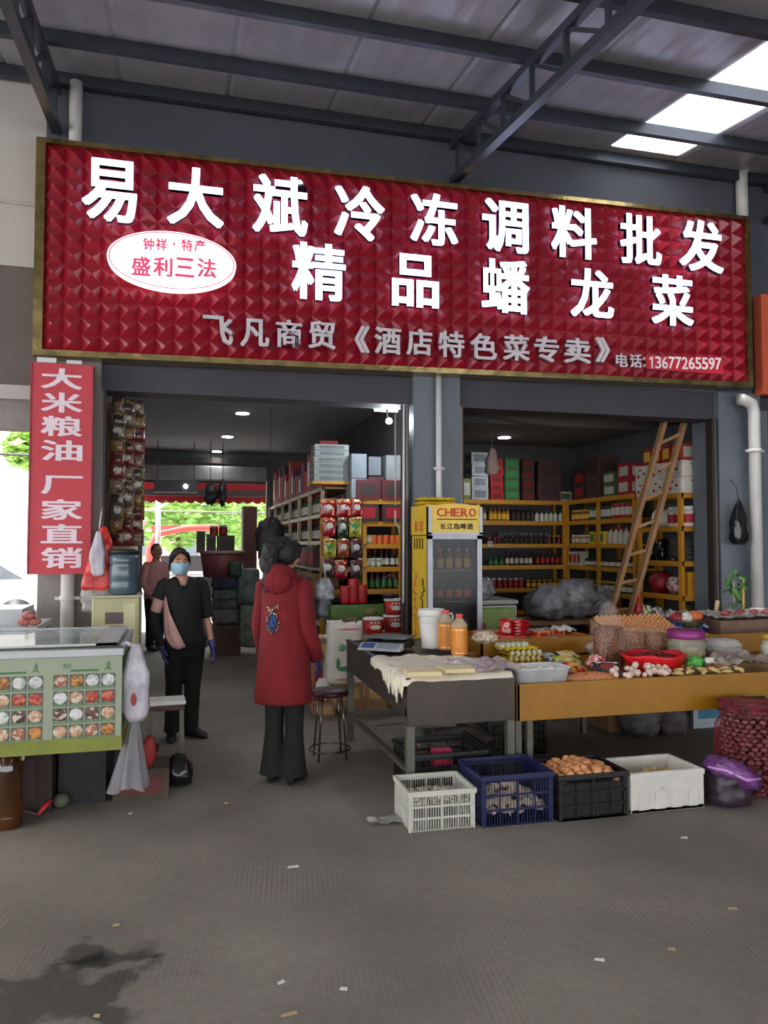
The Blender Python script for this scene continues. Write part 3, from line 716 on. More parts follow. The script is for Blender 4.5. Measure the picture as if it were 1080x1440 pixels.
# wooden ladder
b1 = P(862, 880, Y=7.95); b2 = P(893, 880, Y=7.95)
lad = thing('wooden_ladder', 'wooden ladder leaning on the lintel before the right wall rack', 'ladder', (0, 0, 0))
ra0 = P(848, 900, Y=8.0); ra1 = P(935, 590, Y=7.66); rb0 = P(876, 900, Y=7.78); rb1 = P(968, 573, Y=7.6)
da = (ra1-ra0).normalized(); db = (rb1-rb0).normalized()
ra0 = ra0-da*(ra0.z/da.z); rb0 = rb0-db*(rb0.z/db.z)
for a, b in ((ra0, ra1), (rb0, rb1)):
    MB().bar(a, b, .05, .075, upv=(0, 1, 0)).build('rail', woodm, lad, bevel=.006)
for k in range(9):
    f = (k+.7)/9.6
    MB().bar(ra0.lerp(ra1, f), rb0.lerp(rb1, f), .035, .035).build('rung', woodm, lad)
# recessed lamps and lamp fittings
def downlight(x, y, z, label, e=14, r=.085):
    t = thing('ceiling_light', label, 'lamp', (x, y, z), group='round ceiling lights')
    MB().lathe([(r*1.2, -.012), (r*1.2, 0)], n=20).build('light_rim', wht, t)
    MB().lathe([(r, -.02), (r, -.012)], n=20).build('light_diffuser', mat('lamp_glow', (240, 248, 255), emit=14, var=0), t)
    l = bpy.data.lights.new('bulb_light', 'SPOT'); l.energy = e; l.spot_size = 2.6; l.spot_blend = .8; l.color = (.92, .96, 1); l.shadow_soft_size = .08
    o = bpy.data.objects.new('bulb_light', l); COL.objects.link(o); o.location = (0, 0, -.04); o.parent = t
p = P(709, 614, z=3.098); downlight(p.x, p.y, 3.098, 'bright round ceiling light in the right shop')
for (px, py), lb in (((341, 580), 'nearest round ceiling light of the left shop'), ((320, 613), 'middle round ceiling light of the left shop'), ((305, 634), 'furthest round ceiling light of the left shop')):
    p = P(px, py, z=3.318); downlight(p.x, p.y, 3.318, lb)
p = P(242, 545, z=3.318); downlight(p.x, p.y, 3.318, 'round ceiling light just behind the lintel on the left')
# bare spot bulb and tube by the middle pier
p = P(547, 592, Y=7.9)
sb = thing('clip_spotlight', 'glaring white spotlight beside the middle pier', 'lamp', tuple(p))
MB().ball((0, 0, 0), .034, 14, 10).build('bulb', mat('bulb_glow', (225, 240, 255), emit=30, var=0), sb)
MB().tube([(0, .03, .02), (0, .08, .1), (0, .08, 3.32-p.z)], .012, 6).build('arm', blk, sb)
l = bpy.data.lights.new('bulb_light', 'POINT'); l.energy = 26; l.color = (.85, .93, 1); l.shadow_soft_size = .04
o = bpy.data.objects.new('bulb_light', l); COL.objects.link(o); o.parent = sb; o.location = (0, -.06, -.02)
p = P(543, 577, Y=8.1)
tl = thing('tube_light', 'glowing tube light under the ceiling above the spotlight', 'lamp', tuple(p))
MB().cyl((-.13, 0, 0), (.13, 0, 0), .016, n=10).build('tube', mat('tube_glow', (232, 242, 255), emit=7, var=0), tl)
MB().bb(-.15, .15, -.02, .02, .016, .04).bb(-.01, .01, -.01, .01, .04, 3.32-p.z).build('holder', wht, tl)
# overhead cable across the right shop opening
pts = [P(x, y, Y=7.75) for x, y in ((646, 584), (668, 584), (700, 589), (740, 596), (790, 601), (850, 602), (900, 600), (960, 595), (1002, 590))]
single(MB().tube(pts, .012, 6), 'overhead_cable', [blk], 'black cable sagging across the top of the right shop opening', 'cable', (0, 0, 0))
pts = [P(x, y, Y=7.7) for x, y in ((646, 572), (700, 575), (770, 578), (850, 583), (920, 587), (1000, 590))]
single(MB().tube(pts, .006, 5), 'overhead_wire', [mat('wire_grey', (120, 118, 122))], 'thin grey wire above the black cable in the right opening', 'wire', (0, 0, 0))
# black bag hung on the right pier
p = P(1031, 690, Y=7.1)
hb = thing('hanging_bag', 'black plastic bag hanging from a nail on the right pier', 'bag', (p.x, 7.02, p.z-.58))
bagblob(.2, .13, .48, 9, .1, .12).build('bag_body', mat('bag_black', (26, 25, 27), rough=.2), hb)
MB().tube([(0, 0, .46), (.0, .03, .62), (.0, .12, .70)], .005, 5).build('bag_string', blk, hb)
# ---- chest freezer with green lattice print behind the stalls
fz = P(676, 845, Y=8.0); fz2 = P(727, 846, Y=8.0)
fw_ = fz2.x-fz.x
cf = thing('chest_freezer', 'small white freezer with green lattice front beside the drinks cooler', 'freezer', (fz.x, 8.0, 0))
MB().bb(-.05, fw_, 0, .6, .05, .94).build('cabinet', mat('freezer_white', (196, 198, 188), rough=.4), cf, bevel=.015)
MB().bb(-.04, -.0, .02, .06, 0, .05).bb(fw_-.06, fw_-.02, .02, .06, 0, .05).bb(-.04, 0, .54, .58, 0, .05).bb(fw_-.06, fw_-.02, .54, .58, 0, .05).build('feet', blk, cf)
MB().bb(-.06, fw_+.01, -.02, .62, .95, 1.0).build('lid', mat('freezer_lid', (170, 172, 168), rough=.35), cf, bevel=.012)
MB().bb(-.03, fw_-.02, -.006, 0, .35, .66).build('green_band', mat('print_green', (74, 122, 52)), cf)
lt = MB()
for i in range(18): lt.bb(-.03+i*fw_/18, -.027+i*fw_/18+.003, -.008, -.004, .66, .9)
for i in range(9): lt.bb(-.03, fw_-.02, -.008, -.004, .67+i*.027, .673+i*.027)
lt.build('lattice_print', mat('print_pale', (214, 226, 160)), cf)
MB().bb(-.03, fw_-.02, -.004, 0, .66, .92).build('lattice_ground', mat('print_lime', (120, 158, 70)), cf)
MB().ball((.02, -.01, .7), (.04, .006, .06), 10, 6).ball((fw_-.04, -.01, .7), (.045, .006, .06), 10, 6).build('flower_print', mat('print_rose', (176, 70, 84)), cf)
single(wrinkled_bag(.36, .3, .26, 21, .3), 'plastic_bag', [mat('silver_bag', (170, 170, 172), rough=.18, rgb2=(90, 88, 90), scale=20, bump=.8, bscale=18)], 'crumpled silvery plastic bag on top of the small freezer', 'bag', (fz.x+.08, 8.25, .99))
# grey bags heaped behind the stalls
gb = mat('bag_grey', (150, 148, 152), rough=.3, rgb2=(96, 96, 100), scale=9, bump=.9, bscale=12)
for i, (x, y, w, h) in enumerate(((775, 885, 62, 34), (812, 886, 60, 40), (842, 884, 50, 30), (757, 880, 40, 26))):
    q, s = at(x, y, .72); q, s = P(x, y, Y=8.45+.05*i), .0082
    single(wrinkled_bag(w*s*1.1, .4, h*s*1.5, i+30, .25), 'plastic_bag', [gb], ['crumpled grey plastic bag behind the red packets', 'biggest crumpled grey plastic bag left of the ladder', 'grey plastic bag touching the foot of the ladder', 'small grey plastic bag nearest the small freezer'][i], 'bag', (q.x, q.y, .72), group='grey plastic bags behind the stalls')
tbk = thing('back_table', 'low table under the grey plastic bags', 'table', (4.55, 8.55, 0))
MB().bb(-.75, .75, -.35, .35, .68, .72).build('table_top', carton, tbk)
for a in (-.7, .7):
    for b in (-.3, .3): MB().bb(a-.02, a+.02, b-.02, b+.02, 0, .68).build('leg', steel, tbk)
# small potted plant by the right pier
# ---------------------------------------------------------------- yellow drinks cooler
cl = P(600, 890, Y=6.6); cr = P(676, 890, Y=6.6)
CW = cr.x-cl.x; CH = P(640, 752, Y=6.6).z
co = thing('drinks_cooler', 'tall yellow glass-door drinks cooler beside the middle pier', 'fridge', (cl.x, 6.6, 0))
cy = mat('cooler_yellow', (228, 190, 50), rough=.35, var=.05); cs = mat('cooler_silver', (150, 152, 156), rough=.35, metal=.4)
MB().bb(0, .03, 0, .47, .05, CH).bb(CW-.03, CW, 0, .47, .05, CH).bb(0, CW, .44, .47, .05, CH).bb(0, CW, 0, .47, .05, .14).bb(0, CW, .0, .47, CH, CH+.27).build('cabinet', cy, co)
MB().bb(.03, .036, .02, .44, .14, CH-.01).bb(CW-.036, CW-.03, .02, .44, .14, CH-.01).bb(.03, CW-.03, .43, .438, .14, CH-.01).build('inner_liner', mat('liner_dark', (64, 64, 66), rough=.5), co)
ins = MB()
for z in (.5, .8, 1.1, 1.38): ins.bb(.03, CW-.03, .06, .43, z-.006, z)
ins.build('wire_shelf', cs, co)
MB().bb(.0, .045, -.04, 0, .1, CH).bb(CW-.045, CW, -.04, 0, .1, CH).bb(0, CW, -.04, 0, CH-.04, CH).bb(0, CW, -.04, 0, .1, .16).build('door_frame', cs, co)
MB().bb(.045, CW-.045, -.025, -.018, .16, CH-.04).build('door_glass', glassy, co)
MB().bb(-.02, .0, -.07, -.04, .82, 1.06).build('door_handle', blk, co, bevel=.004)
# curved header
n = 14; rings = []
for k in range(n+1):
    x = CW*k/n; z = CH+.25+.03*math.sin(PI*k/n)
    rings.append([(x, -.05, CH+.0), (x, 0, CH+.0), (x, 0, z), (x, -.05, z)])
hd = MB().loft([[Vector(p) for p in r] for r in rings], smooth=False).build('header_panel', cy, co)
MB().bb(0, .03, -.06, 0, CH, CH+.25).bb(CW-.03, CW, -.06, 0, CH, CH+.25).bb(0, CW, -.06, 0, CH-.005, CH+.02).build('header_trim', cs, co)
h1 = MB(); line_text(h1, 'CHERO', (CW*.52, -.05, CH+.2), CW*.74, .075, .008); h1.build('header_lettering', mat('print_hred', (206, 52, 40)), hd, fixn=False)
h2 = MB(); line_text(h2, '长江岛啤酒', (CW*.52, -.05, CH+.075), CW*.62, .055, .004); h2.bb(CW*.16, CW*.9, -.053, -.05, CH+.133, CH+.142)
h2.build('header_lettering', mat('print_black', (40, 34, 24)), hd, fixn=False)
# left side print
sd = MB()
line_text(sd, '长江', (-.001, .22, CH+.08), .3, .1, .004, ux=Vector((0, -1, 0)), front=Vector((-1, 0, 0)))
sd.build('side_lettering', mat('print_salmon', (226, 110, 70)), co, fixn=False)
MB().bb(-.003, 0, .0, .47, CH-.01, CH+.0).build('side_stripe', mat('print_black', (40, 34, 24)), co)
sd = MB()
for i in range(4): sd.bb(-.003, 0, .1+i*.08, .13+i*.08, CH-.13, CH-.03)
r = random.Random(3); z = CH-.4
while z > .9:
    y = .1+.0*r.random(); sd.tube([(-.004, y+r.uniform(-.03, .03), z), (-.004, y+r.uniform(-.05, .05), z-.03), (-.004, y+r.uniform(-.03, .03), z-.06)], .008, 4); z -= .07
sd.build('side_lettering', mat('print_black', (40, 34, 24)), co, fixn=False)
sd = MB(); z = 1.35
while z > .25:
    sd.tube([(-.004, .33+r.uniform(-.04, .04), z), (-.004, .33+r.uniform(-.06, .06), z-.03), (-.004, .3+r.uniform(-.03, .03), z-.05)], .009, 4); z -= .075
sd.build('side_lettering', mat('print_salmon', (226, 110, 70)), co, fixn=False)
# blue sticker on the glass
st = MB().bb(.06, .19, -.028, -.0255, .74, 1.03).build('blue_sticker', mat('sticker_blue', (62, 130, 184)), co)
s2 = MB(); line_text(s2, '拉', (.125, -.028, .94), .09, .09, .002); line_text(s2, '扫一扫付款', (.125, -.028, .85), .1, .022, .002); line_text(s2, '扫一扫', (.1, -.028, .775), .05, .018, .002)
s2.build('sticker_lettering', CPW, st, fixn=False)
# yellow crimped trim tray lying on top
eg = MB(); n = 24; prof = []
for lay in (0, 1):
    rr = []
    for k in range(n*2+1):
        x = CW*.0+ (CW*.62)*k/(n*2); z = CH+.29+.025*lay*1.5+.012*math.sin(k*PI/2.0)
        rr.append((x, z))
    eg.loft([[Vector((x, .02, z)) for x, z in rr], [Vector((x, .3, z)) for x, z in rr]], 0, True, False, False)
o = eg.build('egg_tray', mat('tray_yellow_bright', (240, 202, 34), rough=.6), None, (cl.x-.03, 6.6, 0), fixn=False); o.modifiers.new('s', 'SOLIDIFY').thickness = .004
tag(o, 'two empty yellow egg trays lying on top of the drinks cooler', 'tray')
# drinks inside
for zi, z in enumerate((.5, .8, 1.1, 1.38)):
    for i in range(5):
        fn = bottle_mb(.2, .032) if zi in (2, 3) else can_mb(.13, .033)
        if i == 0: me = fn.mesh('drink_bottle', [[mat('cola', (60, 26, 20)), LBR, CPR], [GL_GR, LBG, CPW], [GL_BR, LBO, CPR], [AMB, LBY, CPW]][zi])
        o = bpy.data.objects.new('drink_bottle' if zi > 1 else 'drink_can', me); COL.objects.link(o)
        o.location = (cl.x+.08+i*(CW-.16)/4, 6.72, z)
        lb = f'{["dark red can", "green can", "brown drink bottle", "orange drink bottle"][zi]} on the {["lowest", "second", "third", "highest"][zi]} shelf inside the drinks cooler'
        tag(o, lb, 'can' if zi < 2 else 'bottle', lb)
# ---------------------------------------------------------------- steel table at the front
TY0, TY1 = 4.6, 6.36; TX0 = P(577, 955, Y=TY0).x-.02; TX1 = P(724, 945, Y=TY0).x
ssteel = mat('table_steel', (74, 65, 57), rough=.48, metal=.35, var=.18, scale=3, bump=.08)
TZF, TZB = .785, .815
tz = lambda y: TZF+(TZB-TZF)*(y-TY0)/(TY1-TY0)
tb = thing('steel_table', 'grey sheet-metal stall table with square legs', 'table', (TX0, TY0, 0))
Wt, Dt = TX1-TX0, TY1-TY0
def shear(mb): 
    mb.v = [(a, b, c+(TZB-TZF)*b/Dt) for a, b, c in mb.v]; return mb
shear(MB().bb(.02, Wt-.02, .02, Dt-.02, TZF-.03, TZF-.012)).build('table_top', ssteel, tb)
shear(MB().bb(0, Wt, 0, .02, .50, TZF)).build('front_panel', ssteel, tb, bevel=.004)
shear(MB().bb(0, Wt, Dt-.02, Dt, .54, TZF)).build('back_panel', ssteel, tb)
shear(MB().bb(0, .018, .02, Dt-.02, .55, TZF)).build('side_panel', ssteel, tb)
shear(MB().bb(Wt-.018, Wt, .02, Dt-.02, .55, TZF)).build('side_panel', ssteel, tb)
shear(MB().bb(-.008, .03, .0, Dt, TZF-.004, TZF+.012)).build('side_rim', mat('rim_dark', (60, 60, 62), rough=.35, metal=.6), tb)
lg = mat('leg_olive', (96, 94, 84), rough=.45, metal=.4)
for a in (.025, Wt-.025):
    for b in (.03, Dt-.03): MB().bb(a-.025, a+.025, b-.025, b+.025, 0, .6).build('leg', lg, tb)
MB().bar((.02, .05, .22), (.02, Dt-.05, .22), .03).build('stretcher', lg, tb); MB().bar((Wt-.02, .05, .22), (Wt-.02, Dt-.05, .22), .03).build('stretcher', lg, tb)
MB().bar((.05, Dt-.04, .22), (Wt-.05, Dt-.04, .22), .03).build('stretcher', lg, tb); MB().bar((.05, Dt*.55, .27), (Wt-.05, Dt*.55, .27), .035).build('stretcher', lg, tb)
# cotton sheet draped over the table
def sheet_mesh():
    poly = [(518, 922), (530, 916), (560, 915), (600, 913), (640, 915), (672, 919), (700, 930), (722, 940)]
    mb = MB(); nx, ny = 36, 26; V = []
    x0, x1 = TX0-.035, TX1-.02; y0, y1 = TY0-.02, TY0+.82
    for j in range(ny+1):
        for i in range(nx+1):
            u, v = i/nx, j/ny
            x = x0+(x1-x0)*u; y = y0+(y1-y0)*v*(1-.22*u*u)
            z = tz(y)+.022+.014*noise.noise(Vector((x*9, y*9, 1)))+.007*noise.noise(Vector((x*26, y*22, 3)))
            if u == 0: x = TX0-.03; z = tz(y)-.03-.12*abs(noise.noise(Vector((0, y*9, 5))))*2*(1 if y < TY0+.55 else .4)
            elif i == 1: x = TX0-.028; z = tz(y)+.006
            elif i == 2: x = TX0-.005; z = tz(y)+.018
            if j == 0: y = TY0-.022; z = tz(TY0)-.012+.012*noise.noise(Vector((x*8, 0, 2)))-(.0 if i > 2 else .02)
            V.append((x, y, z))
    fs = [(j*(nx+1)+i, j*(nx+1)+i+1, (j+1)*(nx+1)+i+1, (j+1)*(nx+1)+i) for j in range(ny) for i in range(nx)]
    return mb.add(V, fs, 0, True)
cloth = mat('cotton_sheet', (226, 216, 194), rough=.9, var=.06, scale=14, bump=.4, bscale=20)
o = sheet_mesh().build('cotton_sheet', cloth, fixn=False); tag(o, 'crumpled cream cotton sheet hanging over the left edge of steel table', 'sheet')
# strips hanging on the corner
mb = MB()
for i, (x, yy, w, dz) in enumerate(((519, 4.98, .02, .10), (527, 4.9, .025, .14), (541, 4.78, .028, .13), (549, 4.72, .03, .16), (557, 4.66, .02, .09))):
    mb.tube([(TX0-.026, yy, tz(yy)+.01), (TX0-.034, yy, tz(yy)-dz*.5), (TX0-.03, yy+.01, tz(yy)-dz)], [w, w*.9, w*.4], 8, flat=.4)
mb.build('hanging_edge', cloth, o)
pinkfilm = mat('pink_film', (222, 200, 204), rough=.3, alpha=.75, bump=.7, bscale=16)
def film(x0, x1, y0, y1, z, amp, seed):
    mb = MB(); n = 22; V = []
    for j in range(n+1):
        for i in range(n+1):
            x = x0+(x1-x0)*i/n; y = y0+(y1-y0)*j/n
            k = noise.noise(Vector((x*10+seed, y*10, 0)))
            V.append((x+.02*noise.noise(Vector((y*8, seed, 0))), y+.02*noise.noise(Vector((x*8, seed, 3))), (z(y) if callable(z) else z)+amp*(abs(k)*1.4+.3+.5*noise.noise(Vector((x*30, y*30, seed))))))
    return mb.add(V, [(j*(n+1)+i, j*(n+1)+i+1, (j+1)*(n+1)+i+1, (j+1)*(n+1)+i) for j in range(n) for i in range(n)], 0, True)
o = film(TX0+.37, TX1+.07, TY0-.01, TY0+.42, lambda y: tz(y)+.026, .03, 4).build('plastic_film', pinkfilm, fixn=False); tag(o, 'pinkish crumpled plastic film beside the tofu sheets', 'film')
# stacks of pale tofu sheets
def tofu(x, y, n, w, d, rz, lab):
    q = P(x, y, z=.80); t = thing('tofu_stack', lab, 'food', (q.x, q.y, tz(q.y)+.028), rz)
    for k in range(n):
        MB().bb(-w/2+.004*(k % 2), w/2+.003*((k+1) % 2), -d/2, d/2, k*.0042, k*.0042+.0036).build('tofu_sheet', mat('tofu_cream', (234, 214, 164), rough=.75, var=.05, scale=20), t)
tofu(594, 951, 6, .215, .15, -.12, 'left stack of cream tofu sheets on the steel table')
tofu(641, 947, 6, .2, .16, -.05, 'right stack of cream tofu sheets on the steel table')
# electronic scale
q = P(545, 915, z=.84)
sc_ = thing('price_scale', 'black electronic price scale with grey pan on steel table', 'scale', (TX0+.22, TY1-.52, tz(TY1-.5)+.002), -.62)
MB().bb(-.16, .17, -.13, .13, .015, .07).build('scale_body', blk, sc_, bevel=.01)
MB().prism([(-.13, .015), (-.13, .06), (-.22, .02), (-.22, .01)], 'x', -.17, .17).build('display_slope', mat('scale_silver', (176, 178, 182), rough=.3), sc_)
kp = MB()
for k in range(2): kp.bb(-.15+.17*k, -.02+.17*k, -.205+.0*k, -.15, .038, .05)
R_ = Matrix.Rotation(math.radians(26), 3, 'X')
for k, (a, b, c_) in enumerate(((-.15, -.09, 0), (-.07, -.01, 0), (.01, .15, 0))): pass
MB().box((-.1, -.176, .043), (.10, .06, .004), R=R_).build('display_window', mat('display_blue', (70, 92, 140), rough=.2), sc_)
MB().box((.06, -.176, .043), (.17, .07, .004), R=R_).build('keypad', mat('keypad_grey', (128, 134, 146), rough=.5), sc_)
MB().bb(-.17, .18, -.125, .125, .088, .1).lathe([(.05, .07), (.05, .088)], n=12).build('weighing_pan', mat('pan_grey', (96, 104, 110), rough=.3, metal=.3), sc_, bevel=.01)
for a in (-.13, .14):
    for b in (-.1, .1): MB().lathe([(.015, 0), (.015, .016)], c=(a, b, 0), n=8).build('foot', blk, sc_)
# white bucket
q, s = at(607, 914, .80)
bk = thing('lidded_bucket', 'white lidded plastic bucket on the steel table', 'bucket', (q.x, q.y, tz(q.y)+.012))
MB().lathe([(.075, 0), (.078, .01), (.098, .27)], n=28).build('bucket_body', wht, bk)
MB().lathe([(.103, .25), (.106, .255), (.106, .285), (.1, .30), (.09, .30), (.088, .292), (.01, .292)], n=28).lathe([(.1, .2), (.101, .205), (.097, .2)], n=28).build('bucket_lid', wht, bk)
# two jugs of orange liquid
orl = mat('orange_drink', (222, 142, 62), rough=.15, var=.08, coat=.6); jclr = mat('jug_clear', (214, 190, 160), rough=.12, alpha=.55)
q1, _ = at(627, 917, .80)
jug = thing('juice_jug', 'left ribbed jug of orange liquid with a red cap', 'jug', (q1.x, q1.y, tz(q1.y)+.016))
prof = [(.05, 0), (.062, .01)]
for k in range(9): prof += [(.062, .02+k*.02), (.0585, .03+k*.02)]
MB().lathe(prof+[(.06, .205)], n=24).build('liquid', orl, jug)
MB().lathe([(.061, .205), (.058, .225), (.035, .255), (.022, .27), (.022, .28)], n=24).build('jug_shoulder', jclr, jug)
MB().lathe([(.026, .272), (.026, .298)], n=16).build('jug_cap', mat('cap_coral', (226, 88, 76)), jug)
MB().tube([(.02, 0, .27), (.05, .01, .275), (.062, .01, .25), (.055, 0, .22)], .007, 6).build('jug_handle', mat('handle_clear', (226, 216, 210), rough=.3), jug)
q2, _ = at(646, 924, .80)
copy_tree(jug, (q2.x, q2.y, tz(q2.y)+.016), .8, 'right ribbed jug of orange liquid with a red cap, nearer the front')
# ---------------------------------------------------------------- yellow display tray
YX0 = TX1+.012; YY0 = 4.6; YX1 = 5.4; YY1 = 6.0; YZ = .69
yt = thing('display_tray', 'long yellow-painted sheet-metal display tray on legs', 'stall', (YX0, YY0, 0))
LT = YX1-YX0; DT = YY1-YY0
MB().bb(0, LT, 0, .02, .49, .725).build('front_board', yelpaint, yt, bevel=.003)
MB().bb(0, .02, 0, DT, .49, .725).build('side_board', yelpaint, yt); MB().bb(0, LT, DT-.02, DT, .49, .74).build('back_board', yelpaint, yt)
MB().bb(.02, LT, .02, DT-.02, YZ-.015, YZ).build('tray_floor', yelpaint, yt)
for a in (.03, .11, LT*.5, LT-.1):
    for b in (.06, DT-.06):
        if a == .11 and b == .06 or a != .11: MB().bb(a-.02, a+.02, b-.02, b+.02, 0, .5).build('leg', lg, yt)
# second tier tray on the left
p0 = P(677, 900, Y=5.9); XL = p0.x; ZT = p0.z
t2 = thing('display_tray', 'raised yellow tray holding red packets in front of the small freezer', 'stall', (XL, 5.9, 0))
W2 = P(837, 900, Y=5.9).x-XL
MB().bb(0, W2, 0, .015, ZT-.13, ZT).build('front_board', yelpaint, t2); MB().bb(0, .015, 0, .66, ZT-.13, ZT).build('side_board', yelpaint, t2)
MB().bb(W2-.015, W2, 0, .66, ZT-.13, ZT).build('side_board', yelpaint, t2); MB().bb(0, W2, .645, .66, ZT-.13, ZT).build('back_board', yelpaint, t2)
MB().bb(.015, W2-.015, .015, .645, ZT-.04, ZT-.03).build('tray_floor', mat('tray_wood', (176, 120, 66), rough=.6), t2)
for a in (.03, W2-.03):
    for b in (.16, .62): MB().bb(a-.02, a+.02, b-.02, b+.02, 0, ZT-.14).build('leg', lg, t2)
for a in (.03, W2-.03): MB().bb(a-.02, a+.02, .02, .06, YZ, ZT-.13).build('leg', lg, t2)
F2 = ZT-.03
# third tier at the right, behind the jars
t3x0 = P(880, 890, Y=6.1).x-.05+.19
t3 = thing('display_tray', 'raised yellow tray behind the purple-lidded jar', 'stall', (t3x0, 5.62, 0)); W3 = 5.4-t3x0
MB().bb(0, W3, 0, .015, .70, .86).build('front_board', yelpaint, t3); MB().bb(0, .015, 0, 1.2, .72, .86).build('side_board', yelpaint, t3)
MB().bb(W3-.015, W3, 0, 1.2, .72, .86).build('side_board', yelpaint, t3); MB().bb(0, W3, .0+1.185, 1.2, .72, .86).build('back_board', yelpaint, t3)
MB().bb(.015, W3-.015, .015, 1.185, .80, .81).build('tray_floor', yelpaint, t3)
for a in (.03, W3-.03):
    for b in (.42, 1.15): MB().bb(a-.02, a+.02, b-.02, b+.02, 0, .72).build('leg', lg, t3)
F3 = .81
# --- red packets on tier two
redpk = vmat('packet_red', [(196, 30, 44), (196, 30, 44), (206, 44, 50), (226, 170, 160), (180, 24, 38)], rough=.25, scale=24)
me = None
for i in range(5):
    q = P(733, 892, z=F2+.02)
    o = packet_mb(.28, .15, .035, seed=i).build('red_packet', [redpk, LBW, LBR], None, (q.x+.01*(i % 2), q.y+.1, F2+.004+i*.028)); o.rotation_euler = (math.radians(-88), 0, .06*(i % 3)-.05)
    o.location.z += .012
    tag(o, ['lowest red seasoning packet in the stack', 'second red seasoning packet from the bottom of the stack', 'middle red seasoning packet of the stack', 'fourth red seasoning packet from the bottom of the stack', 'topmost red seasoning packet of the stack'][i], 'packet', 'stack of red seasoning packets')
q = P(716, 880, z=F2+.06)
single(wrinkled_bag(.11, .12, .16, 5, .2), 'red_pouch', [redpk], 'standing red pouch at the left end of red packet stack', 'packet', (q.x, q.y+.12, F2))
saus = mat('sausage_red', (222, 78, 58), rough=.3, coat=.5)
for i, (x, y, L, a) in enumerate(((700, 896, .3, -.05), (712, 891, .32, .03), (722, 897, .26, .12), (698, 888, .22, .3))):
    q = P(x, y, z=F2+.02)
    single(MB().tube([(-L/2, 0, .016), (-L/2+.02, 0, .018), (L/2-.02, 0, .018), (L/2, 0, .016)], [.005, .016, .016, .005], 10), 'ham_sausage', [saus], ['red ham sausage at the front left of the raised tray', 'long red ham sausage lying behind the front one', 'red ham sausage lying under the packet stack', 'short red ham sausage nearest the clear snack bag'][i], 'sausage', (q.x, q.y, F2), a, group='red ham sausages')
orb = mat('orange_pack', (226, 128, 60), rough=.4)
for i, (x, y, w) in enumerate(((700, 885, .3), (765, 893, .12), (785, 890, .14))):
    q = P(x, y, z=F2+.02)
    single(box_mb(w, .14, .05), 'orange_pack', [orb, LBR, LBW], ['flat orange pack behind the sausages', 'orange and red pack right of the red packets', 'orange pack nearest the right board of the tray'][i], 'packet', (q.x, q.y+.08, F2), .1)
q = P(676, 900, z=F2+.03)
single(wrinkled_bag(.2, .16, .11, 8, .25), 'snack_bag', [vmat('puffed_snack', [(220, 206, 180), (206, 186, 150), (236, 228, 216), (196, 170, 130)], rough=.3, scale=60)], 'clear bag of pale puffed snacks at the left of the raised tray', 'bag', (q.x+.05, q.y+.03, F2-.01))
clr = mat('clear_plastic', (206, 206, 204), rough=.12, alpha=.5)
q = P(765, 885, z=F2+.05)
single(MB().bb(-.09, .09, -.06, .06, 0, .05).bb(-.1, .1, -.07, .07, .05, .056), 'clear_box', [clr], 'clear plastic box right of the red packet stack', 'box', (q.x+.02, q.y+.3, F2))
single(film(-.16, .16, -.1, .1, .02, .05, 9), 'plastic_film', [mat('film_white', (206, 204, 200), rough=.3, alpha=.8)], 'white plastic film at the back of the raised tray', 'film', (q.x+.25, q.y+.2, F2), fixn=False)
q = P(784, 899, z=F2+.01)
single(MB().lathe([(.02, 0), (.045, .02), (.05, .028), (.044, .024), (.01, .012)], n=18), 'small_dish', [mat('chrome_dish', (226, 226, 226), rough=.15, metal=.8)], 'small shiny dish in the raised tray', 'dish', (q.x, q.y+.06, F2))
for o in list(COL.objects):          # everything in the raised tray stands within its depth
    if o.parent is None and o.name.split('.')[0] in ('red_packet', 'red_pouch', 'ham_sausage', 'orange_pack', 'snack_bag', 'clear_box', 'plastic_film', 'small_dish') and abs(o.location.z-F2) < .2 and 6.36 < o.location.y < 7.2 and XL < o.location.x < XL+W2+.6:
        k_ = 6.3/o.location.y; o.location.x = min(o.location.x*k_, XL+W2-.1); o.location.y = 6.36-.1*(o.name[0] in 'rh')
# --- egg trays with pale eggs
ytb = mat('tray_yellow_bright', (240, 202, 34), rough=.6); 
def eggtray(nx, ny, pitch=.047, h=.03):
    mb = MB(); V = []; sub = 4; W = nx*pitch; D = ny*pitch
    for j in range(ny*sub+1):
        for i in range(nx*sub+1):
            x = i/sub*pitch-W/2; y = j/sub*pitch-D/2
            z = h*.5+h*.5*(-math.cos(2*PI*i/sub)*-.5+-math.cos(2*PI*j/sub)*-.5)
            V.append((x, y, z))
    n = nx*sub+1
    mb.add(V, [(j*n+i, j*n+i+1, (j+1)*n+i+1, (j+1)*n+i) for j in range(ny*sub) for i in range(nx*sub)], 0, True)
    return mb
def addtray(nx, ny, loc, rz, label, m=ytb, tilt=0, group=None):
    o = eggtray(nx, ny).build('egg_tray', m, None, loc, rz, fixn=False); s = o.modifiers.new('s', 'SOLIDIFY'); s.thickness = .003
    o.rotation_euler.x = tilt; tag(o, label, 'egg tray', group); return o
egg_me = {}
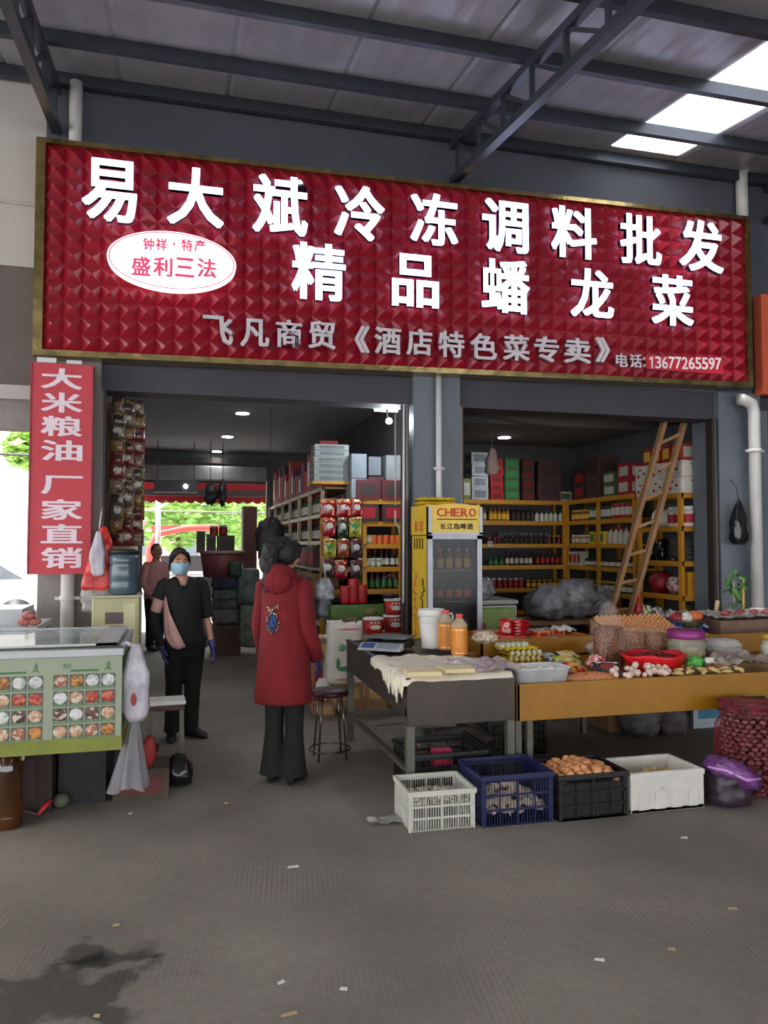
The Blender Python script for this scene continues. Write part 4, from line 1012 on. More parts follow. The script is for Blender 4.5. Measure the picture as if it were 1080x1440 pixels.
def eggs(nx, ny, loc, rz, cells, colm, lab, grp, pitch=.047, tilt=0, zoff=.021):
    if colm.name not in egg_me:
        mb = MB(); pr = [(.002, -.026), (.012, -.0235), (.019, -.015), (.0215, -.003), (.0195, .010), (.014, .021), (.006, .0275), (.001, .029)]
        mb.lathe(pr, n=12); egg_me[colm.name] = mb.mesh('egg', [colm])
    R = Matrix.Rotation(rz, 3, 'Z') @ Matrix.Rotation(tilt, 3, 'X')
    for i, j in cells:
        v = R @ Vector(((i+.5)*pitch-nx*pitch/2, (j+.5)*pitch-ny*pitch/2, zoff))
        o = bpy.data.objects.new('egg', egg_me[colm.name]); COL.objects.link(o); o.location = Vector(loc)+v
        o.rotation_euler = (rnd.uniform(-.15, .15), rnd.uniform(-.15, .15), rnd.uniform(0, 3)); tag(o, lab, 'egg', grp)
eg_g = mat('egg_pale', (206, 212, 188), rough=.55, var=.05); eg_b = mat('egg_brown', (206, 142, 92), rough=.55, var=.08, scale=20); eg_w = mat('egg_white', (232, 230, 216), rough=.5)
q = P(742, 933, z=YZ)
bx, by = q.x, q.y+.14
for k in range(3):
    addtray(6, 5, (bx+.012*k-.05*(k == 2), by+.01*k, YZ+.004+.043*k), .03*k-.03, ['lowest yellow egg tray of the stack on the display tray', 'middle yellow egg tray of the stack on the display tray', 'top yellow egg tray of the stack, holding pale eggs'][k], group='stacked yellow egg trays')
    if k < 2: eggs(6, 5, (bx+.012*k, by+.01*k, YZ+.004+.043*k), .03*k-.03, [(i, 0) for i in range(6)]+[(5, j) for j in range(1, 5)], eg_g if k else mat('egg_yellowish', (214, 200, 130), rough=.5), ['pale egg at the edge of the lowest yellow tray', 'pale egg at the edge of the middle yellow tray'][k], ['eggs edging the lowest yellow tray', 'eggs edging the middle yellow tray'][k])
eggs(6, 5, (bx+.024-.05, by+.02, YZ+.004+.086), .03, [(i, j) for i in range(6) for j in (2, 3, 4) if (i, j) != (5, 2)], eg_g, 'pale green-white egg on the top yellow tray', 'pale eggs on the top yellow tray')
# translucent tub of white eggs
q1 = P(728, 963, z=.70); q2 = P(806, 962, z=.70); wtub = .40
tubm = mat('tub_frosted', (246, 246, 246), rough=.3, alpha=.6)
tu = thing('plastic_tub', 'frosted plastic tub of white eggs at the left corner of yellow tray', 'tub', (YX0+.22, YY0+.17, YZ+.02), .03)
def tubshell(w, d, h, t=.006):
    mb = MB(); n = 32; 
    def ring(w, d, z): 
        out = []
        for k in range(n):
            a = 2*PI*k/n; c_, s_ = math.cos(a), math.sin(a); e = .35
            out.append(Vector((w/2*abs(c_)**e*(1 if c_ > 0 else -1), d/2*abs(s_)**e*(1 if s_ > 0 else -1), z)))
        return out
    return mb.loft([ring(.01, .01, 0), ring(w*.9, d*.9, 0), ring(w, d, h), ring(w*1.04, d*1.04, h), ring(w*1.04, d*1.04, h-.006), ring(w*.985, d*.985, h-.004), ring(w*.88, d*.88, t), ring(.01, .01, t)], cap=False)
tubshell(.40, .26, .10).build('tub_shell', tubm, tu)
for i in range(6):
    for j in range(4):
        o = dupobj(bpy.data.objects.new('egg', MB().ball((0, 0, 0), (.02, .02, .025), 10, 8).mesh('egg', [eg_w]) if (i, j) == (0, 0) else egw), (YX0+.22-.15+i*.055, YY0+.17-.08+j*.05, YZ+.075)) if False else None
mw = MB().ball((0, 0, 0), (.021, .021, .026), 12, 8).mesh('egg', [eg_w])
for i in range(6):
    for j in range(4):
        o = bpy.data.objects.new('egg', mw); COL.objects.link(o); o.location = (YX0+.22-.14+i*.052+rnd.uniform(-.006, .006), YY0+.17-.075+j*.047, YZ+.078+.012*((i*3+j) % 2)); o.rotation_euler = (rnd.uniform(0, 3), rnd.uniform(0, 3), 0)
        tag(o, 'white egg inside the frosted plastic tub', 'egg', 'white eggs in the frosted tub')
# patterned packets between trays and bags
def flatpk(x, y, z, w, h, mats, rx, rz, lab, seed=0, name='snack_packet', cat='packet', d=.035, dz=.015):
    q = P(x, y, z=z+.02)
    o = packet_mb(w, h, d, seed=seed).build(name, mats, None, (q.x, q.y, z+dz), rz); o.rotation_euler = (math.radians(rx), 0, rz); return tag(o, lab, cat)
pk1 = vmat('pk_stripe', [(150, 152, 156), (206, 206, 200), (60, 70, 86), (176, 178, 180)], scale=34, rough=.3); pk2 = vmat('pk_lime', [(206, 214, 60), (226, 222, 150), (222, 196, 60), (120, 150, 60)], scale=22, rough=.3)
pk3 = vmat('pk_red', [(190, 36, 40), (216, 150, 50), (150, 24, 34), (226, 206, 190)], scale=26, rough=.25); pk4 = vmat('pk_dark', [(44, 36, 40), (60, 50, 54), (150, 40, 44), (30, 28, 34)], scale=22, rough=.2, bump=.5)
flatpk(783, 928, YZ, .14, .14, [pk1, LBW, LBG], -70, .3, 'silver striped packet right of the egg trays', 1)
flatpk(800, 932, YZ, .2, .13, [pk2, LBY, LBG], -72, -.2, 'lime yellow packet right of the egg trays', 2)
flatpk(806, 924, YZ+.03, .17, .12, [mat('pk_cream', (222, 204, 150), rough=.3), LBY, LBR], -70, .25, 'cream yellow packet lying on the lime packet', 3)
flatpk(818, 945, YZ, .2, .14, [pk3, LBY, LBR], -62, .5, 'red and orange patterned packet before the bean bags', 4)
flatpk(808, 938, YZ, .15, .13, [pk1, LBW, LBW], -72, .9, 'grey striped packet under the red patterned packet', 8)
flatpk(858, 948, YZ, .2, .14, [pk4, LBR, LBW], -60, -.3, 'dark glossy packet left of the red chilli basin', 5)
flatpk(846, 955, YZ, .17, .1, [pk4, LBW, LBR], -75, .1, 'small dark packet in front of the dark glossy packet', 6)
q = P(838, 936, z=YZ+.04)
single(wrinkled_bag(.15, .13, .11, 12, .2), 'candy_bag', [vmat('candy_pink', [(206, 120, 124), (170, 50, 56), (226, 200, 196), (190, 90, 80)], scale=60, rough=.2)], 'clear bag of pink and red sweets before the bean bags', 'bag', (q.x, q.y, YZ+.01))
single(wrinkled_bag(.2, .14, .12, 15, .2), 'knotted_bag', [mat('bag_dusky', (196, 160, 148), rough=.25, rgb2=(150, 116, 106), bump=.6, bscale=14)], 'dusky pink knotted bag left of the tall bean bag', 'bag', (P(808, 920, z=YZ).x+.04, P(812, 925, z=YZ).y-.1, YZ+.03))
# bean bags
def beanbag(x, y, w, h, lab, seed, beans, topw=.35, neck=.5):
    q, s = at(x, y, YZ); W = w*s; Hh = h*s; 
    t = thing('bean_bag', lab, 'bag', (q.x+.04, q.y+.06, YZ))
    b = mound(W*.84, W*.68, 0.02)
    mb = MB()
    mb.lathe([(.75, 0), (.97, Hh*.05), (1, Hh*.3), (.93, Hh*neck), (.6, Hh*neck*1.05), (.01, Hh*neck*1.08)], sx=W*.475, sy=W*.38, n=18)
    b = mb.build('beans', beans, t); b['kind'] = 'stuff'
    bagblob(W, W*.8, Hh, seed, .08, topw).build('bag_film', mat('film_pinkish', (216, 196, 188), rough=.15, alpha=.14, bump=.5, bscale=20), t)
    return t
bm1 = mat('beans_brown', (150, 92, 62), rough=.6, rgb2=(84, 54, 42), scale=75, contrast=(.45, .55), bump=.8, bscale=80); bm2 = mat('beans_light', (176, 126, 90), rough=.6, rgb2=(130, 84, 58), scale=75, contrast=(.45, .55), bump=.8, bscale=80)
beanbag(856, 940, 48, 92, 'tall tied clear bag of brown beans in the middle of yellow tray', 3, bm1, .22, .6)
beanbag(891, 925, 38, 42, 'open clear bag of light brown peanuts behind the chilli basin', 5, bm2, .85, .8)
beanbag(924, 926, 36, 42, 'clear bag of light brown peanuts furthest right behind the basin', 7, bm2, .85, .8)
# chilli basin
q, s = at(915, 950, YZ); BR = 46*s
cb = thing('chilli_basin', 'red plastic-lined basin heaped with dried chillies', 'basin', (q.x+.10, q.y+BR*.5, YZ))
rb_ = mat('red_bag_film', (206, 30, 34), rough=.2, bump=.6, bscale=18)
mb = MB(); rings = []
for r_, z in ((.7, 0), (.78, .01), (.97, .1), (1.04, .125), (1.03, .14), (.93, .135), (.86, .11)):
    rings.append([Vector((BR*r_*(1+.03*math.sin(a*9+z*40))*math.cos(a), BR*.8*r_*(1+.03*math.sin(a*9+1))*math.sin(a), z+.008*math.sin(a*5))) for a in [2*PI*k/40 for k in range(40)]])
mb.loft(rings, cap=False).build('red_lining', rb_, cb)
chi = MB().tube([(-.02, 0, 0), (-.008, .003, .003), (.01, .002, .004), (.022, -.003, .001)], [.002, .0055, .005, .001], 5)
ch = mound(BR*1.8, BR*1.42, .05).merge(heap_mb(BR*1.7, BR*1.35, .05, chi, 320, 3, shell=.004), None).build('dried_chillies', mat('chilli_dark', (112, 22, 24), rough=.35, var=.45, scale=60), cb, (0, 0, .085)); ch['kind'] = 'stuff'
# dried shrimps / nuts heap at the front edge
q = P(850, 962, z=YZ+.03)
shr = MB().ball((0, 0, 0), (.008, .005, .005), 6, 4)
o = mound(.44, .2, .035).merge(heap_mb(.44, .2, .04, shr, 450, 5)).build('shelled_peanuts', mat('peanut_orange', (214, 140, 92), rough=.6, var=.35, scale=70), None, (P(848, 962, z=.70).x, YY0+.16, YZ+.02)); tag(o, 'low heap of orange-brown shelled peanuts at the front edge', 'nuts', kind='stuff')
# pale garlic-like fungus pieces
def knob(seed):
    def fn(d, q): return q*(1+.35*noise.noise(d*2.5+Vector((seed, 0, 0))))
    return MB().ball((0, 0, 0), (.022, .018, .018), 10, 8, fn=fn)
kn = [knob(i*9).mesh('white_fungus', [mat('fungus_pale', (222, 196, 178), rough=.8, var=.15, scale=40)]) for i in range(3)]
xa, xb = P(874, 960, z=.70).x, P(957, 955, z=.70).x
for i in range(34):
    o = bpy.data.objects.new('white_fungus', kn[i % 3]); COL.objects.link(o)
    u = rnd.random(); ly = rnd.random()
    o.location = (xa+(xb-xa)*u, YY0+.05+.15*ly, YZ+.035+.045*(1-abs(u-.45)*1.3)*ly+.012); o.rotation_euler = (rnd.uniform(0, 6), rnd.uniform(0, 6), rnd.uniform(0, 6)); s_ = rnd.uniform(.8, 1.5); o.scale = (s_, s_, s_)
    tag(o, 'pale knobbly fungus piece in front of the chilli basin', 'food', 'pale fungus pieces before the basin')
# ginger / dried roots along the edge
def root(seed):
    mb = MB(); r = random.Random(seed); pts = [(-.04, 0, 0), (-.015, r.uniform(-.01, .01), .004), (.01, r.uniform(-.012, .012), .003), (.04, 0, 0)]
    mb.tube(pts, [.006, .014, .012, .006], 8); mb.tube([(0, 0, .004), (.012, .022, .008)], [.011, .006], 7); mb.tube([(-.015, 0, .004), (-.025, -.02, .008)], [.01, .006], 7); return mb
gm = mat('ginger_tan', (206, 176, 118), rough=.7, var=.22, scale=30)
gme = [root(i).mesh('ginger_root', [gm]) for i in range(4)]
xa, xb = P(965, 957, z=.70).x, P(1048, 950, z=.70).x
for i in range(16):
    o = bpy.data.objects.new('ginger_root', gme[i % 4]); COL.objects.link(o); o.location = (xa+(xb-xa)*(i+.5)/16, YY0+.08+.05*(i % 3), YZ+.035+.012*(i % 2)); o.rotation_euler = (rnd.uniform(-.5, .5), rnd.uniform(-.4, .4), rnd.uniform(0, 6)); o.scale = (1.1,)*3
    tag(o, 'tan ginger root along the front edge of the yellow tray', 'ginger', 'ginger along the yellow tray edge')
for i, (x, yy, m_) in enumerate(((1012, .11, (120, 70, 50)), (1026, .1, (150, 90, 60)))):
    single(wrinkled_bag(.09, .07, .05, 40+i, .3), 'taro_root', [mat('taro_brown%d' % i, m_, rough=.8, var=.3, scale=30)], ['dark brown root among the ginger', 'lighter brown root right of the dark one'][i], 'root', (P(x, 950, z=.70).x, YY0+yy+.06, YZ+.03))
# daikon with green wrap
q = P(990, 944, z=.70)
dk_ = thing('white_radish', 'white radish with bright green wrapping lying behind the ginger', 'radish', (q.x, q.y, YZ+.03), -.05)
MB().tube([(-.02, 0, .04), (.02, 0, .042), (.1, 0, .042), (.19, 0, .036), (.22, 0, .032)], [.02, .036, .038, .026, .008], 14).build('root_body', mat('radish_white', (226, 222, 208), rough=.5), dk_)
wrinkled_bag(.14, .1, .1, 50, .35).build('green_wrap', mat('wrap_green', (96, 190, 72), rough=.4, rgb2=(50, 110, 50), scale=25), dk_, (-.07, 0, -.01))
# purple-lidded jar
q, s = at(966, 934, YZ)
jr = thing('plastic_jar', 'big clear jar with a purple lid on the yellow tray', 'jar', (q.x+.09, q.y+.13, YZ)); jw = 26*s
MB().lathe([(jw*.9, 0), (jw*1.0, .02), (jw*1.02, .13), (jw*.92, .165), (jw*.92, .19)], n=26).build('jar_body', mat('jar_clear', (200, 200, 180), rough=.1, alpha=.4), jr)
b_ = MB().lathe([(jw*.85, .008), (jw*.93, .02), (jw*.94, .1), (.01, .105)], n=26).build('jar_contents', mat('jar_yellow', (206, 190, 96), rough=.5, rgb2=(190, 170, 130), scale=20), jr)
MB().lathe([(jw*.98, .185), (jw*1.0, .19), (jw*1.0, .245), (jw*.94, .25), (.01, .25)], n=26).build('jar_lid', mat('lid_purple', (140, 44, 116), rough=.4), jr)
# clear basins with yellow fruit
q, s = at(1030, 930, YZ)
bs = thing('clear_basin', 'clear plastic basin of yellow fruit right of the purple-lidded jar', 'basin', (q.x, q.y+.12, YZ))
MB().lathe([(.08, 0), (.15, .08), (.155, .11), (.15, .108), (.078, .006), (.01, .006)], n=28).build('basin_shell', clr, bs)
fr = mat('fruit_yellow', (206, 160, 60), rough=.5, var=.2, scale=20); fme = MB().ball((0, 0, 0), (.03, .024, .024), 12, 8).mesh('yellow_fruit', [fr])
for i in range(14):
    o = bpy.data.objects.new('yellow_fruit', fme); COL.objects.link(o); a = i*2.4; r_ = .03+.075*(i/14); o.location = (q.x+r_*math.cos(a), q.y+.12+r_*math.sin(a), YZ+.045+.03*(1-i/14)+.02*(i > 8)); o.rotation_euler = (rnd.random(), rnd.random(), rnd.random()*6)
    tag(o, 'yellow fruit in the clear basin', 'fruit', 'yellow fruit in the clear basin')
single(MB().lathe([(.155, 0), (.158, .008), (.12, .05), (.04, .062), (.01, .062)], n=28), 'domed_cover', [clr], 'domed clear lid over the basin of yellow fruit', 'lid', (q.x, q.y+.12, YZ+.112))
o = film(-.25, .35, -.1, .16, .03, .06, 12).build('plastic_sheet', mat('sheet_dusk', (150, 134, 124), rough=.3, alpha=.92, bump=.5, bscale=14), None, (P(1052, 940, z=.72).x, YY0+.24, YZ+.02), fixn=False); tag(o, 'brownish crumpled plastic sheet at the right of the yellow tray', 'film')
q = P(1082, 928, z=YZ)
single(jar_mb(.2, .06, 16), 'glass_jar', [mat('jar_pale', (170, 166, 150), rough=.2), LBW, CPY], 'pale jar at the right edge of the yellow tray', 'jar', (q.x, q.y, YZ))
# brown eggs on yellow trays on the raised tier
q = P(893, 893, z=.86)
def crate_under(x, y, z, w, d, h, lab):
    return single(box_mb(w, d, h), 'carton_box', [carton, BXT, BXT], lab, 'box', (x, y, z))
crate_under(P(880, 890, Y=6.1).x-.05, 6.0+.18, 0, .36, .34, .80, 'tall carton under the trays of brown eggs')
ez = .885
xe = P(880, 890, Y=6.1).x-.05
single(MB().prism([(5.945, .812), (6.33, .812), (6.33, .945)], 'x', xe-.17, xe+.47), 'sloped_stand', [carton], 'sloped cardboard stand under the trays of brown eggs', 'stand', (0, 0, 0))
for k, (x, y, z, cells, lb) in enumerate(((P(880, 890, Y=6.1).x-.05, 6.13, ez, 1, 'left'), (P(880, 890, Y=6.1).x+.29, 6.15, F3+.002, 1, 'right'))):
    z = .889; y = 6.13
    addtray(7, 7, (x, y, z), .03-.06*k, ['yellow egg tray of brown eggs, left of the steel bowl, left one', 'yellow egg tray of brown eggs, nearest the steel bowl'][k], group='yellow trays of brown eggs', tilt=.335)
    eggs(7, 7, (x, y, z), .03-.06*k, [(i, j) for i in range(7) for j in range(7)], eg_b, ['brown egg on the left of the two yellow trays', 'brown egg on the tray nearest the steel bowl'][k], ['brown eggs on the left yellow tray', 'brown eggs on the tray by the bowl'][k], tilt=.335)
# steel bowl with produce
q, s = at(960, 890, F3)
sb2 = thing('steel_bowl', 'dark steel bowl of vegetables on the raised tier', 'bowl', (q.x, 6.12, F3+.04))
MB().lathe([(.07, 0), (.15, .05), (.185, .085), (.19, .085), (.182, .08), (.14, .045), (.06, .008), (.01, .008)], n=30).build('bowl_shell', mat('bowl_steel', (120, 124, 116), rough=.25, metal=.7), sb2)
for i, (dx, c_, nm, lb, w) in enumerate(((-.1, (150, 40, 50), 'beetroot', 'dark red vegetable in the steel bowl', .1), (.0, (222, 216, 204), 'plastic_bag', 'white bag between vegetables in the steel bowl', .12), (.1, (206, 110, 60), 'pumpkin_piece', 'orange vegetable in the steel bowl', .15))):
    single(wrinkled_bag(w, .1, .09, 60+i, .3), nm, [mat('veg%d' % i, c_, rough=.5, var=.25, scale=20)], lb, 'vegetable' if i != 1 else 'bag', (q.x+dx, 6.12, F3+.1+.012*(i == 2)))
flatpk(976, 893, F3, .34, .16, [ytb, LBY, LBY], -76, .05, 'flat yellow packet right of the steel bowl', 21, 'yellow_packet')
flatpk(935, 893, F3, .26, .14, [ytb, LBY, LBY], -78, -.1, 'flat yellow packet in front of the steel bowl', 22, 'yellow_packet')
bl = vmat('blue_print', [(44, 92, 160), (60, 120, 190), (24, 52, 110), (206, 210, 214)], scale=30, rough=.25)
for i, (x, y) in enumerate(((1002, 896), (1014, 893), (996, 884))):
    q = P(x, y, z=F3+.03)
    single(wrinkled_bag(.17, .13, .1, 70+i, .3), 'blue_packet', [bl], ['blue patterned packet at the left of its pile', 'blue patterned packet nearest the right pier', 'blue patterned packet at the back of its pile'][i], 'packet', (q.x, 6.1+.12*(i == 2), F3+.004))
# bottle and small goods behind
q = P(893, 876, Y=7.2)
single(bottle_mb(.34, .045, n=16), 'red_bottle', [mat('red_glass', (170, 20, 26), rough=.2), LBR, CPR], 'red bottle standing between the ladder feet', 'bottle', (q.x+.06, 7.22, .74))
stt = thing('side_table', 'small wooden side table at the foot of the ladder', 'table', (q.x+.35, 7.22, 0))
MB().bb(-.42, .62, -.13, .16, .70, .74).build('table_top', carton, stt)
for a in (-.38, .58):
    for b in (-.1, .13): MB().bb(a-.02, a+.02, b-.02, b+.02, 0, .7).build('leg', lg, stt)
for i, (x, c_, w) in enumerate(((908, (150, 150, 80), .17), (925, (160, 150, 150), .2), (945, (196, 190, 184), .18))):
    q = P(x, 870, Y=7.2)
    single(wrinkled_bag(w, .16, .24-.03*i, 80+i, .25), 'goods_bag', [vmat('goods%d' % i, [c_, tuple(int(v*.6) for v in c_), (210, 200, 190)], rough=.2, scale=30)], ['greenish bag of goods right of the red bottle', 'grey bag of goods behind the steel bowl', 'white bag of goods by the rack end'][i], 'bag', (q.x, 7.22, .742))
single(MB().tube([(0, 0, 0), (.05, 0, .26)], .022, 10), 'wooden_pin', [mat('pin_wood', (206, 180, 140))], 'pale wooden rolling pin propped by the yellow rack end', 'pin', (P(1004, 895, Y=6.6).x, 6.6, .8))
# ---- tub with film-wrapped meat at the right edge
q = P(1012, 882, Y=6.0); q2 = P(1080, 885, Y=6.0)
mt = thing('meat_tray', 'wide film-wrapped tray of red meat at the right edge', 'tray', (q.x, 5.95, .81))
MB().bb(.0, .9, .04, .5, 0, .12).build('tray_box', mat('tray_brown', (122, 96, 80), rough=.6), mt)
fm = film(-.05, .98, -.03, .58, .13, .045, 20).build('film_wrap', mat('film_white2', (214, 208, 204), rough=.25, alpha=.8, bump=.5, bscale=14), mt, fixn=False)
mb = MB()
for i in range(14): mb.ball((.18+.05*i, .2+.05*(i % 3), .17), (.045, .04, .022), 10, 6)
mb.build('meat_pieces', mat('meat_red', (196, 110, 106), rough=.5, rgb2=(150, 50, 54), scale=20), mt)['kind'] = 'stuff'
# green plant with sticks behind the meat tray
q = P(1036, 862, Y=6.75)
pl = thing('potted_plant', 'small green leafy plant with a yellow stick by the right drainpipe', 'plant', (q.x, 6.75, 0))
MB().lathe([(.09, 0), (.13, .8), (.12, .8), (.08, .02)], n=18).build('tall_pot', mat('pot_dark', (60, 56, 52)), pl)
MB().cyl((-.03, 0, .8), (-.03, 0, 1.24), .016, .014, 8).build('stem', mat('stem_grey', (150, 146, 136)), pl)
MB().cyl((.05, -.04, .8), (.05, -.04, 1.26), .012, n=8).build('yellow_stick', mat('stick_yellow', (226, 190, 70)), pl)
lm = mat('leaf_green', (96, 150, 60), rough=.4, rgb2=(44, 84, 36), scale=16)
leaf = MB().add([(0, 0, 0), (.03, .02, .012), (.07, .016, .0), (.1, 0, -.02), (.07, -.016, 0), (.03, -.02, .012)], [(0, 1, 2, 3, 4, 5)]).mesh('leaf', [lm])
for i in range(34):
    o = bpy.data.objects.new('leaf', leaf); COL.objects.link(o); o.parent = pl; a = i*2.4; o.location = (-.02+.03*math.cos(a)+(.05 if i % 3 == 0 else 0), .02*math.sin(a), 1.14+.006*i-(.16 if i % 4 == 0 else 0)); o.rotation_euler = (rnd.uniform(-.6, .6), rnd.uniform(-.2, .9), a); o.scale = (1.1,)*3
# ---------------------------------------------------------------- crates on the floor
def crate(x, y, w, d, h, m, label, rz=0, bars=2, cols=4, slats=26, taper=.0, cat='crate', name='plastic_crate', z0=0):
    t = thing(name, label, cat, (x, y, z0), rz)
    MB().bb(0, w, 0, d, 0, .012).build('crate_floor', m, t)
    e = .012
    rim = MB().bb(-e, w+e, -e, .006, h-.03, h).bb(-e, w+e, d-.006, d+e, h-.03, h).bb(-e, .006, 0, d, h-.03, h).bb(w-.006, w+e, 0, d, h-.03, h)
    rim.build('rim', m, t, bevel=.003)
    mb = MB()
    for a in (0, w-.02):
        for b in (0, d-.02): mb.bb(a, a+.02, b, b+.02, 0, h-.02)
    mb.build('corner_posts', m, t)
    def side(L, fn):
        s = MB()
        zs = [0]+[h*(.86)*k/(bars+1) for k in range(1, bars+2)]
        for z in zs: fn(s, 0, L, z, z+.012, .008)
        fn(s, 0, L, h*.86, h-.02, .006) if bars < 3 else None
        for k in range(cols+1): fn(s, L*k/cols-.004, L*k/cols+.004, 0, h-.02, .008)
        for k in range(slats): fn(s, L*(k+.5)/slats-.0015, L*(k+.5)/slats+.0015, 0, h*.88, .004)
        return s
    side(w, lambda s, a, b, c, d_, th: s.bb(a, b, 0, th, c, d_)).build('side_grille', m, t)
    side(w, lambda s, a, b, c, d_, th: s.bb(a, b, d-th, d, c, d_)).build('side_grille', m, t)
    side(d, lambda s, a, b, c, d_, th: s.bb(0, th, a, b, c, d_)).build('side_grille', m, t)
    side(d, lambda s, a, b, c, d_, th: s.bb(w-th, w, a, b, c, d_)).build('side_grille', m, t)
    return t
cwht = mat('crate_white', (196, 194, 182), rough=.45, var=.08, scale=6); cblu = mat('crate_blue', (28, 34, 74), rough=.4, var=.15, scale=5); cblk = mat('crate_black', (26, 26, 27), rough=.45)
W1 = crate(1.275, 4.235, .385, .33, .225, cwht, 'white slatted plastic crate of quail eggs, first in the floor row', -.03)
B1 = crate(1.70, 4.2, .435, .38, .29, cblu, 'dark blue slatted crate of pale bulbs on the floor', -.02)
K1 = crate(2.17, 4.17, .445, .36, .265, cblk, 'black slatted crate of brown eggs on the floor', .0, slats=30)
def scatter(me_list, n, x0, x1, y0, y1, z, h, label, cat, grp, name, sc=(.85, 1.15), seed=1):
    r = random.Random(seed)
    for i in range(n):
        o = bpy.data.objects.new(name, me_list[i % len(me_list)]); COL.objects.link(o)
        u, v = r.random(), r.random(); m_ = math.sin(PI*u)*math.sin(PI*v)
        o.location = (x0+(x1-x0)*u, y0+(y1-y0)*v, z+h*m_*r.uniform(.55, 1.0)); o.rotation_euler = (r.uniform(0, 6), r.uniform(0, 6), r.uniform(0, 6))
        s = r.uniform(*sc); o.scale = (s, s, s); tag(o, label, cat, grp)
qm = vmat('quail_shell', [(206, 200, 174), (206, 200, 174), (196, 188, 160), (90, 76, 58), (216, 212, 190)], scale=120, rough=.5)
qme = MB().ball((0, 0, 0), (.012, .012, .015), 8, 6).mesh('quail_egg', [qm])
scatter([qme], 190, 1.30, 1.64, 4.26, 4.53, .14, .045, 'speckled quail egg in the white crate', 'egg', 'quail eggs in the white crate', 'quail_egg', seed=4)
single(mound(.33, .27, .04), 'egg_bed', [mat('net_bed', (150, 146, 124), rough=.9)], 'layer of packed quail eggs filling the white crate', 'eggs', (1.467, 4.4, .118))['kind'] = 'stuff'
gl = mat('bulb_pale', (206, 186, 160), rough=.6, var=.2, scale=20)
def bulb():
    return MB().lathe([(.003, 0), (.016, .002), (.023, .012), (.02, .024), (.008, .034), (.004, .05)], n=10)
gme = bulb().mesh('garlic_bulb', [gl])
scatter([gme], 150, 1.735, 2.10, 4.23, 4.54, .08, .10, 'pale garlic bulb in the dark blue crate', 'garlic', 'garlic bulbs in the blue crate', 'garlic_bulb', seed=8)
r = random.Random(5)
eb = egg_me['egg_brown']
for i in range(49):
    c_, rw = i % 7, i//7
    o = bpy.data.objects.new('egg', eb); COL.objects.link(o)
    o.location = (2.205+.058*c_+r.uniform(-.008, .008), 4.2+.047*rw+r.uniform(-.006, .006), .215+.035*math.sin(PI*(c_+.5)/7)+r.uniform(0, .02)); o.rotation_euler = (r.uniform(0, 3), r.uniform(0, 3), r.uniform(0, 6)); s = r.uniform(1.15, 1.35); o.scale = (s, s, s)
    tag(o, 'brown egg heaped in the black crate', 'egg', 'brown eggs in the black crate')
single(MB().bb(0, .4, 0, .32, 0, .19), 'egg_box', [mat('liner_grey', (44, 38, 34))], 'paper liner under the brown eggs in the black crate', 'liner', (2.193, 4.19, .014))
# styrofoam box
foam = mat('styrofoam', (206, 202, 192), rough=.85, var=.05, scale=10, bump=.25, bscale=120)
fb = thing('foam_box', 'white styrofoam box of ginger at the right of the floor row', 'box', (2.64, 4.17, 0), .0)
w, d, h, t_ = .51, .36, .24, .03
MB().bb(0, w, 0, t_, 0, h).bb(0, w, d-t_, d, 0, h).bb(0, t_, t_, d-t_, 0, h).bb(w-t_, w, t_, d-t_, 0, h).bb(0, w, 0, d, 0, .03).build('box_walls', foam, fb, bevel=.006)
MB().bb(-.004, w+.004, -.004, .008, h-.035, h-.004).build('rim_step', foam, fb, bevel=.003)
mb = MB()
for k in range(4): mb.bb(.05+.115*k, .12+.115*k, -.007, .0, .02, .13)
mb.build('moulded_ribs', foam, fb, bevel=.004)
MB().lathe([(.012, 0), (.012, .005)], n=14).build('round_mark', foam, fb, (.21, -.003, .15)).rotation_euler.x = PI/2
gme2 = [root(i+20).mesh('ginger_root', [gm]) for i in range(3)]
scatter(gme2, 34, 2.69, 3.1, 4.22, 4.49, .12, .07, 'pale ginger root in the styrofoam box', 'ginger', 'ginger in the styrofoam box', 'ginger_root', (1.0, 1.5), 3)
# dark crate(s) under the steel table
crate(1.435, 4.70, .50, .43, .30, cblk, 'black slatted crate under the left end of the steel table', slats=14, bars=4)
crate(2.28, 5.5, .5, .4, .3, cblk, 'black crate in the shade under the yellow tray', .1, slats=14, bars=3)
single(box_mb(.12, .09, .1), 'pink_box', [mat('pink_pack', (176, 46, 84), rough=.35), LBR, mat('pink_top', (222, 90, 124))], 'small pink box standing in the black crate under the table', 'box', (1.66, 4.8, .2))
single(MB().bb(-.15, .15, -.12, .12, 0, .18), 'dark_carton', [mat('carton_dark', (60, 50, 44))], 'dark carton inside the black crate under the table', 'box', (1.66, 4.88, .014))
for i, (x, y, w, h) in enumerate(((650, 1062, .5, .26), (925, 1030, .36, .3), (965, 1040, .3, .28))):
    q = P(x, y, Y=5.55)
    single(wrinkled_bag(w, .36, h, 90+i, .2), 'grey_sack', [mat('sack_dull%d' % i, [(96, 88, 84), (104, 98, 96), (92, 84, 82)][i], rough=.6, rgb2=(70, 60, 58), scale=9, bump=.5, bscale=14)], ['lumpy grey sack in the shade under the steel table', 'grey sack in the shade under the middle of the yellow tray', 'second grey sack under the yellow tray, near the onion sack'][i], 'sack', (q.x, 5.6+.2*(i > 0), 0.005))
single(box_mb(.34, .3, .4), 'printed_carton', [mat('carton_bluewhite', (170, 178, 186), rough=.6), mat('print_bluegreen', (70, 120, 150)), carton], 'blue and white carton in the gap under the yellow tray', 'box', (P(990, 1010, Y=5.9).x+.1, 6.1, .0))
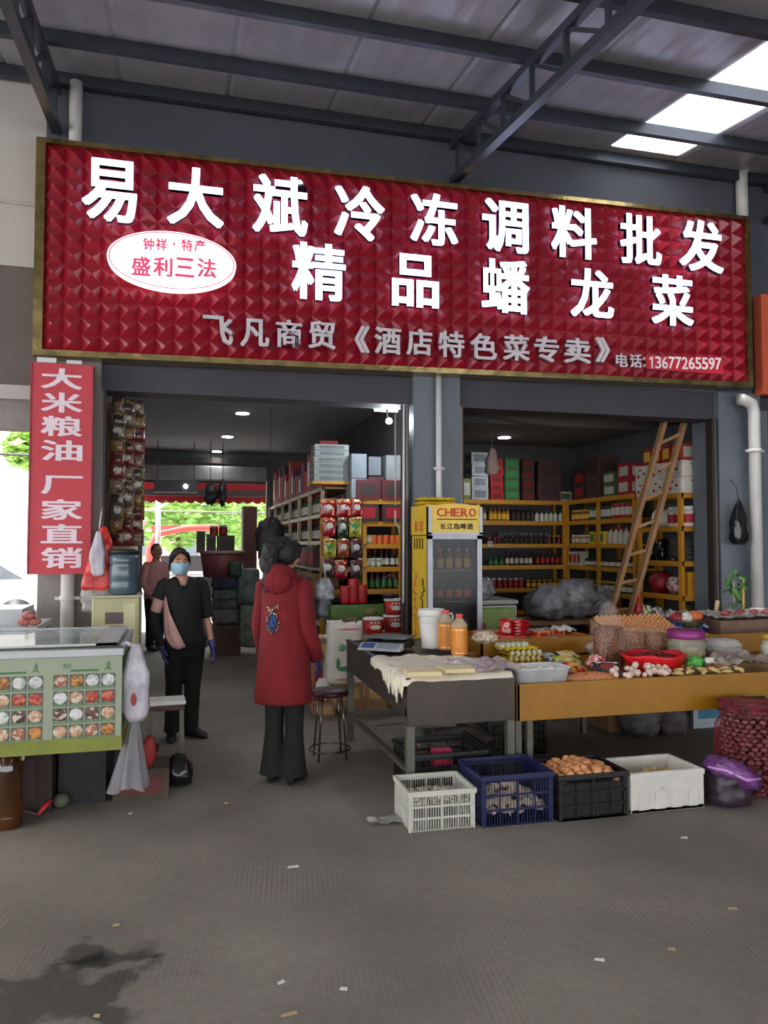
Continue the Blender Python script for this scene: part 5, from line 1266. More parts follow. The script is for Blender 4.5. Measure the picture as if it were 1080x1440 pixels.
# purple bag and onion sack
pb = thing('purple_bag', 'open purple plastic bag between the styrofoam box and onion sack', 'bag', (3.33, 4.19, 0))
pm_ = mat('purple_film', (132, 78, 142), rough=.22, alpha=.88, rgb2=(92, 48, 102), scale=8, bump=.8, bscale=14)
bagblob(.27, .25, .2, 93, .07, .9, flat=.8).build('bag_contents', mat('bag_inside_dark', (62, 44, 60), rough=.4, rgb2=(40, 30, 40), scale=20, bump=.4, bscale=12), pb)
def fn(dd, q):
    f = 1+.22*noise.noise(dd*3+Vector((3, 1, 0)))+.1*noise.noise(dd*9)
    return Vector((q.x*f+.05*dd.z*-1, q.y*f, q.z*f))
MB().ball((-.01, 0, .19), (.17, .16, .085), 30, 16, fn=fn).build('bag_top', pm_, pb).rotation_euler.y = .28
MB().tube([(-.16, -.03, .25), (-.08, -.1, .24), (.02, -.15, .19), (.12, -.15, .19)], [.012, .02, .02, .01], 8, flat=.5).build('bag_fold', mat('purple_light', (196, 140, 204), rough=.2), pb)
os_ = thing('onion_sack', 'tall dark red net sack of onions beside the purple bag', 'sack', (3.70, 4.37, 0))
onm = mat('onion_red', (120, 66, 62), rough=.3, rgb2=(66, 30, 34), scale=14, coat=.25)
ome = MB().lathe([(.003, -.026), (.016, -.024), (.028, -.012), (.03, 0), (.024, .016), (.01, .025), (.004, .034)], n=12).mesh('onion', [onm])
RX, RY, HH = .27, .21, .62
for k in range(18):
    z = .03+k*.0345; n = 23
    for j in range(n):
        a = 2*PI*(j+.5*(k % 2))/n
        if math.sin(a) > .3 or math.cos(a) > .8: continue     # the far side of the sack shows nothing
        f = .80 if z < .55 else .80*math.sqrt(max(.1, 1-((z-.55)/.14)**2))
        o = bpy.data.objects.new('onion', ome); COL.objects.link(o); o.parent = os_
        o.location = (RX*f*math.cos(a)+rnd.uniform(-.01, .01), RY*f*math.sin(a)+rnd.uniform(-.01, .01), z); o.rotation_euler = (rnd.uniform(0, 6), rnd.uniform(0, 6), 0); o.scale = (.8,)*3
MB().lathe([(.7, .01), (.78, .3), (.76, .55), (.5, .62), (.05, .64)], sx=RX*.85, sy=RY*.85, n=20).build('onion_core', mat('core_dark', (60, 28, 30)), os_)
# netting : diagonal threads around the sack
net = MB(); 
for s_ in (1, -1):
    for j in range(36):
        a0 = 2*PI*j/36; pts = []
        for k in range(12):
            t = k/11; z = .01+t*.63; a = a0+s_*t*2.2; f = (.93+.05*math.sin(t*PI)) if t < .85 else .96-(t-.85)*2.2
            pts.append((RX*f*math.cos(a)*1.04, RY*f*math.sin(a)*1.04, z))
        net.tube(pts, .0018, 3, cap=False)
net.build('net_threads', mat('net_red', (150, 40, 52), rough=.4), os_)['kind'] = 'stuff'
bagblob(.42, .34, .12, 44, .22, .8).build('sack_top', mat('net_top', (140, 44, 60), rough=.4, alpha=.8, rgb2=(80, 26, 34), scale=16, bump=.8, bscale=30), os_, (0, 0, .60))
os_.scale.z = .82
# small litter on the ground
litm = [mat('scrap_white', (210, 206, 196)), mat('scrap_tan', (176, 150, 110))]
for i, (x, y, w) in enumerate(((412, 1220, .03), (163, 1302, .015), (483, 1392, .015), (406, 1428, .03), (962, 1179, .02), (1030, 1279, .02), (843, 1351, .02), (944, 1336, .015), (183, 1145, .012), (318, 1130, .015), (395, 1383, .015), (136, 1430, .012))):
    q = P(x, y, z=0)
    o = MB().add([(-w, -.006, .001), (w, -.008, .001), (w*.9, .006, .006), (-w*.8, .007, .004)], [(0, 1, 2, 3)]).build('paper_scrap', litm[i % 2], None, (q.x, q.y, .002), rnd.uniform(-.5, .5), fixn=False)
    o.modifiers.new('s', 'SOLIDIFY').thickness = .001
    tag(o, 'tiny pale paper scrap lying on the open concrete floor', 'litter', 'paper scraps on the floor')
o = film(-.13, .1, -.05, .06, .004, .016, 33).build('plastic_scrap', mat('scrap_film', (170, 166, 160), rough=.35, alpha=.85), None, (P(548, 1156, z=0).x, P(548, 1156, z=0).y, 0), fixn=False); tag(o, 'crumpled clear plastic scrap left of the white crate', 'litter')
# round stool
q = P(464, 1066, z=0)
st = thing('round_stool', 'round stool with dark red seat and thin metal legs', 'stool', (q.x, q.y, 0))
MB().lathe([(.12, .47), (.138, .475), (.142, .49), (.138, .51), (.12, .52), (.01, .522)], n=32).build('seat', mat('seat_maroon', (62, 24, 28), rough=.45), st)
chm = mat('stool_metal', (120, 110, 104), rough=.25, metal=.9)
for k in range(4):
    a = PI/4+k*PI/2; MB().tube([(.10*math.cos(a), .10*math.sin(a), .475), (.125*math.cos(a), .125*math.sin(a), .3), (.15*math.cos(a), .15*math.sin(a), .0)], .008, 8).build('leg', chm, st)
MB().tube([(.155*math.cos(2*PI*k/32), .155*math.sin(2*PI*k/32), .075) for k in range(33)], .007, 8, cap=False).build('foot_ring', chm, st)
# ---------------------------------------------------------------- left: display freezer and what stands round it
FX1 = -.31; FY0 = 4.87; FY1 = 5.9; FX0 = -2.3
fr_ = thing('display_freezer', 'long chest freezer with green front covered in food pictures', 'freezer', (FX0, FY0, .43)); Wf = FX1-FX0; Df = FY1-FY0
fg = mat('freezer_green', (146, 154, 130), rough=.45, var=.05, scale=3); ol = mat('freezer_olive', (122, 128, 46), rough=.5, var=.15, scale=5)
MB().bb(0, Wf, 0, .03, .04, .53).bb(0, Wf, Df-.03, Df, .04, .53).bb(0, .03, .03, Df-.03, .04, .53).bb(.03, Wf-.03, .03, Df-.03, .04, .3).build('cabinet', fg, fr_)
MB().bb(Wf-.03, Wf, .03, Df-.03, .04, .53).build('side_panel', mat('freezer_side', (70, 104, 62), rough=.45), fr_)
MB().bb(-.005, Wf+.005, -.008, Df, -.02, .06).build('base_band', ol, fr_)
alu = mat('aluminium_rim', (176, 178, 180), rough=.4, metal=.15, var=.05)
MB().bb(-.01, Wf+.01, -.012, .03, .53, .575).bb(-.01, Wf+.01, Df-.03, Df+.01, .53, .575).bb(-.01, .03, 0, Df, .53, .575).bb(Wf-.03, Wf+.01, 0, Df, .53, .575).build('top_rim', alu, fr_, bevel=.006)
lid_g = mat('lid_glass', (190, 200, 204), rough=.04, alpha=.3, spec=1.0)
for k, (a, b, z) in enumerate(((.03, Wf*.52, .578), (Wf*.48, Wf-.03, .59))):
    l = MB().bb(a, b, .03, Df-.03, z, z+.005).build('sliding_lid', lid_g, fr_)
    MB().bb(a, b, .02, .045, z, z+.012).bb(a, b, Df-.045, Df-.02, z, z+.012).bb(a, a+.03, .02, Df-.02, z, z+.012).bb(b-.12 if k else b-.03, b, .02, Df-.02, z, z+.012).build('lid_frame', alu, l)
# printed food pictures in two grids
pmats = [vmat('food_a', [(150, 92, 70), (176, 120, 90), (196, 178, 160)], scale=60, rough=.5), vmat('food_b', [(206, 206, 200), (160, 166, 160), (196, 196, 190)], scale=45, rough=.5),
         vmat('food_c', [(170, 66, 48), (150, 50, 40), (196, 110, 80)], scale=60, rough=.5), vmat('food_d', [(196, 140, 66), (176, 110, 50), (120, 84, 50)], scale=60, rough=.5),
         vmat('food_e', [(66, 52, 40), (110, 60, 44), (196, 180, 160)], scale=50, rough=.5), vmat('food_f', [(196, 160, 130), (176, 130, 100), (206, 190, 170)], scale=55, rough=.5)]
lay = [[0, 3, 1, 1], [1, 5, 2, 2], [4, 1, 4, 5], [5, 5, 0, 3]]
capg = mat('caption_green', (104, 136, 96), rough=.5); darkp = mat('picture_ground', (84, 88, 78), rough=.5)
def wx(px): return P(px, 980, Y=FY0).x-FX0
pw = (wx(163)-wx(73.5))/4
for gx in (wx(73.5), wx(73.5)-pw*4-(wx(73.5)-wx(61.5))-.0, ):
    for r_ in range(4):
        for c_ in range(4):
            x = gx+c_*pw; 
            if x < .1: continue
            z = .43-r_*.0965
            f = MB().bb(x+.004, x+pw-.004, -.0015, 0, z-.088, z).build('food_picture', darkp, fr_)
            k = lay[r_][c_]
            MB().ball((x+pw/2, -.002, z-.038), (pw*.44, .003, .036), 20, 4).build('printed_dish', pmats[k], f)
            MB().bb(x+.01, x+pw-.01, -.003, -.0015, z-.086, z-.072).build('caption_strip', capg, f)
    MB().bb(gx+pw*1.1, gx+pw*2.9, -.002, 0, .445, .457).build('title_strip', mat('title_green', (70, 110, 66)), fr_)
    MB().prism([(gx+pw*3.2, .445), (gx+pw*3.45, .455), (gx+pw*3.7, .445), (gx+pw*3.58, .475), (gx+pw*3.66, .48), (gx+pw*3.5, .505), (gx+pw*3.34, .48), (gx+pw*3.42, .475)], 'y', -.002, 0).build('tree_print', mat('tree_print', (96, 120, 88)), fr_)
    mb = MB(); line_text(mb, '福红', (gx+pw*.9, -.0005, .48), pw*.6, .03, .002); mb.build('lettering', capg, fr_, fixn=False)
# stand under the freezer
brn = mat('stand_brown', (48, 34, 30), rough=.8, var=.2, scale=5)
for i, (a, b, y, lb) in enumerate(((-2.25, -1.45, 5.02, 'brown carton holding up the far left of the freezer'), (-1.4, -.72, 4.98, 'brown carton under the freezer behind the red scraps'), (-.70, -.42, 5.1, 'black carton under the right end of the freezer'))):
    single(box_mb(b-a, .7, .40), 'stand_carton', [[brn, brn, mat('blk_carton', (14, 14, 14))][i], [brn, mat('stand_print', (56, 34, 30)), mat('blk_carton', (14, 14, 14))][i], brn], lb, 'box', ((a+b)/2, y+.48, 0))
# rubbish by the stand
q = P(62, 1146, z=0)
single(MB().tube([(-.03, -.03, .01), (0, 0, .05), (.035, .03, .075)], [.008, .022, .016], 8, flat=.6), 'red_scrap', [mat('scrap_red', (196, 40, 44), rough=.3, coat=.4)], 'red shiny wrapper on the floor by the freezer stand', 'wrapper', (q.x, q.y, .0))
q = P(84, 1140, z=0)
single(MB().ball((0, 0, .045), (.05, .045, .045), 14, 10), 'green_gourd', [mat('gourd_dull', (88, 92, 74), rough=.7)], 'dull green gourd on the floor beside the red wrapper', 'vegetable', (q.x, q.y+.05, 0))
q = P(40, 1148, z=0)
single(MB().tube([(-.09, .05, .02), (0, 0, .03), (.07, -.02, .01)], [.01, .024, .008], 8, flat=.5), 'dark_scrap', [mat('scrap_dull', (84, 70, 68))], 'dull plastic scrap left of the red wrapper', 'wrapper', (q.x, q.y, 0))
# amber oil jug bottom left
q = P(0, 1168, z=0)
oj = thing('oil_jug', 'amber cooking oil jug at the bottom left corner', 'jug', (q.x+.02, q.y+.06, 0))
amb = mat('oil_amber', (120, 66, 18), rough=.08, trans=.55, coat=.6, rgb2=(70, 36, 12), scale=4)
pr = [(.07, 0), (.085, .01), (.088, .05)]
for k in range(8): pr += [(.088, .07+k*.035), (.083, .085+k*.035)]
MB().lathe(pr+[(.086, .36), (.05, .42), (.025, .44), (.025, .47)], n=26).build('jug_body', amb, oj)
MB().lathe([(.03, .46), (.03, .49), (.01, .495)], n=16).build('jug_cap', CPR, oj); MB().tube([(.03, 0, .44), (.07, 0, .47), (.09, 0, .43), (.08, 0, .37)], .01, 8).build('jug_handle', mat('handle_pale', (206, 186, 140)), oj)
# crumpled white bag and film hanging at the freezer's end
wb = mat('bag_white', (214, 208, 214), rough=.3, alpha=.92, rgb2=(180, 172, 182), scale=7, bump=.7, bscale=14)
q = P(196, 990, Y=4.92)
t = thing('hanging_bag', 'white plastic bag with faint red print hanging on the freezer end', 'bag', (-.235, 4.98, .55))
bagblob(.17, .13, .46, 61, .12, .3).build('bag_body', wb, t)
MB().tube([(0, 0, .44), (-.06, .01, .47), (-.085, .02, .45)], .014, 6).build('bag_handle', wb, t)
MB().ball((-.01, -.062, .14), (.016, .005, .04), 10, 6).build('red_print', mat('bag_print_red', (170, 60, 60)), t)
t = thing('hanging_film', 'thin clear plastic film hanging below the white bag', 'film', (-.24, 4.99, .12))
rings = []
for i in range(9):
    tt = i/8; ring = []
    for k_ in range(30):
        a_ = 2*PI*k_/30; rr_ = (.018+.085*(1-tt))*(1+.28*math.sin(a_*6+tt*2)); ring.append((rr_*math.cos(a_)-.03*(1-tt), .5*rr_*math.sin(a_), .02+.42*tt+.02*math.sin(a_*3)*(1-tt)))
    rings.append([Vector(v_) for v_ in ring])
MB().loft(rings, cap=False).build('film_skirt', mat('film_dull', (150, 146, 150), rough=.3, alpha=.55), t, fixn=False)
single(wrinkled_bag(.08, .06, .2, 64, .2), 'red_rag', [mat('rag_red', (150, 34, 34), rough=.6)], 'red rag behind the hanging clear film', 'rag', (-.16, 5.24, .195))
# low wooden stool with foam on top
q = P(232, 1086, z=0)
sl = thing('low_stool', 'small square stool with a white foam slab on its seat', 'stool', (q.x, q.y+.12, 0)); wd = mat('stool_wood', (110, 104, 94), rough=.7, var=.15)
MB().bb(-.13, .13, -.11, .11, .43, .465).build('seat', mat('stool_seat', (90, 60, 54), rough=.7), sl, bevel=.004)
for a in (-.11, .11):
    for b in (-.09, .09): MB().bar((a*1.08, b*1.08, 0), (a, b, .43), .032).build('leg', wd, sl)
o = MB().bb(-.125, .135, -.115, .1, 0, .03).build('foam_slab', mat('foam_bright', (236, 232, 224), rough=.8), None, (q.x, q.y+.12, .466), .05, bevel=.008); tag(o, 'white foam slab lying on the small square stool', 'foam')
# crates and cartons at the stool's foot
q = P(198, 1126, z=0)
single(box_mb(.34, .3, .19), 'brown_carton', [mat('carton_dim', (74, 62, 52), rough=.85, var=.2), mat('carton_red', (90, 34, 30)), mat('carton_red2', (84, 34, 30))], 'low brown carton on the floor below the hanging film', 'box', (q.x, q.y+.16, 0))
single(MB().lathe([(.06, 0), (.1, .09), (.105, .1), (.095, .098), (.05, .01), (.01, .01)], n=20), 'dark_basin', [blk], 'black basin on the low brown carton', 'basin', (q.x+.01, q.y+.17, .196))
single(bagblob(.2, .18, .2, 71, .12, .4), 'black_bag', [mat('bag_black', (26, 25, 27))], 'black bag behind the small square stool', 'bag', (q.x+.23, q.y+.28, 0))
# beige cabinet with the blue barrel on it
q = P(152, 838, Y=6.5); q2 = P(200, 838, Y=6.5)
bc = thing('beige_cabinet', 'beige metal cabinet behind the display freezer', 'cabinet', (q.x-.12, 6.5, 0)); W_ = q2.x-q.x+.1
bgm = mat('cabinet_beige', (176, 170, 128), rough=.45, var=.08)
MB().bb(0, W_, 0, .42, 0, q.z-.015).build('body', bgm, bc, bevel=.012); MB().bb(-.01, W_+.01, -.01, .43, q.z-.015, q.z).build('top_board', mat('cabinet_top', (190, 184, 160)), bc, bevel=.004)
MB().bb(.1, .24, -.006, 0, q.z-.22, q.z-.13).build('vent', mat('vent_dark', (90, 80, 74)), bc)
MB().bb(W_-.12, W_-.03, -.006, 0, .1, q.z-.06).build('door_strip', mat('strip_cream', (196, 190, 150)), bc)
br_ = thing('water_barrel', 'smoky blue water barrel on the beige cabinet', 'barrel', (P(174, 838, Y=6.68).x, 6.68, q.z+.001))
bw_ = mat('barrel_blue', (74, 92, 104), rough=.25, var=.15, scale=5, coat=.3)
MB().lathe([(.10, 0), (.115, .015), (.12, .08), (.114, .1), (.12, .12), (.12, .22), (.113, .24), (.12, .26), (.12, .31), (.09, .34)], n=28).build('barrel_body', bw_, br_)
MB().lathe([(.125, .33), (.125, .36), (.03, .37)], n=26).build('barrel_lid', blk, br_)
single(MB().lathe([(.07, 0), (.08, .02), (.085, .25), (.06, .3), (.03, .33), (.03, .36)], n=22), 'water_bottle', [mat('bottle_bluegrey', (92, 110, 120), rough=.2)], 'blue-grey water bottle under the red hanging bag', 'bottle', (P(126, 885, Y=6.3).x, 6.35, .0)).location.z = .62
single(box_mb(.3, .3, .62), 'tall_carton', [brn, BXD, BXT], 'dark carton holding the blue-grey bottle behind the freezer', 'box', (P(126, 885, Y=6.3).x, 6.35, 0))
# red and clear bags hanging before the banner's foot
q = P(138, 832, Y=6.7)
rbm = mat('red_bag', (222, 66, 54), rough=.28, alpha=.9, rgb2=(186, 36, 32), scale=8, bump=.7, bscale=14)
t = thing('hanging_bag', 'red and clear plastic bags hanging by the red banner', 'bag', (q.x, 6.72, q.z-.17))
bagblob(.27, .16, .19, 81, .1, .9).build('clear_bag', mat('bag_smoky', (176, 170, 166), rough=.2, alpha=.65, bump=.6, bscale=14), t)
bagblob(.25, .15, .30, 83, .12, .45).build('red_bag_lower', rbm, t, (0, 0, .16))
bagblob(.16, .12, .32, 85, .15, .3).build('red_bag_upper', rbm, t, (.03, .02, .38))
bagblob(.11, .1, .36, 87, .2, .25).build('white_bag', wb, t, (-.0, -.06, .30))
MB().tube([(0, 0, .68), (.01, .03, .8), (.0, .2, .86)], .006, 6).build('hook_string', CPW, t)
# packets hanging on the left jamb wall
pn = thing('packet_display', 'tall hanging strip board of packets inside the left shop wall', 'board', (-.62, 7.75, 1.55))
MB().bb(-.04, 0, 0, .8, 0, 1.42).build('back_board', mat('board_brown', (110, 92, 84), rough=.8), pn)
MB().bb(-.04, .22, -.1, .3, .0, .03).build('bottom_shelf', rackm, pn)
cm = [vmat('wall_pk_a', [(110, 36, 38), (90, 28, 30), (120, 84, 66)], rough=.25), vmat('wall_pk_b', [(130, 112, 92), (100, 84, 72), (90, 50, 44)], rough=.25), vmat('wall_pk_c', [(90, 80, 76), (70, 60, 58), (140, 120, 76)], rough=.25), vmat('wall_pk_d', [(130, 104, 50), (110, 80, 40), (80, 56, 40)], rough=.25)]
for i in range(33):
    r = rnd.random(); z = 1.6+.125*(i % 11); c3 = i//11
    o = packet_mb(.12+.03*r, .16, .06, seed=i).build('hanging_packet', [cm[(i*7+i//3) % 4], [brn, mat('carton_b', (130, 100, 74)), LBW][i % 3], brn], None, (-.555+.085*c3, 7.68+.07*c3, z), rnd.uniform(-.4, .4))
    tag(o, 'small packet hanging in the crowded strips on the left shop wall', 'packet', 'packets on the left shop wall')
single(wrinkled_bag(.16, .14, .14, 91, .35), 'plastic_bag', [wb], 'crumpled pale bag at the top of the hanging packet strips', 'bag', (P(178, 572, Y=7.9).x, 7.9, P(178, 580, Y=7.9).z))
single(MB().bb(-.1, .16, 0, .3, 0, 1.5), 'tall_carton', [mat('carton_dark', (60, 50, 44))], 'dark tall carton under the hanging packet strips', 'box', (-.55, 7.85, 0))
# left passage goods far left
q = P(20, 866, Y=6.3)
tf = thing('far_table', 'grey table beyond the freezer at the left edge', 'table', (q.x, 6.6, 0))
MB().bb(-.9, .16, -.3, .4, .96, 1.0).bb(-.9, .02, -.1, .4, 1.0, 1.12).build('table_top', alu, tf)
for a in (-.85, .12):
    for b in (-.25, .35): MB().bb(a-.02, a+.02, b-.02, b+.02, 0, .96).build('leg', lg, tf)
for i, dx in enumerate((.05, .12, .08)):
    single(MB().ball((0, 0, .03), (.05, .04, .03), 12, 8), 'meat_piece', [mat('meat_pinkish', (196, 130, 120), rough=.5, rgb2=(150, 60, 54), scale=20)], ['lowest pink meat piece on the table at the left edge', 'right pink meat piece on the table at the left edge', 'upper pink meat piece on the table at the left edge'][i], 'meat', (q.x+dx, 6.42, 1.0+.05*(i == 2)))
# ---------------------------------------------------------------- left shop : long side rack, front rack, goods
LZ = [.35, .7, 1.02, 1.34, 1.65, 1.97, 2.28]
tw = mat('rack_cream', (176, 158, 126), rough=.45)
ts_, us_, vs_ = rack('goods_rack', 'long cream-edged rack down the right side of the left shop', (1.62, 14.2), (1.62, 8.84), .45, LZ, nposts=7, m=tw, lip=.04)
rng = random.Random(11)
def rowS(fn, z, a, b, step, desc, cat, name, mats, **k):
    row(fn, z, a, b, step, desc, cat, name, mats, p0_=(1.62, 14.2), u_=Vector((0, -1, 0)), v_=Vector((1, 0, 0)), where='of the long side rack', lev=ORD[LZ.index(z)], **k)
rowS(bottle_mb(.27, .045), 1.97, .3, 2.6, .17, 'dark wine bottle', 'bottle', 'wine_bottle', [GL_DK, LBW, CPB])
rowS(bottle_mb(.27, .045), 1.97, 2.75, 5.2, .16, 'green liquor bottle with a pale label', 'bottle', 'liquor_bottle', [GL_GR, LBW, CPR])
rowS(bottle_mb(.26, .045), 1.65, .3, 5.2, .17, 'dark liquor bottle', 'bottle', 'liquor_bottle', [GL_DK, LBW, CPR])
rowS(box_mb(.12, .3, .24), 1.34, .3, 5.2, .15, 'dark gift box', 'box', 'gift_box', [BXD, BXR, BXT])
rowS(box_mb(.3, .36, .28), .7, .3, 5.2, .34, 'wide dim carton', 'box', 'carton_box', [mat('carton_dim3', (84, 70, 60)), BXD, BXT], vy=.2)
rowS(box_mb(.3, .36, .28), .35, .3, 5.2, .34, 'wide dark carton', 'box', 'carton_box', [mat('carton_dim4', (66, 58, 52)), BXD, BXT], vy=.2)
rowS(box_mb(.2, .3, .25), 1.02, .3, 5.2, .24, 'brown carton', 'box', 'carton_box', [carton, BXD, BXT])
for i in range(20):
    w_ = .16; y = 14.0-i*.255
    h_ = rng.choice([.32, .45, .52, .6]); m_ = rng.choice([BXR, mat('box_brownred', (84, 50, 46)), BXD, LBR, mat('box_purple', (90, 50, 80))])
    o = box_mb(.22, .22, h_).build('liquor_box', [m_, LBW if i % 3 == 0 else m_, BXD], None, (1.78, y, 2.284)); tag(o, f'tall {["red", "brown", "dark"][i % 3]} liquor gift box on top of the long side rack', 'box', 'tall gift boxes on the long side rack')
# front rack that faces the street
GZ = [.5, .8, 1.11, 1.36, 1.62, 1.87, 2.12]
x0 = P(457, 760, Y=8.45).x; x1 = P(566, 760, Y=8.45).x
tf_, uf_, vf_ = rack('goods_rack', 'rack facing the street beside the middle pier in the left shop', (x0, 8.45), (x1, 8.45), .33, GZ, nposts=3, m=rackm, lip=.05, post_top=2.12)
def rowF(fn, z, pa_, pb_, step, desc, cat, name, mats, **k):
    row(fn, z, P(pa_, 760, Y=8.5).x-x0, P(pb_, 760, Y=8.5).x-x0, step, desc, cat, name, mats, p0_=(x0, 8.45), u_=Vector((1, 0, 0)), v_=Vector((0, 1, 0)), where='of the street-facing rack', lev=ORD[GZ.index(z)], **k)
rowF(can_mb(.1, .036), 1.62, 526, 566, .072, 'orange can', 'can', 'drink_can', [LBO, LBO, CPY])
rowF(can_mb(.1, .036), 1.62, 510, 524, .072, 'pale green can', 'can', 'drink_can', [mat('can_sage', (150, 156, 110)), LBW, CPY])
rowF(bottle_mb(.19, .03), 1.36, 512, 566, .068, 'dark sauce bottle with a pale band', 'bottle', 'sauce_bottle', [GL_DK, LBW, CPR])
rowF(jar_mb(.1, .03), 1.36, 506, 536, .07, 'sage-labelled jar in front of the bottles', 'jar', 'sauce_jar', [mat('can_sage', (150, 156, 110)), LBW, CPW], vy=.03)
rowF(bottle_mb(.2, .03), 1.11, 506, 566, .072, 'brown vinegar bottle', 'bottle', 'vinegar_bottle', [GL_BR, LBG, CPR])
rowF(box_mb(.3, .2, .2), 1.87, 512, 556, .34, 'dark red carton', 'box', 'carton_box', [BXD, BXR, BXT])
rowF(box_mb(.26, .2, .22), 2.12, 515, 556, .30, 'maroon carton', 'box', 'carton_box', [mat('box_maroon', (96, 34, 38)), BXD, BXT])
rowF(jar_mb(.15, .04), .8, 500, 566, .095, 'dark pickle jar', 'jar', 'pickle_jar', [GL_DK, LBW, CPG])
# pale cartons above
q = P(465, 682, Y=8.6)
bx_w = P(490, 660, Y=8.6).x-P(442, 660, Y=8.6).x
stack((P(490, 660, Y=8.6).x+P(442, 660, Y=8.6).x)/2, 8.72, 2.33, bx_w, .26, .066, 6, [mat('box_sage', (140, 148, 144)), mat('box_sage_dark', (100, 106, 104)), BXW], 'flat grey-green carton in the stack above the side rack', 'flat grey-green cartons')
single(MB().bb(-.22, .22, -.15, .15, 0, .03), 'shelf_plank', [rackm], 'yellow plank under the flat grey-green cartons', 'plank', ((P(490, 660, Y=8.6).x+P(442, 660, Y=8.6).x)/2, 8.72, 2.296))
for i, (a, b, y0, y1, c_, lb, yy) in enumerate(((494, 516, 638, 672, (128, 136, 144), 'upper of two pale grey cartons by the ceiling', 8.6), (494, 517, 673, 700, (142, 150, 160), 'lower of two pale grey cartons by the ceiling', 8.6), (518, 536, 642, 668, (110, 116, 124), 'grey carton right of the pale grey pair', 8.62), (518, 540, 670, 704, (84, 44, 48), 'dark red carton below the grey carton', 8.62), (543, 565, 640, 680, (132, 134, 136), 'grey carton next to the middle pier', 8.6))):
    A = P(a, y1, Y=yy-.15); B = P(b, y0, Y=yy-.15)
    single(box_mb(B.x-A.x-.006, .3, B.z-A.z-.004), 'carton_box', [mat('carton_g%d' % i, c_, rough=.7), mat('carton_g%d' % i, c_), BXW], lb, 'box', ((A.x+B.x)/2, yy, A.z))
single(MB().bb(0, 1, 0, .3, -.02, 0), 'upper_shelf', [rackm], 'yellow upper board carrying the pale cartons by the ceiling', 'shelf', (P(494, 700, Y=8.45).x, 8.45, P(494, 701, Y=8.45).z)).scale.x = P(566, 700, Y=8.45).x-P(494, 700, Y=8.45).x
# snack bags pegged on the rack end
sn = [[(462, 716, 22, 24, 0), (485, 716, 22, 24, 0), (503, 716, 16, 24, 0)], [(464, 742, 18, 24, 0), (483, 743, 15, 26, 1), (501, 742, 18, 26, 2)], [(465, 772, 18, 24, 2), (484, 772, 17, 24, 3), (502, 772, 16, 24, 4)], [(462, 800, 19, 24, 4), (481, 802, 18, 24, 0), (502, 802, 17, 24, 4)]]
sm_ = [vmat('sn_red', [(150, 26, 34), (120, 20, 28), (150, 26, 34), (206, 150, 130)], rough=.2), vmat('sn_green', [(44, 60, 40), (36, 48, 34), (150, 140, 110)], rough=.2), vmat('sn_yellow', [(176, 166, 50), (150, 140, 40), (90, 100, 40), (206, 196, 120)], rough=.2), vmat('sn_orange', [(150, 70, 40), (110, 50, 34), (170, 120, 60)], rough=.2), vmat('sn_dark', [(70, 50, 50), (50, 40, 44), (120, 100, 96)], rough=.15)]
cn = ['red', 'dark green', 'yellow-green', 'orange-brown', 'dark']
for ri, rw in enumerate(sn):
    for ci, (px, py, w, h, k) in enumerate(rw):
        q = P(px, py, Y=8.34); s = 8.7/F
        o = packet_mb(w*s*.98, h*s*1.08, .05, seed=ri*3+ci).build('snack_packet', [sm_[k], LBW if k != 2 else LBG, LBY if k == 0 else LBR], None, (q.x, 8.38, q.z-h*s/2), rnd.uniform(-.1, .1))
        tag(o, f'{cn[k]} snack packet, {["left", "middle", "right"][ci]} of the {["top", "second", "third", "lowest"][ri]} pegged row', 'packet', 'snack packets pegged on the rack end')
for z in (1.15, 1.4, 1.65, 1.87):
    pass
t = thing('hook_rail', 'thin wire rail holding the pegged snack packets', 'rail', (x0-.05, 8.42, 0))
for z in (1.36, 1.62, 1.87, 2.12): MB().bb(0, .52, -.006, .006, z-.01, z).build('wire', steel, t)
# green crate, red cans, buckets, sacks
q = P(503, 880, Y=7.75)
gx = P(467, 865, Y=7.75).x; gx2 = P(538, 865, Y=7.75).x; gz = P(500, 850, Y=7.75).z
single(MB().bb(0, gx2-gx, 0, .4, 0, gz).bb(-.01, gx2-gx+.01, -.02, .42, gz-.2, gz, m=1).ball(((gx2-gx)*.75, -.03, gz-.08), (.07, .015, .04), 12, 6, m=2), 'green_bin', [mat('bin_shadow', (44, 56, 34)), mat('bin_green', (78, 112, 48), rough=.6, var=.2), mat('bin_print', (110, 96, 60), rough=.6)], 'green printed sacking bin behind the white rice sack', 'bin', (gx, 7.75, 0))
for i, (px, hh) in enumerate(((487, 24), (498, 34), (511, 26))):
    q = P(px, 852, Y=7.85)
    single(can_mb(hh*8/F, .055, 16), 'red_canister', [mat('canister_red', (176, 28, 32), rough=.35), LBR, CPR], ['left red canister on the green bin', 'tallest, middle red canister on the green bin', 'right red canister on the green bin'][i], 'can', (q.x, 7.9, gz+.001))
bkm = mat('bucket_red', (176, 34, 38), rough=.35); 
def redbucket(px, py, r, h, lab, z0, lid=True, y=7.45):
    q = P(px, py, Y=y); t = thing('red_bucket', lab, 'bucket', (q.x, y, z0))
    MB().lathe([(r*.86, 0), (r, h*.9)], n=26).build('bucket_body', bkm, t); MB().lathe([(r*1.04, h*.86), (r*1.05, h*.98), (r*.96, h*.99), (r*.94, h*.94), (.01, h*.92)], n=26).build('bucket_rim', CPW, t)
    MB().ball((0, -r*.94, h*.42), (r*.55, r*.06, h*.16), 12, 6).build('printed_patch', LBW, t)
    for k in range(3): MB().bb(-r*.5+k*r*.35, -r*.3+k*r*.35, -r*.99, -r*.93, h*.66, h*.78).build('printed_mark', LBW, t)
s = 7.6/F
redbucket(553, 890, 14.2*s, 24*s, 'lower red bucket with white rim beside the middle pier', P(553, 890, Y=7.3).z)
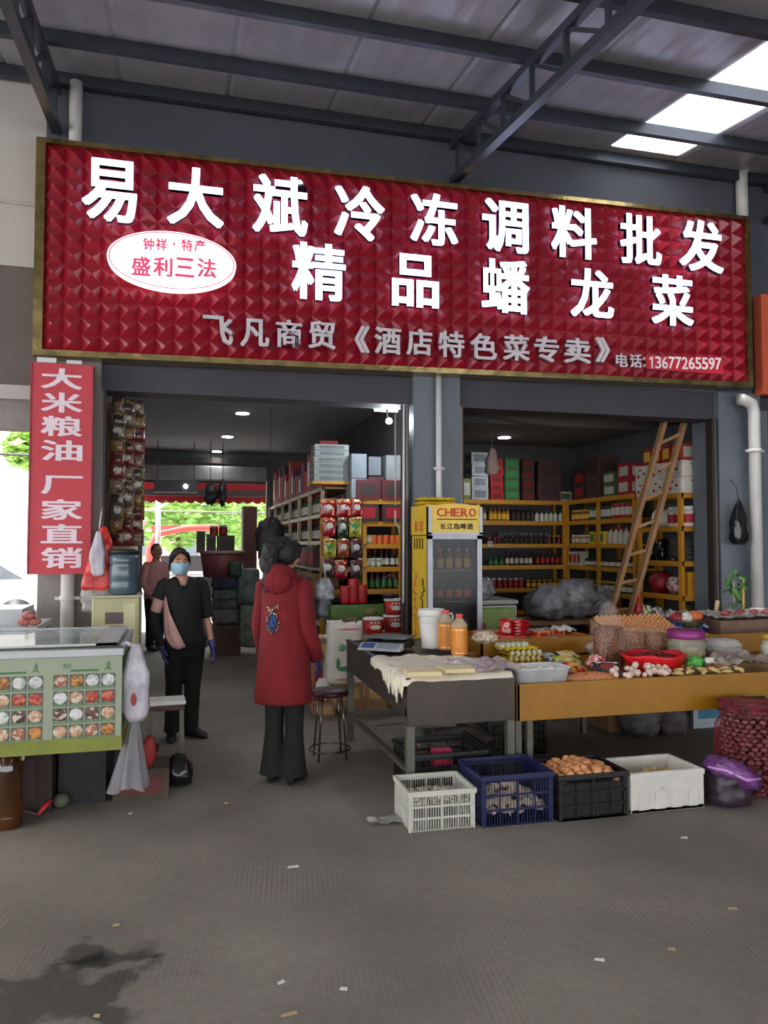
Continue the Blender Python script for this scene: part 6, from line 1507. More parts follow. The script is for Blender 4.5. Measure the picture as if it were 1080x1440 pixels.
redbucket(554, 866, 14*s, 22*s, 'upper red bucket with white rim beside the middle pier', P(553, 890, Y=7.3).z+24*s+.002)
zb = P(553, 890, Y=7.3).z
single(box_mb(.34, .32, zb-.002), 'carton_box', [carton, BXT, BXT], 'brown carton under the two red buckets', 'box', (P(553, 890, Y=7.45).x-.02, 7.45, 0))
redbucket(525, 893, 14.5*s, 22*s, 'short open red bucket left of the stacked red buckets', P(525, 893, Y=7.2).z, y=7.35)
single(box_mb(.2, .3, P(525, 893, Y=7.2).z-.002), 'carton_box', [carton, BXT, BXT], 'narrow brown carton under the short red bucket', 'box', (P(525, 893, Y=7.35).x-.0, 7.36, 0))
q = P(548, 838, Y=7.45)
wbk = thing('wire_basket', 'dark wire-handled basket on the upper red bucket', 'basket', (q.x, 7.45, zb+46*s+.008))
MB().lathe([(.06, 0), (.085, .03), (.09, .04), (.08, .038), (.05, .004), (.01, .004)], n=20).build('basket_bowl', blk, wbk)
MB().tube([(.088*math.cos(a), 0, .03+.2*math.sin(a)) for a in [PI*k/12 for k in range(13)]], .003, 5).build('wire_handle', mat('wire_grey', (120, 118, 122)), wbk)
# rice sack with rose print
q = P(487, 960, Y=7.35); sw = 54*7.6/F; sh = 84*7.6/F
rs = thing('rice_sack', 'white woven rice sack with rose print behind the steel table', 'sack', (q.x, 7.42, q.z))
single(box_mb(.36, .24, q.z-.003), 'carton_box', [carton, BXT, BXT], 'brown carton directly under the rice sack', 'box', (q.x, 7.47, 0))
def sackfn():
    mb = MB(); rings = []
    for i in range(15):
        t = i/14; w = sw*(1.08-.16*t+.03*math.sin(t*9)); d = .22*(1-.25*t); ring = []
        for k in range(28):
            a = 2*PI*k/28; c_, s_ = math.cos(a), math.sin(a); e = .55
            nz = 1+.05*noise.noise(Vector((c_*2, s_*2, t*5)))
            ring.append(Vector((w/2*abs(c_)**e*(1 if c_ > 0 else -1)*nz, d/2*abs(s_)**e*(1 if s_ > 0 else -1)*nz, sh*t+(.025*noise.noise(Vector((a*2, 0, 1))) if i == 14 else 0))))
        rings.append(ring)
    last = rings[-1]; rings.append([Vector((v.x*.85, v.y*.8, v.z-.03)) for v in last]); 
    return mb.loft(rings)
swh = mat('sack_white', (216, 210, 200), rough=.7, var=.08, scale=10, bump=.3, bscale=60)
sb_ = sackfn().build('sack_body', swh, rs)
for nm, c_, pos, r_ in (('rose_print', (206, 70, 96), (.06, -.115, .2), (.045, .01, .035)), ('leaf_print', (66, 140, 96), (-.02, -.117, .14), (.075, .01, .025)), ('leaf_print', (66, 140, 96), (-.09, -.108, .19), (.018, .01, .055)), ('ring_print', (110, 170, 130), (-.05, -.118, .34), (.03, .008, .035)), ('stripe_print', (206, 120, 130), (.02, -.115, sh-.07), (.12, .008, .01)), ('stripe_print', (206, 120, 130), (.0, -.118, .04), (.11, .008, .012))):
    MB().ball(pos, r_, 12, 6).build(nm, mat(nm+'_ink', c_, rough=.7), rs)
single(wrinkled_bag(.16, .14, .09, 101, .4), 'dried_roots', [mat('roots_brown', (120, 96, 76), rough=.8, rgb2=(70, 54, 44), scale=40, bump=.8, bscale=40)], 'brown dried roots poking out of the rice sack', 'food', (q.x+.06, 7.42, q.z+sh-.06))
# leaflet carton under it
q0 = P(455, 1000, z=0); q = P(500, 1000, z=0)
lc = thing('leaflet_carton', 'low open carton of colourful leaflets under the rice sack', 'box', (q.x-.03, q.y-.02, 0), -.05)
MB().bb(-.28, .28, -.05, .22, 0, .03).bb(-.28, .28, -.05, -.035, 0, .13).bb(-.28, -.265, -.05, .22, 0, .13).bb(.265, .28, -.05, .22, 0, .13).bb(-.28, .28, .205, .22, 0, .13).build('carton_walls', carton, lc)
for i, (a, b, c_, d_) in enumerate(((-.24, -.03, .02, .17), (-.02, .22, -.02, .12), (-.1, .2, .1, .2))):
    f = MB().bb(a, b, c_, d_, .115+.006*i, .119+.006*i).build('leaflet', LBW, lc)
    MB().bb(a+.02, (a+b)/2, c_+.02, d_-.03, .119+.006*i, .1205+.006*i).build('printed_picture', LBG, f); MB().bb((a+b)/2+.01, b-.02, c_+.03, d_-.02, .119+.006*i, .1205+.006*i).build('printed_picture', mat('print_skyblue', (90, 160, 190)), f)
MB().bb(-.26, .26, -.03, .2, .03, .112).build('leaflet_pile', mat('pile_white', (196, 192, 180)), lc)
# cartons left of the rice sack, bag with red label
q = P(452, 945, Y=7.5)
single(box_mb(.2, .25, .5), 'carton_box', [carton, LBR, BXT], 'brown carton with a red stripe left of the rice sack', 'box', (q.x, 7.6, 0)); 
single(box_mb(.19, .2, .18), 'carton_box', [mat('carton_b', (130, 100, 74)), BXT, BXT], 'small brown carton on top of the striped carton', 'box', (q.x, 7.6, .502))
single(wrinkled_bag(.15, .1, .22, 103, .2), 'white_bag', [vmat('bag_wr', [(214, 208, 204), (214, 208, 204), (196, 50, 50)], scale=9, rough=.3)], 'white bag with red label at the feet of the brown cartons', 'bag', (P(455, 955, Y=7.3).x, 7.35, .12))
single(box_mb(.2, .18, .118), 'low_carton', [carton, BXT, BXT], 'low carton under the white bag with red label', 'box', (P(455, 955, Y=7.3).x, 7.35, 0))
for i, (px, c_) in enumerate(((444, (206, 200, 190)), (452, (210, 190, 160)), (458, (214, 210, 206)))):
    single(MB().ball((0, 0, .025), (.03, .03, .025), 10, 8), 'garlic_bulb', [mat('garlic_w%d' % i, c_)], ['left pale bulb on the brown cartons', 'middle pale bulb on the brown cartons', 'right pale bulb on the brown cartons'][i], 'garlic', (q.x-.05+.05*i, 7.55, .684))
q = P(458, 862, Y=7.9)
t = thing('hanging_bag', 'silvery clear plastic bag hanging beneath the snack packets', 'bag', (q.x, 7.95, q.z-.05))
bagblob(.16, .12, .2, 105, .15, .5).build('bag_tail', mat('bag_smoke2', (130, 132, 138), rough=.2, alpha=.7, bump=.6, bscale=14), t)
bagblob(.2, .14, .22, 107, .15, .5).build('bag_body', mat('silver_bag2', (176, 178, 184), rough=.2, rgb2=(110, 112, 118), scale=14, bump=.7, bscale=14), t, (0, 0, .18))
MB().tube([(0, 0, .38), (.02, .1, .5), (.05, .45, .62)], .004, 5).build('bag_string', CPW, t)
# conduits by the left rail of the middle pier
cp = thing('wall_conduit', 'thin white conduit hanging left of the middle pier', 'pipe', (P(556, 700, Y=7.35).x, 7.35, 0))
MB().tube([(0, 0, 2.95), (0, 0, 2.0)], .006, 6).tube([(0, 0, 1.95), (0, 0, 1.83), (.03, 0, 1.79), (.05, 0, 1.72)], .009, 6).build('conduit', CPW, cp)
tag(MB().cyl((P(563, 700, Y=7.3).x, 7.2, 1.05), (P(564, 700, Y=7.3).x, 7.2, 2.98), .012, n=8).build('wall_conduit', mat('conduit_white', (220, 220, 220))), 'white conduit running down the dark rail of the middle pier', 'pipe')
# ---------------------------------------------------------------- goods in the middle of the left shop
def sack_pile(px0, px1, py0, py1, Y, c_, lab, seed, name='grain_sack', cat='sack', z0=None):
    A = P(px0, py1, Y=Y); B = P(px1, py0, Y=Y); m_ = mat('sack_m%d' % seed, c_, rough=.7, rgb2=tuple(int(v*.7) for v in c_), scale=8, bump=.3, bscale=12)
    w, h = B.x-A.x, B.z-A.z
    def fn(d, q):
        f = 1+.07*noise.noise(d*3+Vector((seed, 0, 0)))
        e = .25; return Vector((abs(d.x)**e*math.copysign(w/2, d.x), abs(d.y)**e*math.copysign(.25, d.y), abs(d.z)**e*math.copysign(h/2, d.z)))*f
    single(MB().ball((0, 0, h/2), (1, 1, 1), 24, 16, fn=fn), name, [m_], lab, cat, ((A.x+B.x)/2, Y+.25, A.z))
Ym = 11.5
fz_ = lambda Y: P(300, 765, Y=Y)
base_y = None
single(box_mb(.42, .45, .44), 'carton_box', [mat('carton_dim2', (90, 66, 50)), mat('carton_dim2', (90, 66, 50)), BXD], 'lowest brown carton in the aisle stack', 'box', (P(318, 890, Y=11.5).x, 11.75, 0))
sack_pile(299, 336, 856, 878, 11.5, (150, 142, 142), 'pale carton-like sack second from the floor in the aisle stack', 1)
sack_pile(299, 336, 843, 857, 11.5, (120, 116, 122), 'thin grey sack in the middle of the aisle stack', 2)
sack_pile(298, 337, 828, 844, 11.5, (126, 134, 132), 'grey-green sack near the top of the aisle stack', 3)
sack_pile(297, 337, 811, 829, 11.5, (88, 92, 116), 'navy-striped sack on top of the aisle stack', 4)
sack_pile(258, 296, 845, 914, 11.2, (140, 144, 138), 'plastic-wrapped grey bundle left of the aisle stack', 5, 'wrapped_bundle', 'bundle')
sack_pile(260, 297, 812, 846, 11.2, (150, 152, 146), 'upper wrapped bundle below the dark red tub', 6, 'wrapped_bundle', 'bundle')
sack_pile(336, 366, 850, 912, 11.4, (130, 140, 124), 'pale green bundle behind the red coat', 7, 'wrapped_bundle', 'bundle')
sack_pile(334, 366, 800, 850, 11.4, (128, 138, 134), 'upper green-grey bundle behind the red coat', 8, 'wrapped_bundle', 'bundle')
q = P(313, 812, Y=11.3); rr = 31*11.3/F
tbm = thing('red_tub', 'wide dark red tub stacked above the wrapped bundles', 'tub', (q.x, 11.45, q.z))
MB().lathe([(rr*.82, 0), (rr*.98, .36)], n=36).build('tub_wall', mat('tub_darkred', (122, 62, 62), rough=.5), tbm); MB().lathe([(rr, .34), (rr*1.02, .36), (rr*1.0, .38), (rr*.95, .37), (.01, .35)], n=36).build('tub_rim', mat('tub_rim', (176, 150, 150), rough=.4), tbm)
sack_pile(322, 340, 790, 812, 11.0, (52, 84, 60), 'dark green bundle right of the red tub', 9, 'green_bundle', 'bundle')
for i, (a, b, y0, y1, c_) in enumerate(((276, 289, 748, 778, (70, 58, 58)), (290, 304, 752, 778, (90, 66, 62)), (305, 330, 754, 778, (76, 60, 58)))):
    A = P(a, y1, Y=11.4); B = P(b, y0, Y=11.4)
    single(box_mb(B.x-A.x-.01, .24, B.z-A.z), 'carton_box', [mat('carton_top%d' % i, c_), BXD, BXT], ['left dark carton standing in the red tub', 'middle dark carton standing in the red tub', 'right, widest dark carton standing in the red tub'][i], 'box', ((A.x+B.x)/2, 11.45, A.z+.01))
for i, (px, py) in enumerate(((301, 751), (314, 750))):
    q = P(px, py, Y=11.4)
    single(jar_mb(.15, .06), 'jar', [[OIL, GL_BR][i], LBR, CPW], ['left reddish jar on the dark cartons in the tub', 'right reddish jar on the dark cartons in the tub'][i], 'jar', (q.x, 11.42, q.z-.03))
q = P(343, 790, Y=12.4)
ca = P(342, 712, Y=13.4); cb_ = P(361, 800, Y=13.4)
single(box_mb(cb_.x-ca.x, .4, ca.z), 'tall_cabinet', [mat('cab_redbrown', (110, 70, 66), rough=.6), mat('cab_redbrown', (110, 70, 66)), BXD], 'tall reddish-brown cabinet at the far end of the left shop', 'cabinet', ((ca.x+cb_.x)/2, 13.6, 0))
# black things hanging from the ceiling at the back
for i, (px, py, w, h) in enumerate(((296, 694, .22, .36), (313, 694, .13, .42))):
    q = P(px, py, Y=13.0)
    single(wrinkled_bag(w, .2, h, 120+i, .35).tube([(0, 0, h), (0, 0, 3.31-q.z+h/2)], .006, 5), 'hanging_bundle', [mat('bundle_black', (46, 42, 42), rough=.6)], ['wide black bundle hanging under the ceiling at the back', 'narrow black bundle hanging beside the wide one'][i], 'bundle', (q.x, 13.0, q.z-h/2))
q = P(247, 684, Y=13.2)
single(MB().bb(-.34, .34, -.05, .05, -.1, .1).bb(-.3, -.28, 0, .01, .1, 3.31-q.z).bb(.28, .3, 0, .01, .1, 3.31-q.z).ball((.16, -.06, .0), (.035, .02, .035), 12, 8, m=1), 'dark_signboard', [mat('board_dark', (60, 56, 58), rough=.4), mat('lamp_glow', (240, 248, 255), emit=14, var=0)], 'dark hanging board with one glaring light at the rear opening', 'board', (q.x, 13.2, q.z))
# dark fan-like bundle beside the customer's hair
q = P(380, 758, Y=9.6)
single(wrinkled_bag(.34, .26, .6, 131, .35).tube([(0, 0, .58), (.0, 0, 3.31-q.z+.31)], .005, 5), 'hanging_bundle', [mat('bundle_black', (46, 42, 42))], 'dark shaggy bundle hanging above the customer in the red coat', 'bundle', (q.x, 9.6, q.z-.31))
# ---------------------------------------------------------------- people
skin = mat('skin', (190, 140, 116), rough=.5, var=.05, scale=20); hairm = mat('hair_dark', (22, 17, 17), rough=.6, rgb2=(12, 10, 10), scale=60, bump=.3, bscale=90)
def remesh(o, vox=.007, it=3):
    m = o.modifiers.new('r', 'REMESH'); m.mode = 'VOXEL'; m.voxel_size = vox; m.use_smooth_shade = True
    s = o.modifiers.new('s', 'SMOOTH'); s.factor = .5; s.iterations = it
    bpy.context.view_layer.update(); dg = bpy.context.evaluated_depsgraph_get()
    me = bpy.data.meshes.new_from_object(o.evaluated_get(dg)); old = o.data; me.name = old.name; o.modifiers.clear(); o.data = me; bpy.data.meshes.remove(old)
    for p in me.polygons: p.use_smooth = True
    return o
def head_mb(c, R, k=1.0):
    """a head about its centre: skull, jaw, nose, ears, lips; facing -Y before R"""
    mb = MB(); c = Vector(c)
    def fn(d, q):
        f = 1.0; x, y, z = q
        if z < 0: x *= 1-.30*(-z/.115)**1.5; y = y*(1-.16*(-z/.115)) - .010*(-z/.115)
        if y > 0 and z < -.03: y *= .78
        if d.y < -.8: y += .006
        return Vector((x, y, z))*k
    mb.ball(c, (.072, .092, .115), 30, 22, fn=fn, R=R)
    T = lambda p: c+R @ (Vector(p)*k)
    mb.tube([T((0, -.082, .022)), T((0, -.100, -.005)), T((0, -.106, -.020)), T((0, -.088, -.028))], [.009*k, .012*k, .015*k, .011*k], 10)
    mb.ball(T((.014, -.094, -.022)), .008*k, 8, 6).ball(T((-.014, -.094, -.022)), .008*k, 8, 6)
    mb.ball(T((0, -.083, -.052)), (.024*k, .010*k, .007*k), 12, 6, R=R).ball(T((0, -.081, -.062)), (.020*k, .010*k, .007*k), 12, 6, R=R)
    mb.ball(T((0, -.072, -.095)), (.022*k, .018*k, .018*k), 12, 8, R=R)
    for s in (1, -1):
        mb.ball(T((s*.074, .006, -.005)), (.010*k, .020*k, .032*k), 12, 8, R=R)
        mb.ball(T((s*.034, -.070, -.018)), (.022*k, .016*k, .02*k), 12, 8, R=R)
        mb.tube([T((s*.014, -.084, .030)), T((s*.034, -.084, .036)), T((s*.052, -.072, .030))], [.006*k, .007*k, .005*k], 8)
    return mb, T
def limb(mb, pts, r, n=14): return mb.tube(pts, r, n)
def hand(mb, w, d, nrm, k=1.0, curl=.5, side=1):
    """palm and five fingers; w wrist point, d direction of the hand, nrm palm normal, side +1/-1 puts the thumb"""
    w = Vector(w); d = Vector(d).normalized(); nrm = Vector(nrm); nrm = (nrm-d*nrm.dot(d)).normalized(); s = d.cross(nrm)*side
    q = lambda a, b, c: w+d*(a*k)+s*(b*k)+nrm*(c*k)
    mb.tube([q(-.03, 0, 0), q(0, 0, 0), q(.03, .002, 0), q(.065, .004, 0), q(.085, .002, 0)], [(.024*k, .019*k), (.026*k, .018*k), (.036*k, .016*k), (.040*k, .014*k), (.036*k, .012*k)], 14) if abs(d.z) < .2 else None
    mb.ball(q(.045, 0, 0), 1, 12, 8, R=Matrix((s*.038*k, nrm*.016*k, d*.052*k)).transposed())
    mb.tube([q(-.04, 0, 0), q(.02, 0, 0)], [.024*k, .024*k], 12)
    for i, (b, L) in enumerate(((.027, .066), (.009, .074), (-.009, .069), (-.026, .054))):
        c1 = curl*L
        mb.tube([q(.075, b, 0), q(.088+L*.4, b*1.05, .004+c1*.16), q(.088+L*.72, b*1.08, .004+c1*.42), q(.084+L*.93*(1-curl*.25), b*1.08, c1*.8)], [.0095*k, .009*k, .0082*k, .007*k], 8)
    mb.tube([q(.012, .026, .002), q(.035, .045, .012), q(.062, .052, .022), q(.082, .05, .028)], [.013*k, .011*k, .0095*k, .008*k], 8)
def body(t, J, k=1.0, headR=Matrix.Identity(3)):
    """one continuous body surface from the joint dictionary J (already in metres)"""
    mb, T = head_mb(J['head'], headR, k)
    hd_ = Vector(J['head'])
    mb.tube([J['neck'], hd_+Vector((0, .012, -.05))], [.052*k, .05*k], 14)
    pel, ch, nk = Vector(J['pelvis']), Vector(J['chest']), Vector(J['neck'])
    rings = []
    for (f, rx, ry) in ((-.12, .11, .09), (-.02, .165, .115), (.1, .16, .11), (.35, .125, .095), (.6, .135, .10), (.8, .15, .09), (.9, .11, .07), (1.0, .062, .055), (1.08, .05, .05)):
        c = pel.lerp(nk, f) if f > 0 else pel+Vector((0, 0, f))
        rings.append([c+Vector((rx*k*math.cos(a), ry*k*math.sin(a), 0)) for a in [2*PI*i/28 for i in range(28)]])
    mb.loft(rings)
    for s in ('r', 'l'):
        sh, el, wr = (Vector(J[x+s]) for x in ('sh', 'el', 'wr'))
        mb.ball(sh, .055*k, 14, 10)
        limb(mb, [sh, sh.lerp(el, .4), el, el.lerp(wr, .3), wr], [.05*k, .044*k, .036*k, .035*k, .024*k])
        hand(mb, wr, wr-el+Vector((0, 0, -.05)), Vector((1 if s == 'r' else -1, 0, 0)), k*.92, .5, 1 if s == 'r' else 1)
        hp, kn, an = (Vector(J[x+s]) for x in ('hip', 'kn', 'an'))
        limb(mb, [hp, hp.lerp(kn, .4), kn, kn.lerp(an, .3), an], [.085*k, .075*k, .052*k, .052*k, .034*k], 16)
        ft = Vector(J['toe'+s]); mb.tube([an+(an-ft)*.25+Vector((0, 0, -.035)), an+Vector((0, 0, -.03)), an.lerp(ft, .6)+Vector((0, 0, -.012)), ft], [.028*k, .036*k, .036*k, .022*k], 12)
    o = mb.build('body', skin, t, fixn=False)
    return remesh(o, .0075, 3), T
def eyes(T, R, t, k):
    for s in (1, -1):
        e = MB().ball(T((s*.031, -.0835, .009)), (.0125*k, .0065*k, .0055*k), 12, 8, R=R).build('eye', mat('eye_white', (206, 200, 194), rough=.2), t)
        MB().ball(T((s*.031, -.0885, .009)), (.0055*k, .003*k, .0055*k), 10, 6, R=R).build('iris', mat('iris_dark', (26, 18, 16), rough=.15), e)
        MB().tube([T((s*.016, -.089, .030)), T((s*.032, -.090, .035)), T((s*.049, -.078, .029))], [.0028*k, .0034*k, .002*k], 6).build('eyebrow', hairm, t)
def shoe(t, an, toe, m, heel=.0, name='shoe'):
    an, toe = Vector(an), Vector(toe); d = Vector((toe.x-an.x, toe.y-an.y, 0)).normalized(); b = Vector((an.x, an.y, 0))-d*.06; L = .235
    rings = []
    for f, w, h, z in ((0, .022, .05+heel, .0), (.08, .036, .085+heel, 0), (.3, .040, .10+heel*.8, 0), (.55, .046, .08+heel*.3, 0), (.8, .048, .06, 0), (.95, .036, .045, 0), (1.0, .012, .02, 0)):
        c = b+d*(L*f); s = Vector((-d.y, d.x, 0)); ring = []
        for i in range(14):
            a = 2*PI*i/14; zz = math.sin(a); ring.append(c+s*(w*math.cos(a))+Vector((0, 0, max(.004, h*.5+h*.5*zz))))
        rings.append(ring)
    MB().loft(rings).build(name, m, t)
def ringpts(c, rx, ry, n=36, ang=0, fz=None, wob=0, seed=0, e=1.0):
    out = []
    for i in range(n):
        a = 2*PI*i/n; ca, sa = math.cos(a), math.sin(a)
        w = 1+wob*noise.noise(Vector((ca*2.2+seed, sa*2.2, c[2]*3)))+wob*.5*math.sin(a*9+seed+c[2]*4)
        x, y = rx*abs(ca)**e*math.copysign(1, ca)*w, ry*abs(sa)**e*math.copysign(1, sa)*w
        out.append(Vector((c[0]+x, c[1]+y, c[2]+(fz(a) if fz else 0))))
    return out
# ---- woman with a face mask, facing the street
k = .985
p = P(257, 1040, z=0)
wa = thing('person', 'person in black top and blue face mask standing in the shop entrance', 'person', (p.x, p.y+.02, 0), math.radians(4))
J = dict(head=(.0-.045, -.03, 1.47), neck=(-.02, .0, 1.325), chest=(0, 0, 1.2), pelvis=(.02, .02, .86),
         shr=(-.185, .01, 1.27), elr=(-.275, .03, .99), wrr=(-.205, -.07, .765), shl=(.155, .01, 1.27), ell=(.215, .03, 1.0), wrl=(.262, -.03, .765),
         hipr=(-.07, .02, .84), knr=(-.085, 0, .45), anr=(-.10, .04, .085), toer=(-.115, -.09, .03), hipl=(.10, .02, .84), knl=(.085, .01, .45), anl=(.08, .06, .085), toel=(.185, -.02, .03))
Rh = Matrix.Rotation(math.radians(8), 3, 'Z') @ Matrix.Rotation(math.radians(5), 3, 'X')
bo, T = body(wa, J, k, Rh)
eyes(T, Rh, wa, k)
# hair: a cap parted and drawn back, strand bundles by the temples
hr = MB()
def hfn(d, q):
    x, y, z = q
    if d.y < -.2 and d.z < .80: return Vector((x*.86, y*.80, z*.86))      # tucked inside the face
    return Vector((x, y, z))*(1+.02*math.sin(d.x*40))
hr.ball(T((0, .010, .018)), (.083*k, .098*k, .108*k), 30, 22, fn=hfn, R=Rh)
hr.tube([T((-.02, -.080, .098)), T((-.058, -.062, .07)), T((-.076, -.03, .015)), T((-.078, .0, -.04)), T((-.07, .03, -.08))], [.016, .02, .018, .016, .01], 8)
hr.tube([T((-.01, -.080, .098)), T((.05, -.066, .075)), T((.075, -.03, .02)), T((.078, .0, -.03)), T((.07, .03, -.07))], [.016, .02, .017, .014, .01], 8)
hr.tube([T((0, .09, .02)), T((0, .12, -.02)), T((0, .11, -.09)), T((.01, .09, -.14))], [.03, .035, .03, .012], 10)
remesh(hr.build('hair', hairm, wa, fixn=False), .006, 2)
# mask
mk = MB(); rings = []
for i in range(9):
    v = i/8; z = .004-.098*v; row = []
    for j in range(17):
        u = j/16*2-1; a = u*1.22; rr_ = .083+.020*math.cos(a)*math.sin(PI*min(1, v*1.05))*.9+.012*math.exp(-(u*3.2)**2)*(1-v) + (.0018 if i % 2 else 0)
        w_ = 1-.16*v*v
        row.append(T((math.sin(a)*.082*w_, -math.cos(a)*rr_-.010+.012*abs(u), z-.004*abs(u))))
    rings.append(row)
mo = mk.loft(rings, cap=False, closed=False).build('face_mask', mat('mask_blue', (150, 186, 204), rough=.7, var=.06, scale=30), wa, fixn=False); mo.modifiers.new('s', 'SOLIDIFY').thickness = .0025
for s in (1, -1): MB().tube([T((s*.076, -.03, -.004)), T((s*.084, .0, .0)), T((s*.086, .022, -.012)), T((s*.082, .008, -.045)), T((s*.072, -.035, -.075))], .0018, 5).build('ear_loop', CPW, mo)
MB().tube([T((-.02, -.104, .003)), T((0, -.110, .004)), T((.02, -.104, .003))], .0022, 6).build('nose_wire', mat('mask_blue', (150, 186, 204)), mo)
# top
blkc = mat('cloth_black', (20, 20, 21), rough=.9, var=.2, scale=6, bump=.15); tb_ = MB()
def vfix(r):
    n_ = len(r)
    return [Vector((v.x, v.y+.034*tv(2*PI*i/n_)/.085, v.z)) for i, v in enumerate(r)]
def tv(a): # V neck: the front of the neckline dips
    d = (a-1.5*PI); return -.085*math.exp(-(d*2.1)**2)
rings = [ringpts((.02, .02, .74), .178, .135, wob=.03, seed=2), ringpts((.02, .02, .80), .18, .138, wob=.03, seed=2), ringpts((.015, .02, .9), .172, .13, wob=.025, seed=2), ringpts((.01, .015, 1.02), .155, .122, wob=.02, seed=2),
         ringpts((.0, .01, 1.14), .168, .128, wob=.015, seed=2), ringpts((-.01, .005, 1.22), .185, .122, wob=.01), ringpts((-.015, .005, 1.275), .19, .098), vfix(ringpts((-.018, .005, 1.315), .14, .082, fz=lambda a: .75*tv(a))), vfix(ringpts((-.02, .008, 1.348), .082, .072, fz=lambda a: 1.1*tv(a))), vfix(ringpts((-.02, .008, 1.342), .076, .066, fz=lambda a: 1.1*tv(a)))]
to = tb_.loft(rings, cap=False).build('top', blkc, wa, fixn=False); to.modifiers.new('s', 'SOLIDIFY').thickness = .004
sl_ = MB().tube([(-.14, .01, 1.30), (-.19, .012, 1.27), (-.225, .018, 1.19), (-.232, .02, 1.17)], [.055, .066, .066, .068], 18, cap=False).build('sleeve', blkc, wa, fixn=False)
MB().tube([(.11, .01, 1.30), (.165, .012, 1.27), (.20, .02, 1.14), (.222, .026, 1.02), (.226, .026, 1.0)], [.055, .065, .06, .056, .058], 18, cap=False).build('sleeve', blkc, wa, fixn=False)
# pinkish inner sleeve, black arm cover
pkc = mat('cloth_pink', (196, 152, 144), rough=.8, var=.1, scale=8, bump=.15)
MB().tube([(-.215, .016, 1.2), (-.25, .022, 1.09), (-.268, .026, 1.03)], [.056, .053, .05], 18).build('inner_sleeve', pkc, wa)
MB().tube([(-.258, .024, 1.06), (-.276, .028, .99), (-.262, .005, .93), (-.232, -.035, .85), (-.207, -.066, .775)], [.055, .054, .050, .043, .036], 18).build('arm_cover', blkc, wa)
# pink front panel
rings = []
for i in range(13):
    tt = i/12; z = 1.19-.41*tt; w = (.165+.02*(1-abs(tt-.3))), (.128+.008); row = []
    a0 = PI+.05-.1*tt+(.85*max(0, tt-.72)/.28); a1 = PI+.28+1.25*tt**.9
    for j in range(13):
        a = a0+(a1-a0)*j/12; row.append(Vector((.012+(w[0]+.014)*math.cos(a), .012+(w[1]+.012)*math.sin(a)-.008*math.sin(j*1.3+tt*5), z-.035*tt*(j/12)*0-.02*math.sin(j/12*PI)*tt)))
    rings.append(row)
po = MB().loft(rings, cap=False, closed=False).build('pink_panel', pkc, wa, fixn=False); po.modifiers.new('s', 'SOLIDIFY').thickness = .005
# trousers
def trousers(t, J, m, waist, hem, topz, k=1, flare=None, name='trousers'):
    mb = MB()
    pe = Vector(J['pelvis']); rings = [ringpts((pe.x, pe.y, topz), waist[0]*.96, waist[1]*.95), ringpts((pe.x, pe.y, topz-.06), *waist), ringpts((pe.x, pe.y, topz-.16), waist[0]*1.04, waist[1]*1.02), ringpts((pe.x, pe.y, topz-.2), waist[0]*.95, waist[1]*.95)]
    mb.loft(rings)
    for s in ('r', 'l'):
        hp, kn, an = (Vector(J[x+s]) for x in ('hip', 'kn', 'an'))
        pts = [hp+Vector((0, 0, .0)), hp.lerp(kn, .35), hp.lerp(kn, .75), kn, kn.lerp(an, .35), kn.lerp(an, .75), an+Vector((0, 0, -.03))]
        mb.tube(pts, [(.10, .11), (.094, .104), (.08, .09), (.072, .078), (.068, .074), hem[0], hem[1]], 22)
    return remesh(mb.build(name, m, t, fixn=False), .009, 2)
trousers(wa, J, blkc, (.172, .128), ((.064, .07), (.064, .07)), .88)
blks = mat('shoe_black', (28, 26, 26), rough=.5)
shoe(wa, J['anr'], J['toer'], blks); shoe(wa, J['anl'], J['toel'], blks)
glv = mat('glove_blue', (58, 56, 118), rough=.35, var=.15, scale=20)
for s, kk in (('r', 1.05), ('l', 1.0)):
    g = MB(); el, wr = Vector(J['el'+s]), Vector(J['wr'+s]); d = wr-el+Vector((0, 0, -.05))
    hand(g, wr, d, Vector((1 if s == 'r' else -1, 0, 0)), .92*1.14, .5, 1); g.tube([wr-d.normalized()*.05, wr+d.normalized()*.01], [.033, .03], 14)
    remesh(g.build('glove', glv, wa, fixn=False), .005, 1)
# ---- woman in the red coat, seen from behind
p = P(398, 1100, z=0); ang = math.radians(148)
wc = thing('person', 'person in long red hooded coat seen from behind by the stool', 'person', (p.x+.01, p.y+.03, 0), ang)
k = 1.02
J = dict(head=(.0, -.03, 1.54), neck=(0, .0, 1.39), chest=(0, 0, 1.25), pelvis=(0, .01, .90),
         shr=(-.165, .01, 1.335), elr=(-.225, .03, 1.05), wrr=(-.245, -.09, .83), shl=(.165, .01, 1.335), ell=(.22, .02, 1.06), wrl=(.23, -.08, .83),
         hipr=(-.085, .01, .88), knr=(-.09, 0, .47), anr=(-.10, .03, .10), toer=(-.11, -.12, .03), hipl=(.085, .01, .88), knl=(.085, .0, .47), anl=(.085, .02, .10), toel=(.10, -.13, .03))
Rh = Matrix.Rotation(math.radians(-14), 3, 'Z') @ Matrix.Rotation(math.radians(10), 3, 'X')
bo, T = body(wc, J, k, Rh); eyes(T, Rh, wc, k)
hr = MB()
hr.ball(T((0, .014, .02)), (.088*k, .104*k, .112*k), 30, 22, fn=hfn, R=Rh)
def curl(d, q): return q*(1+.22*noise.noise(d*4+Vector((2, 0, 0)))+.12*noise.noise(d*11))
hr.ball(T((.01, .105, .055)), (.062, .06, .058), 24, 16, fn=curl)
hr.ball(T((.03, .145, .0)), (.062, .06, .08), 24, 16, fn=curl); hr.ball(T((.04, .15, -.09)), (.062, .052, .09), 24, 16, fn=curl); hr.ball(T((.04, .14, -.19)), (.05, .042, .08), 24, 16, fn=curl)
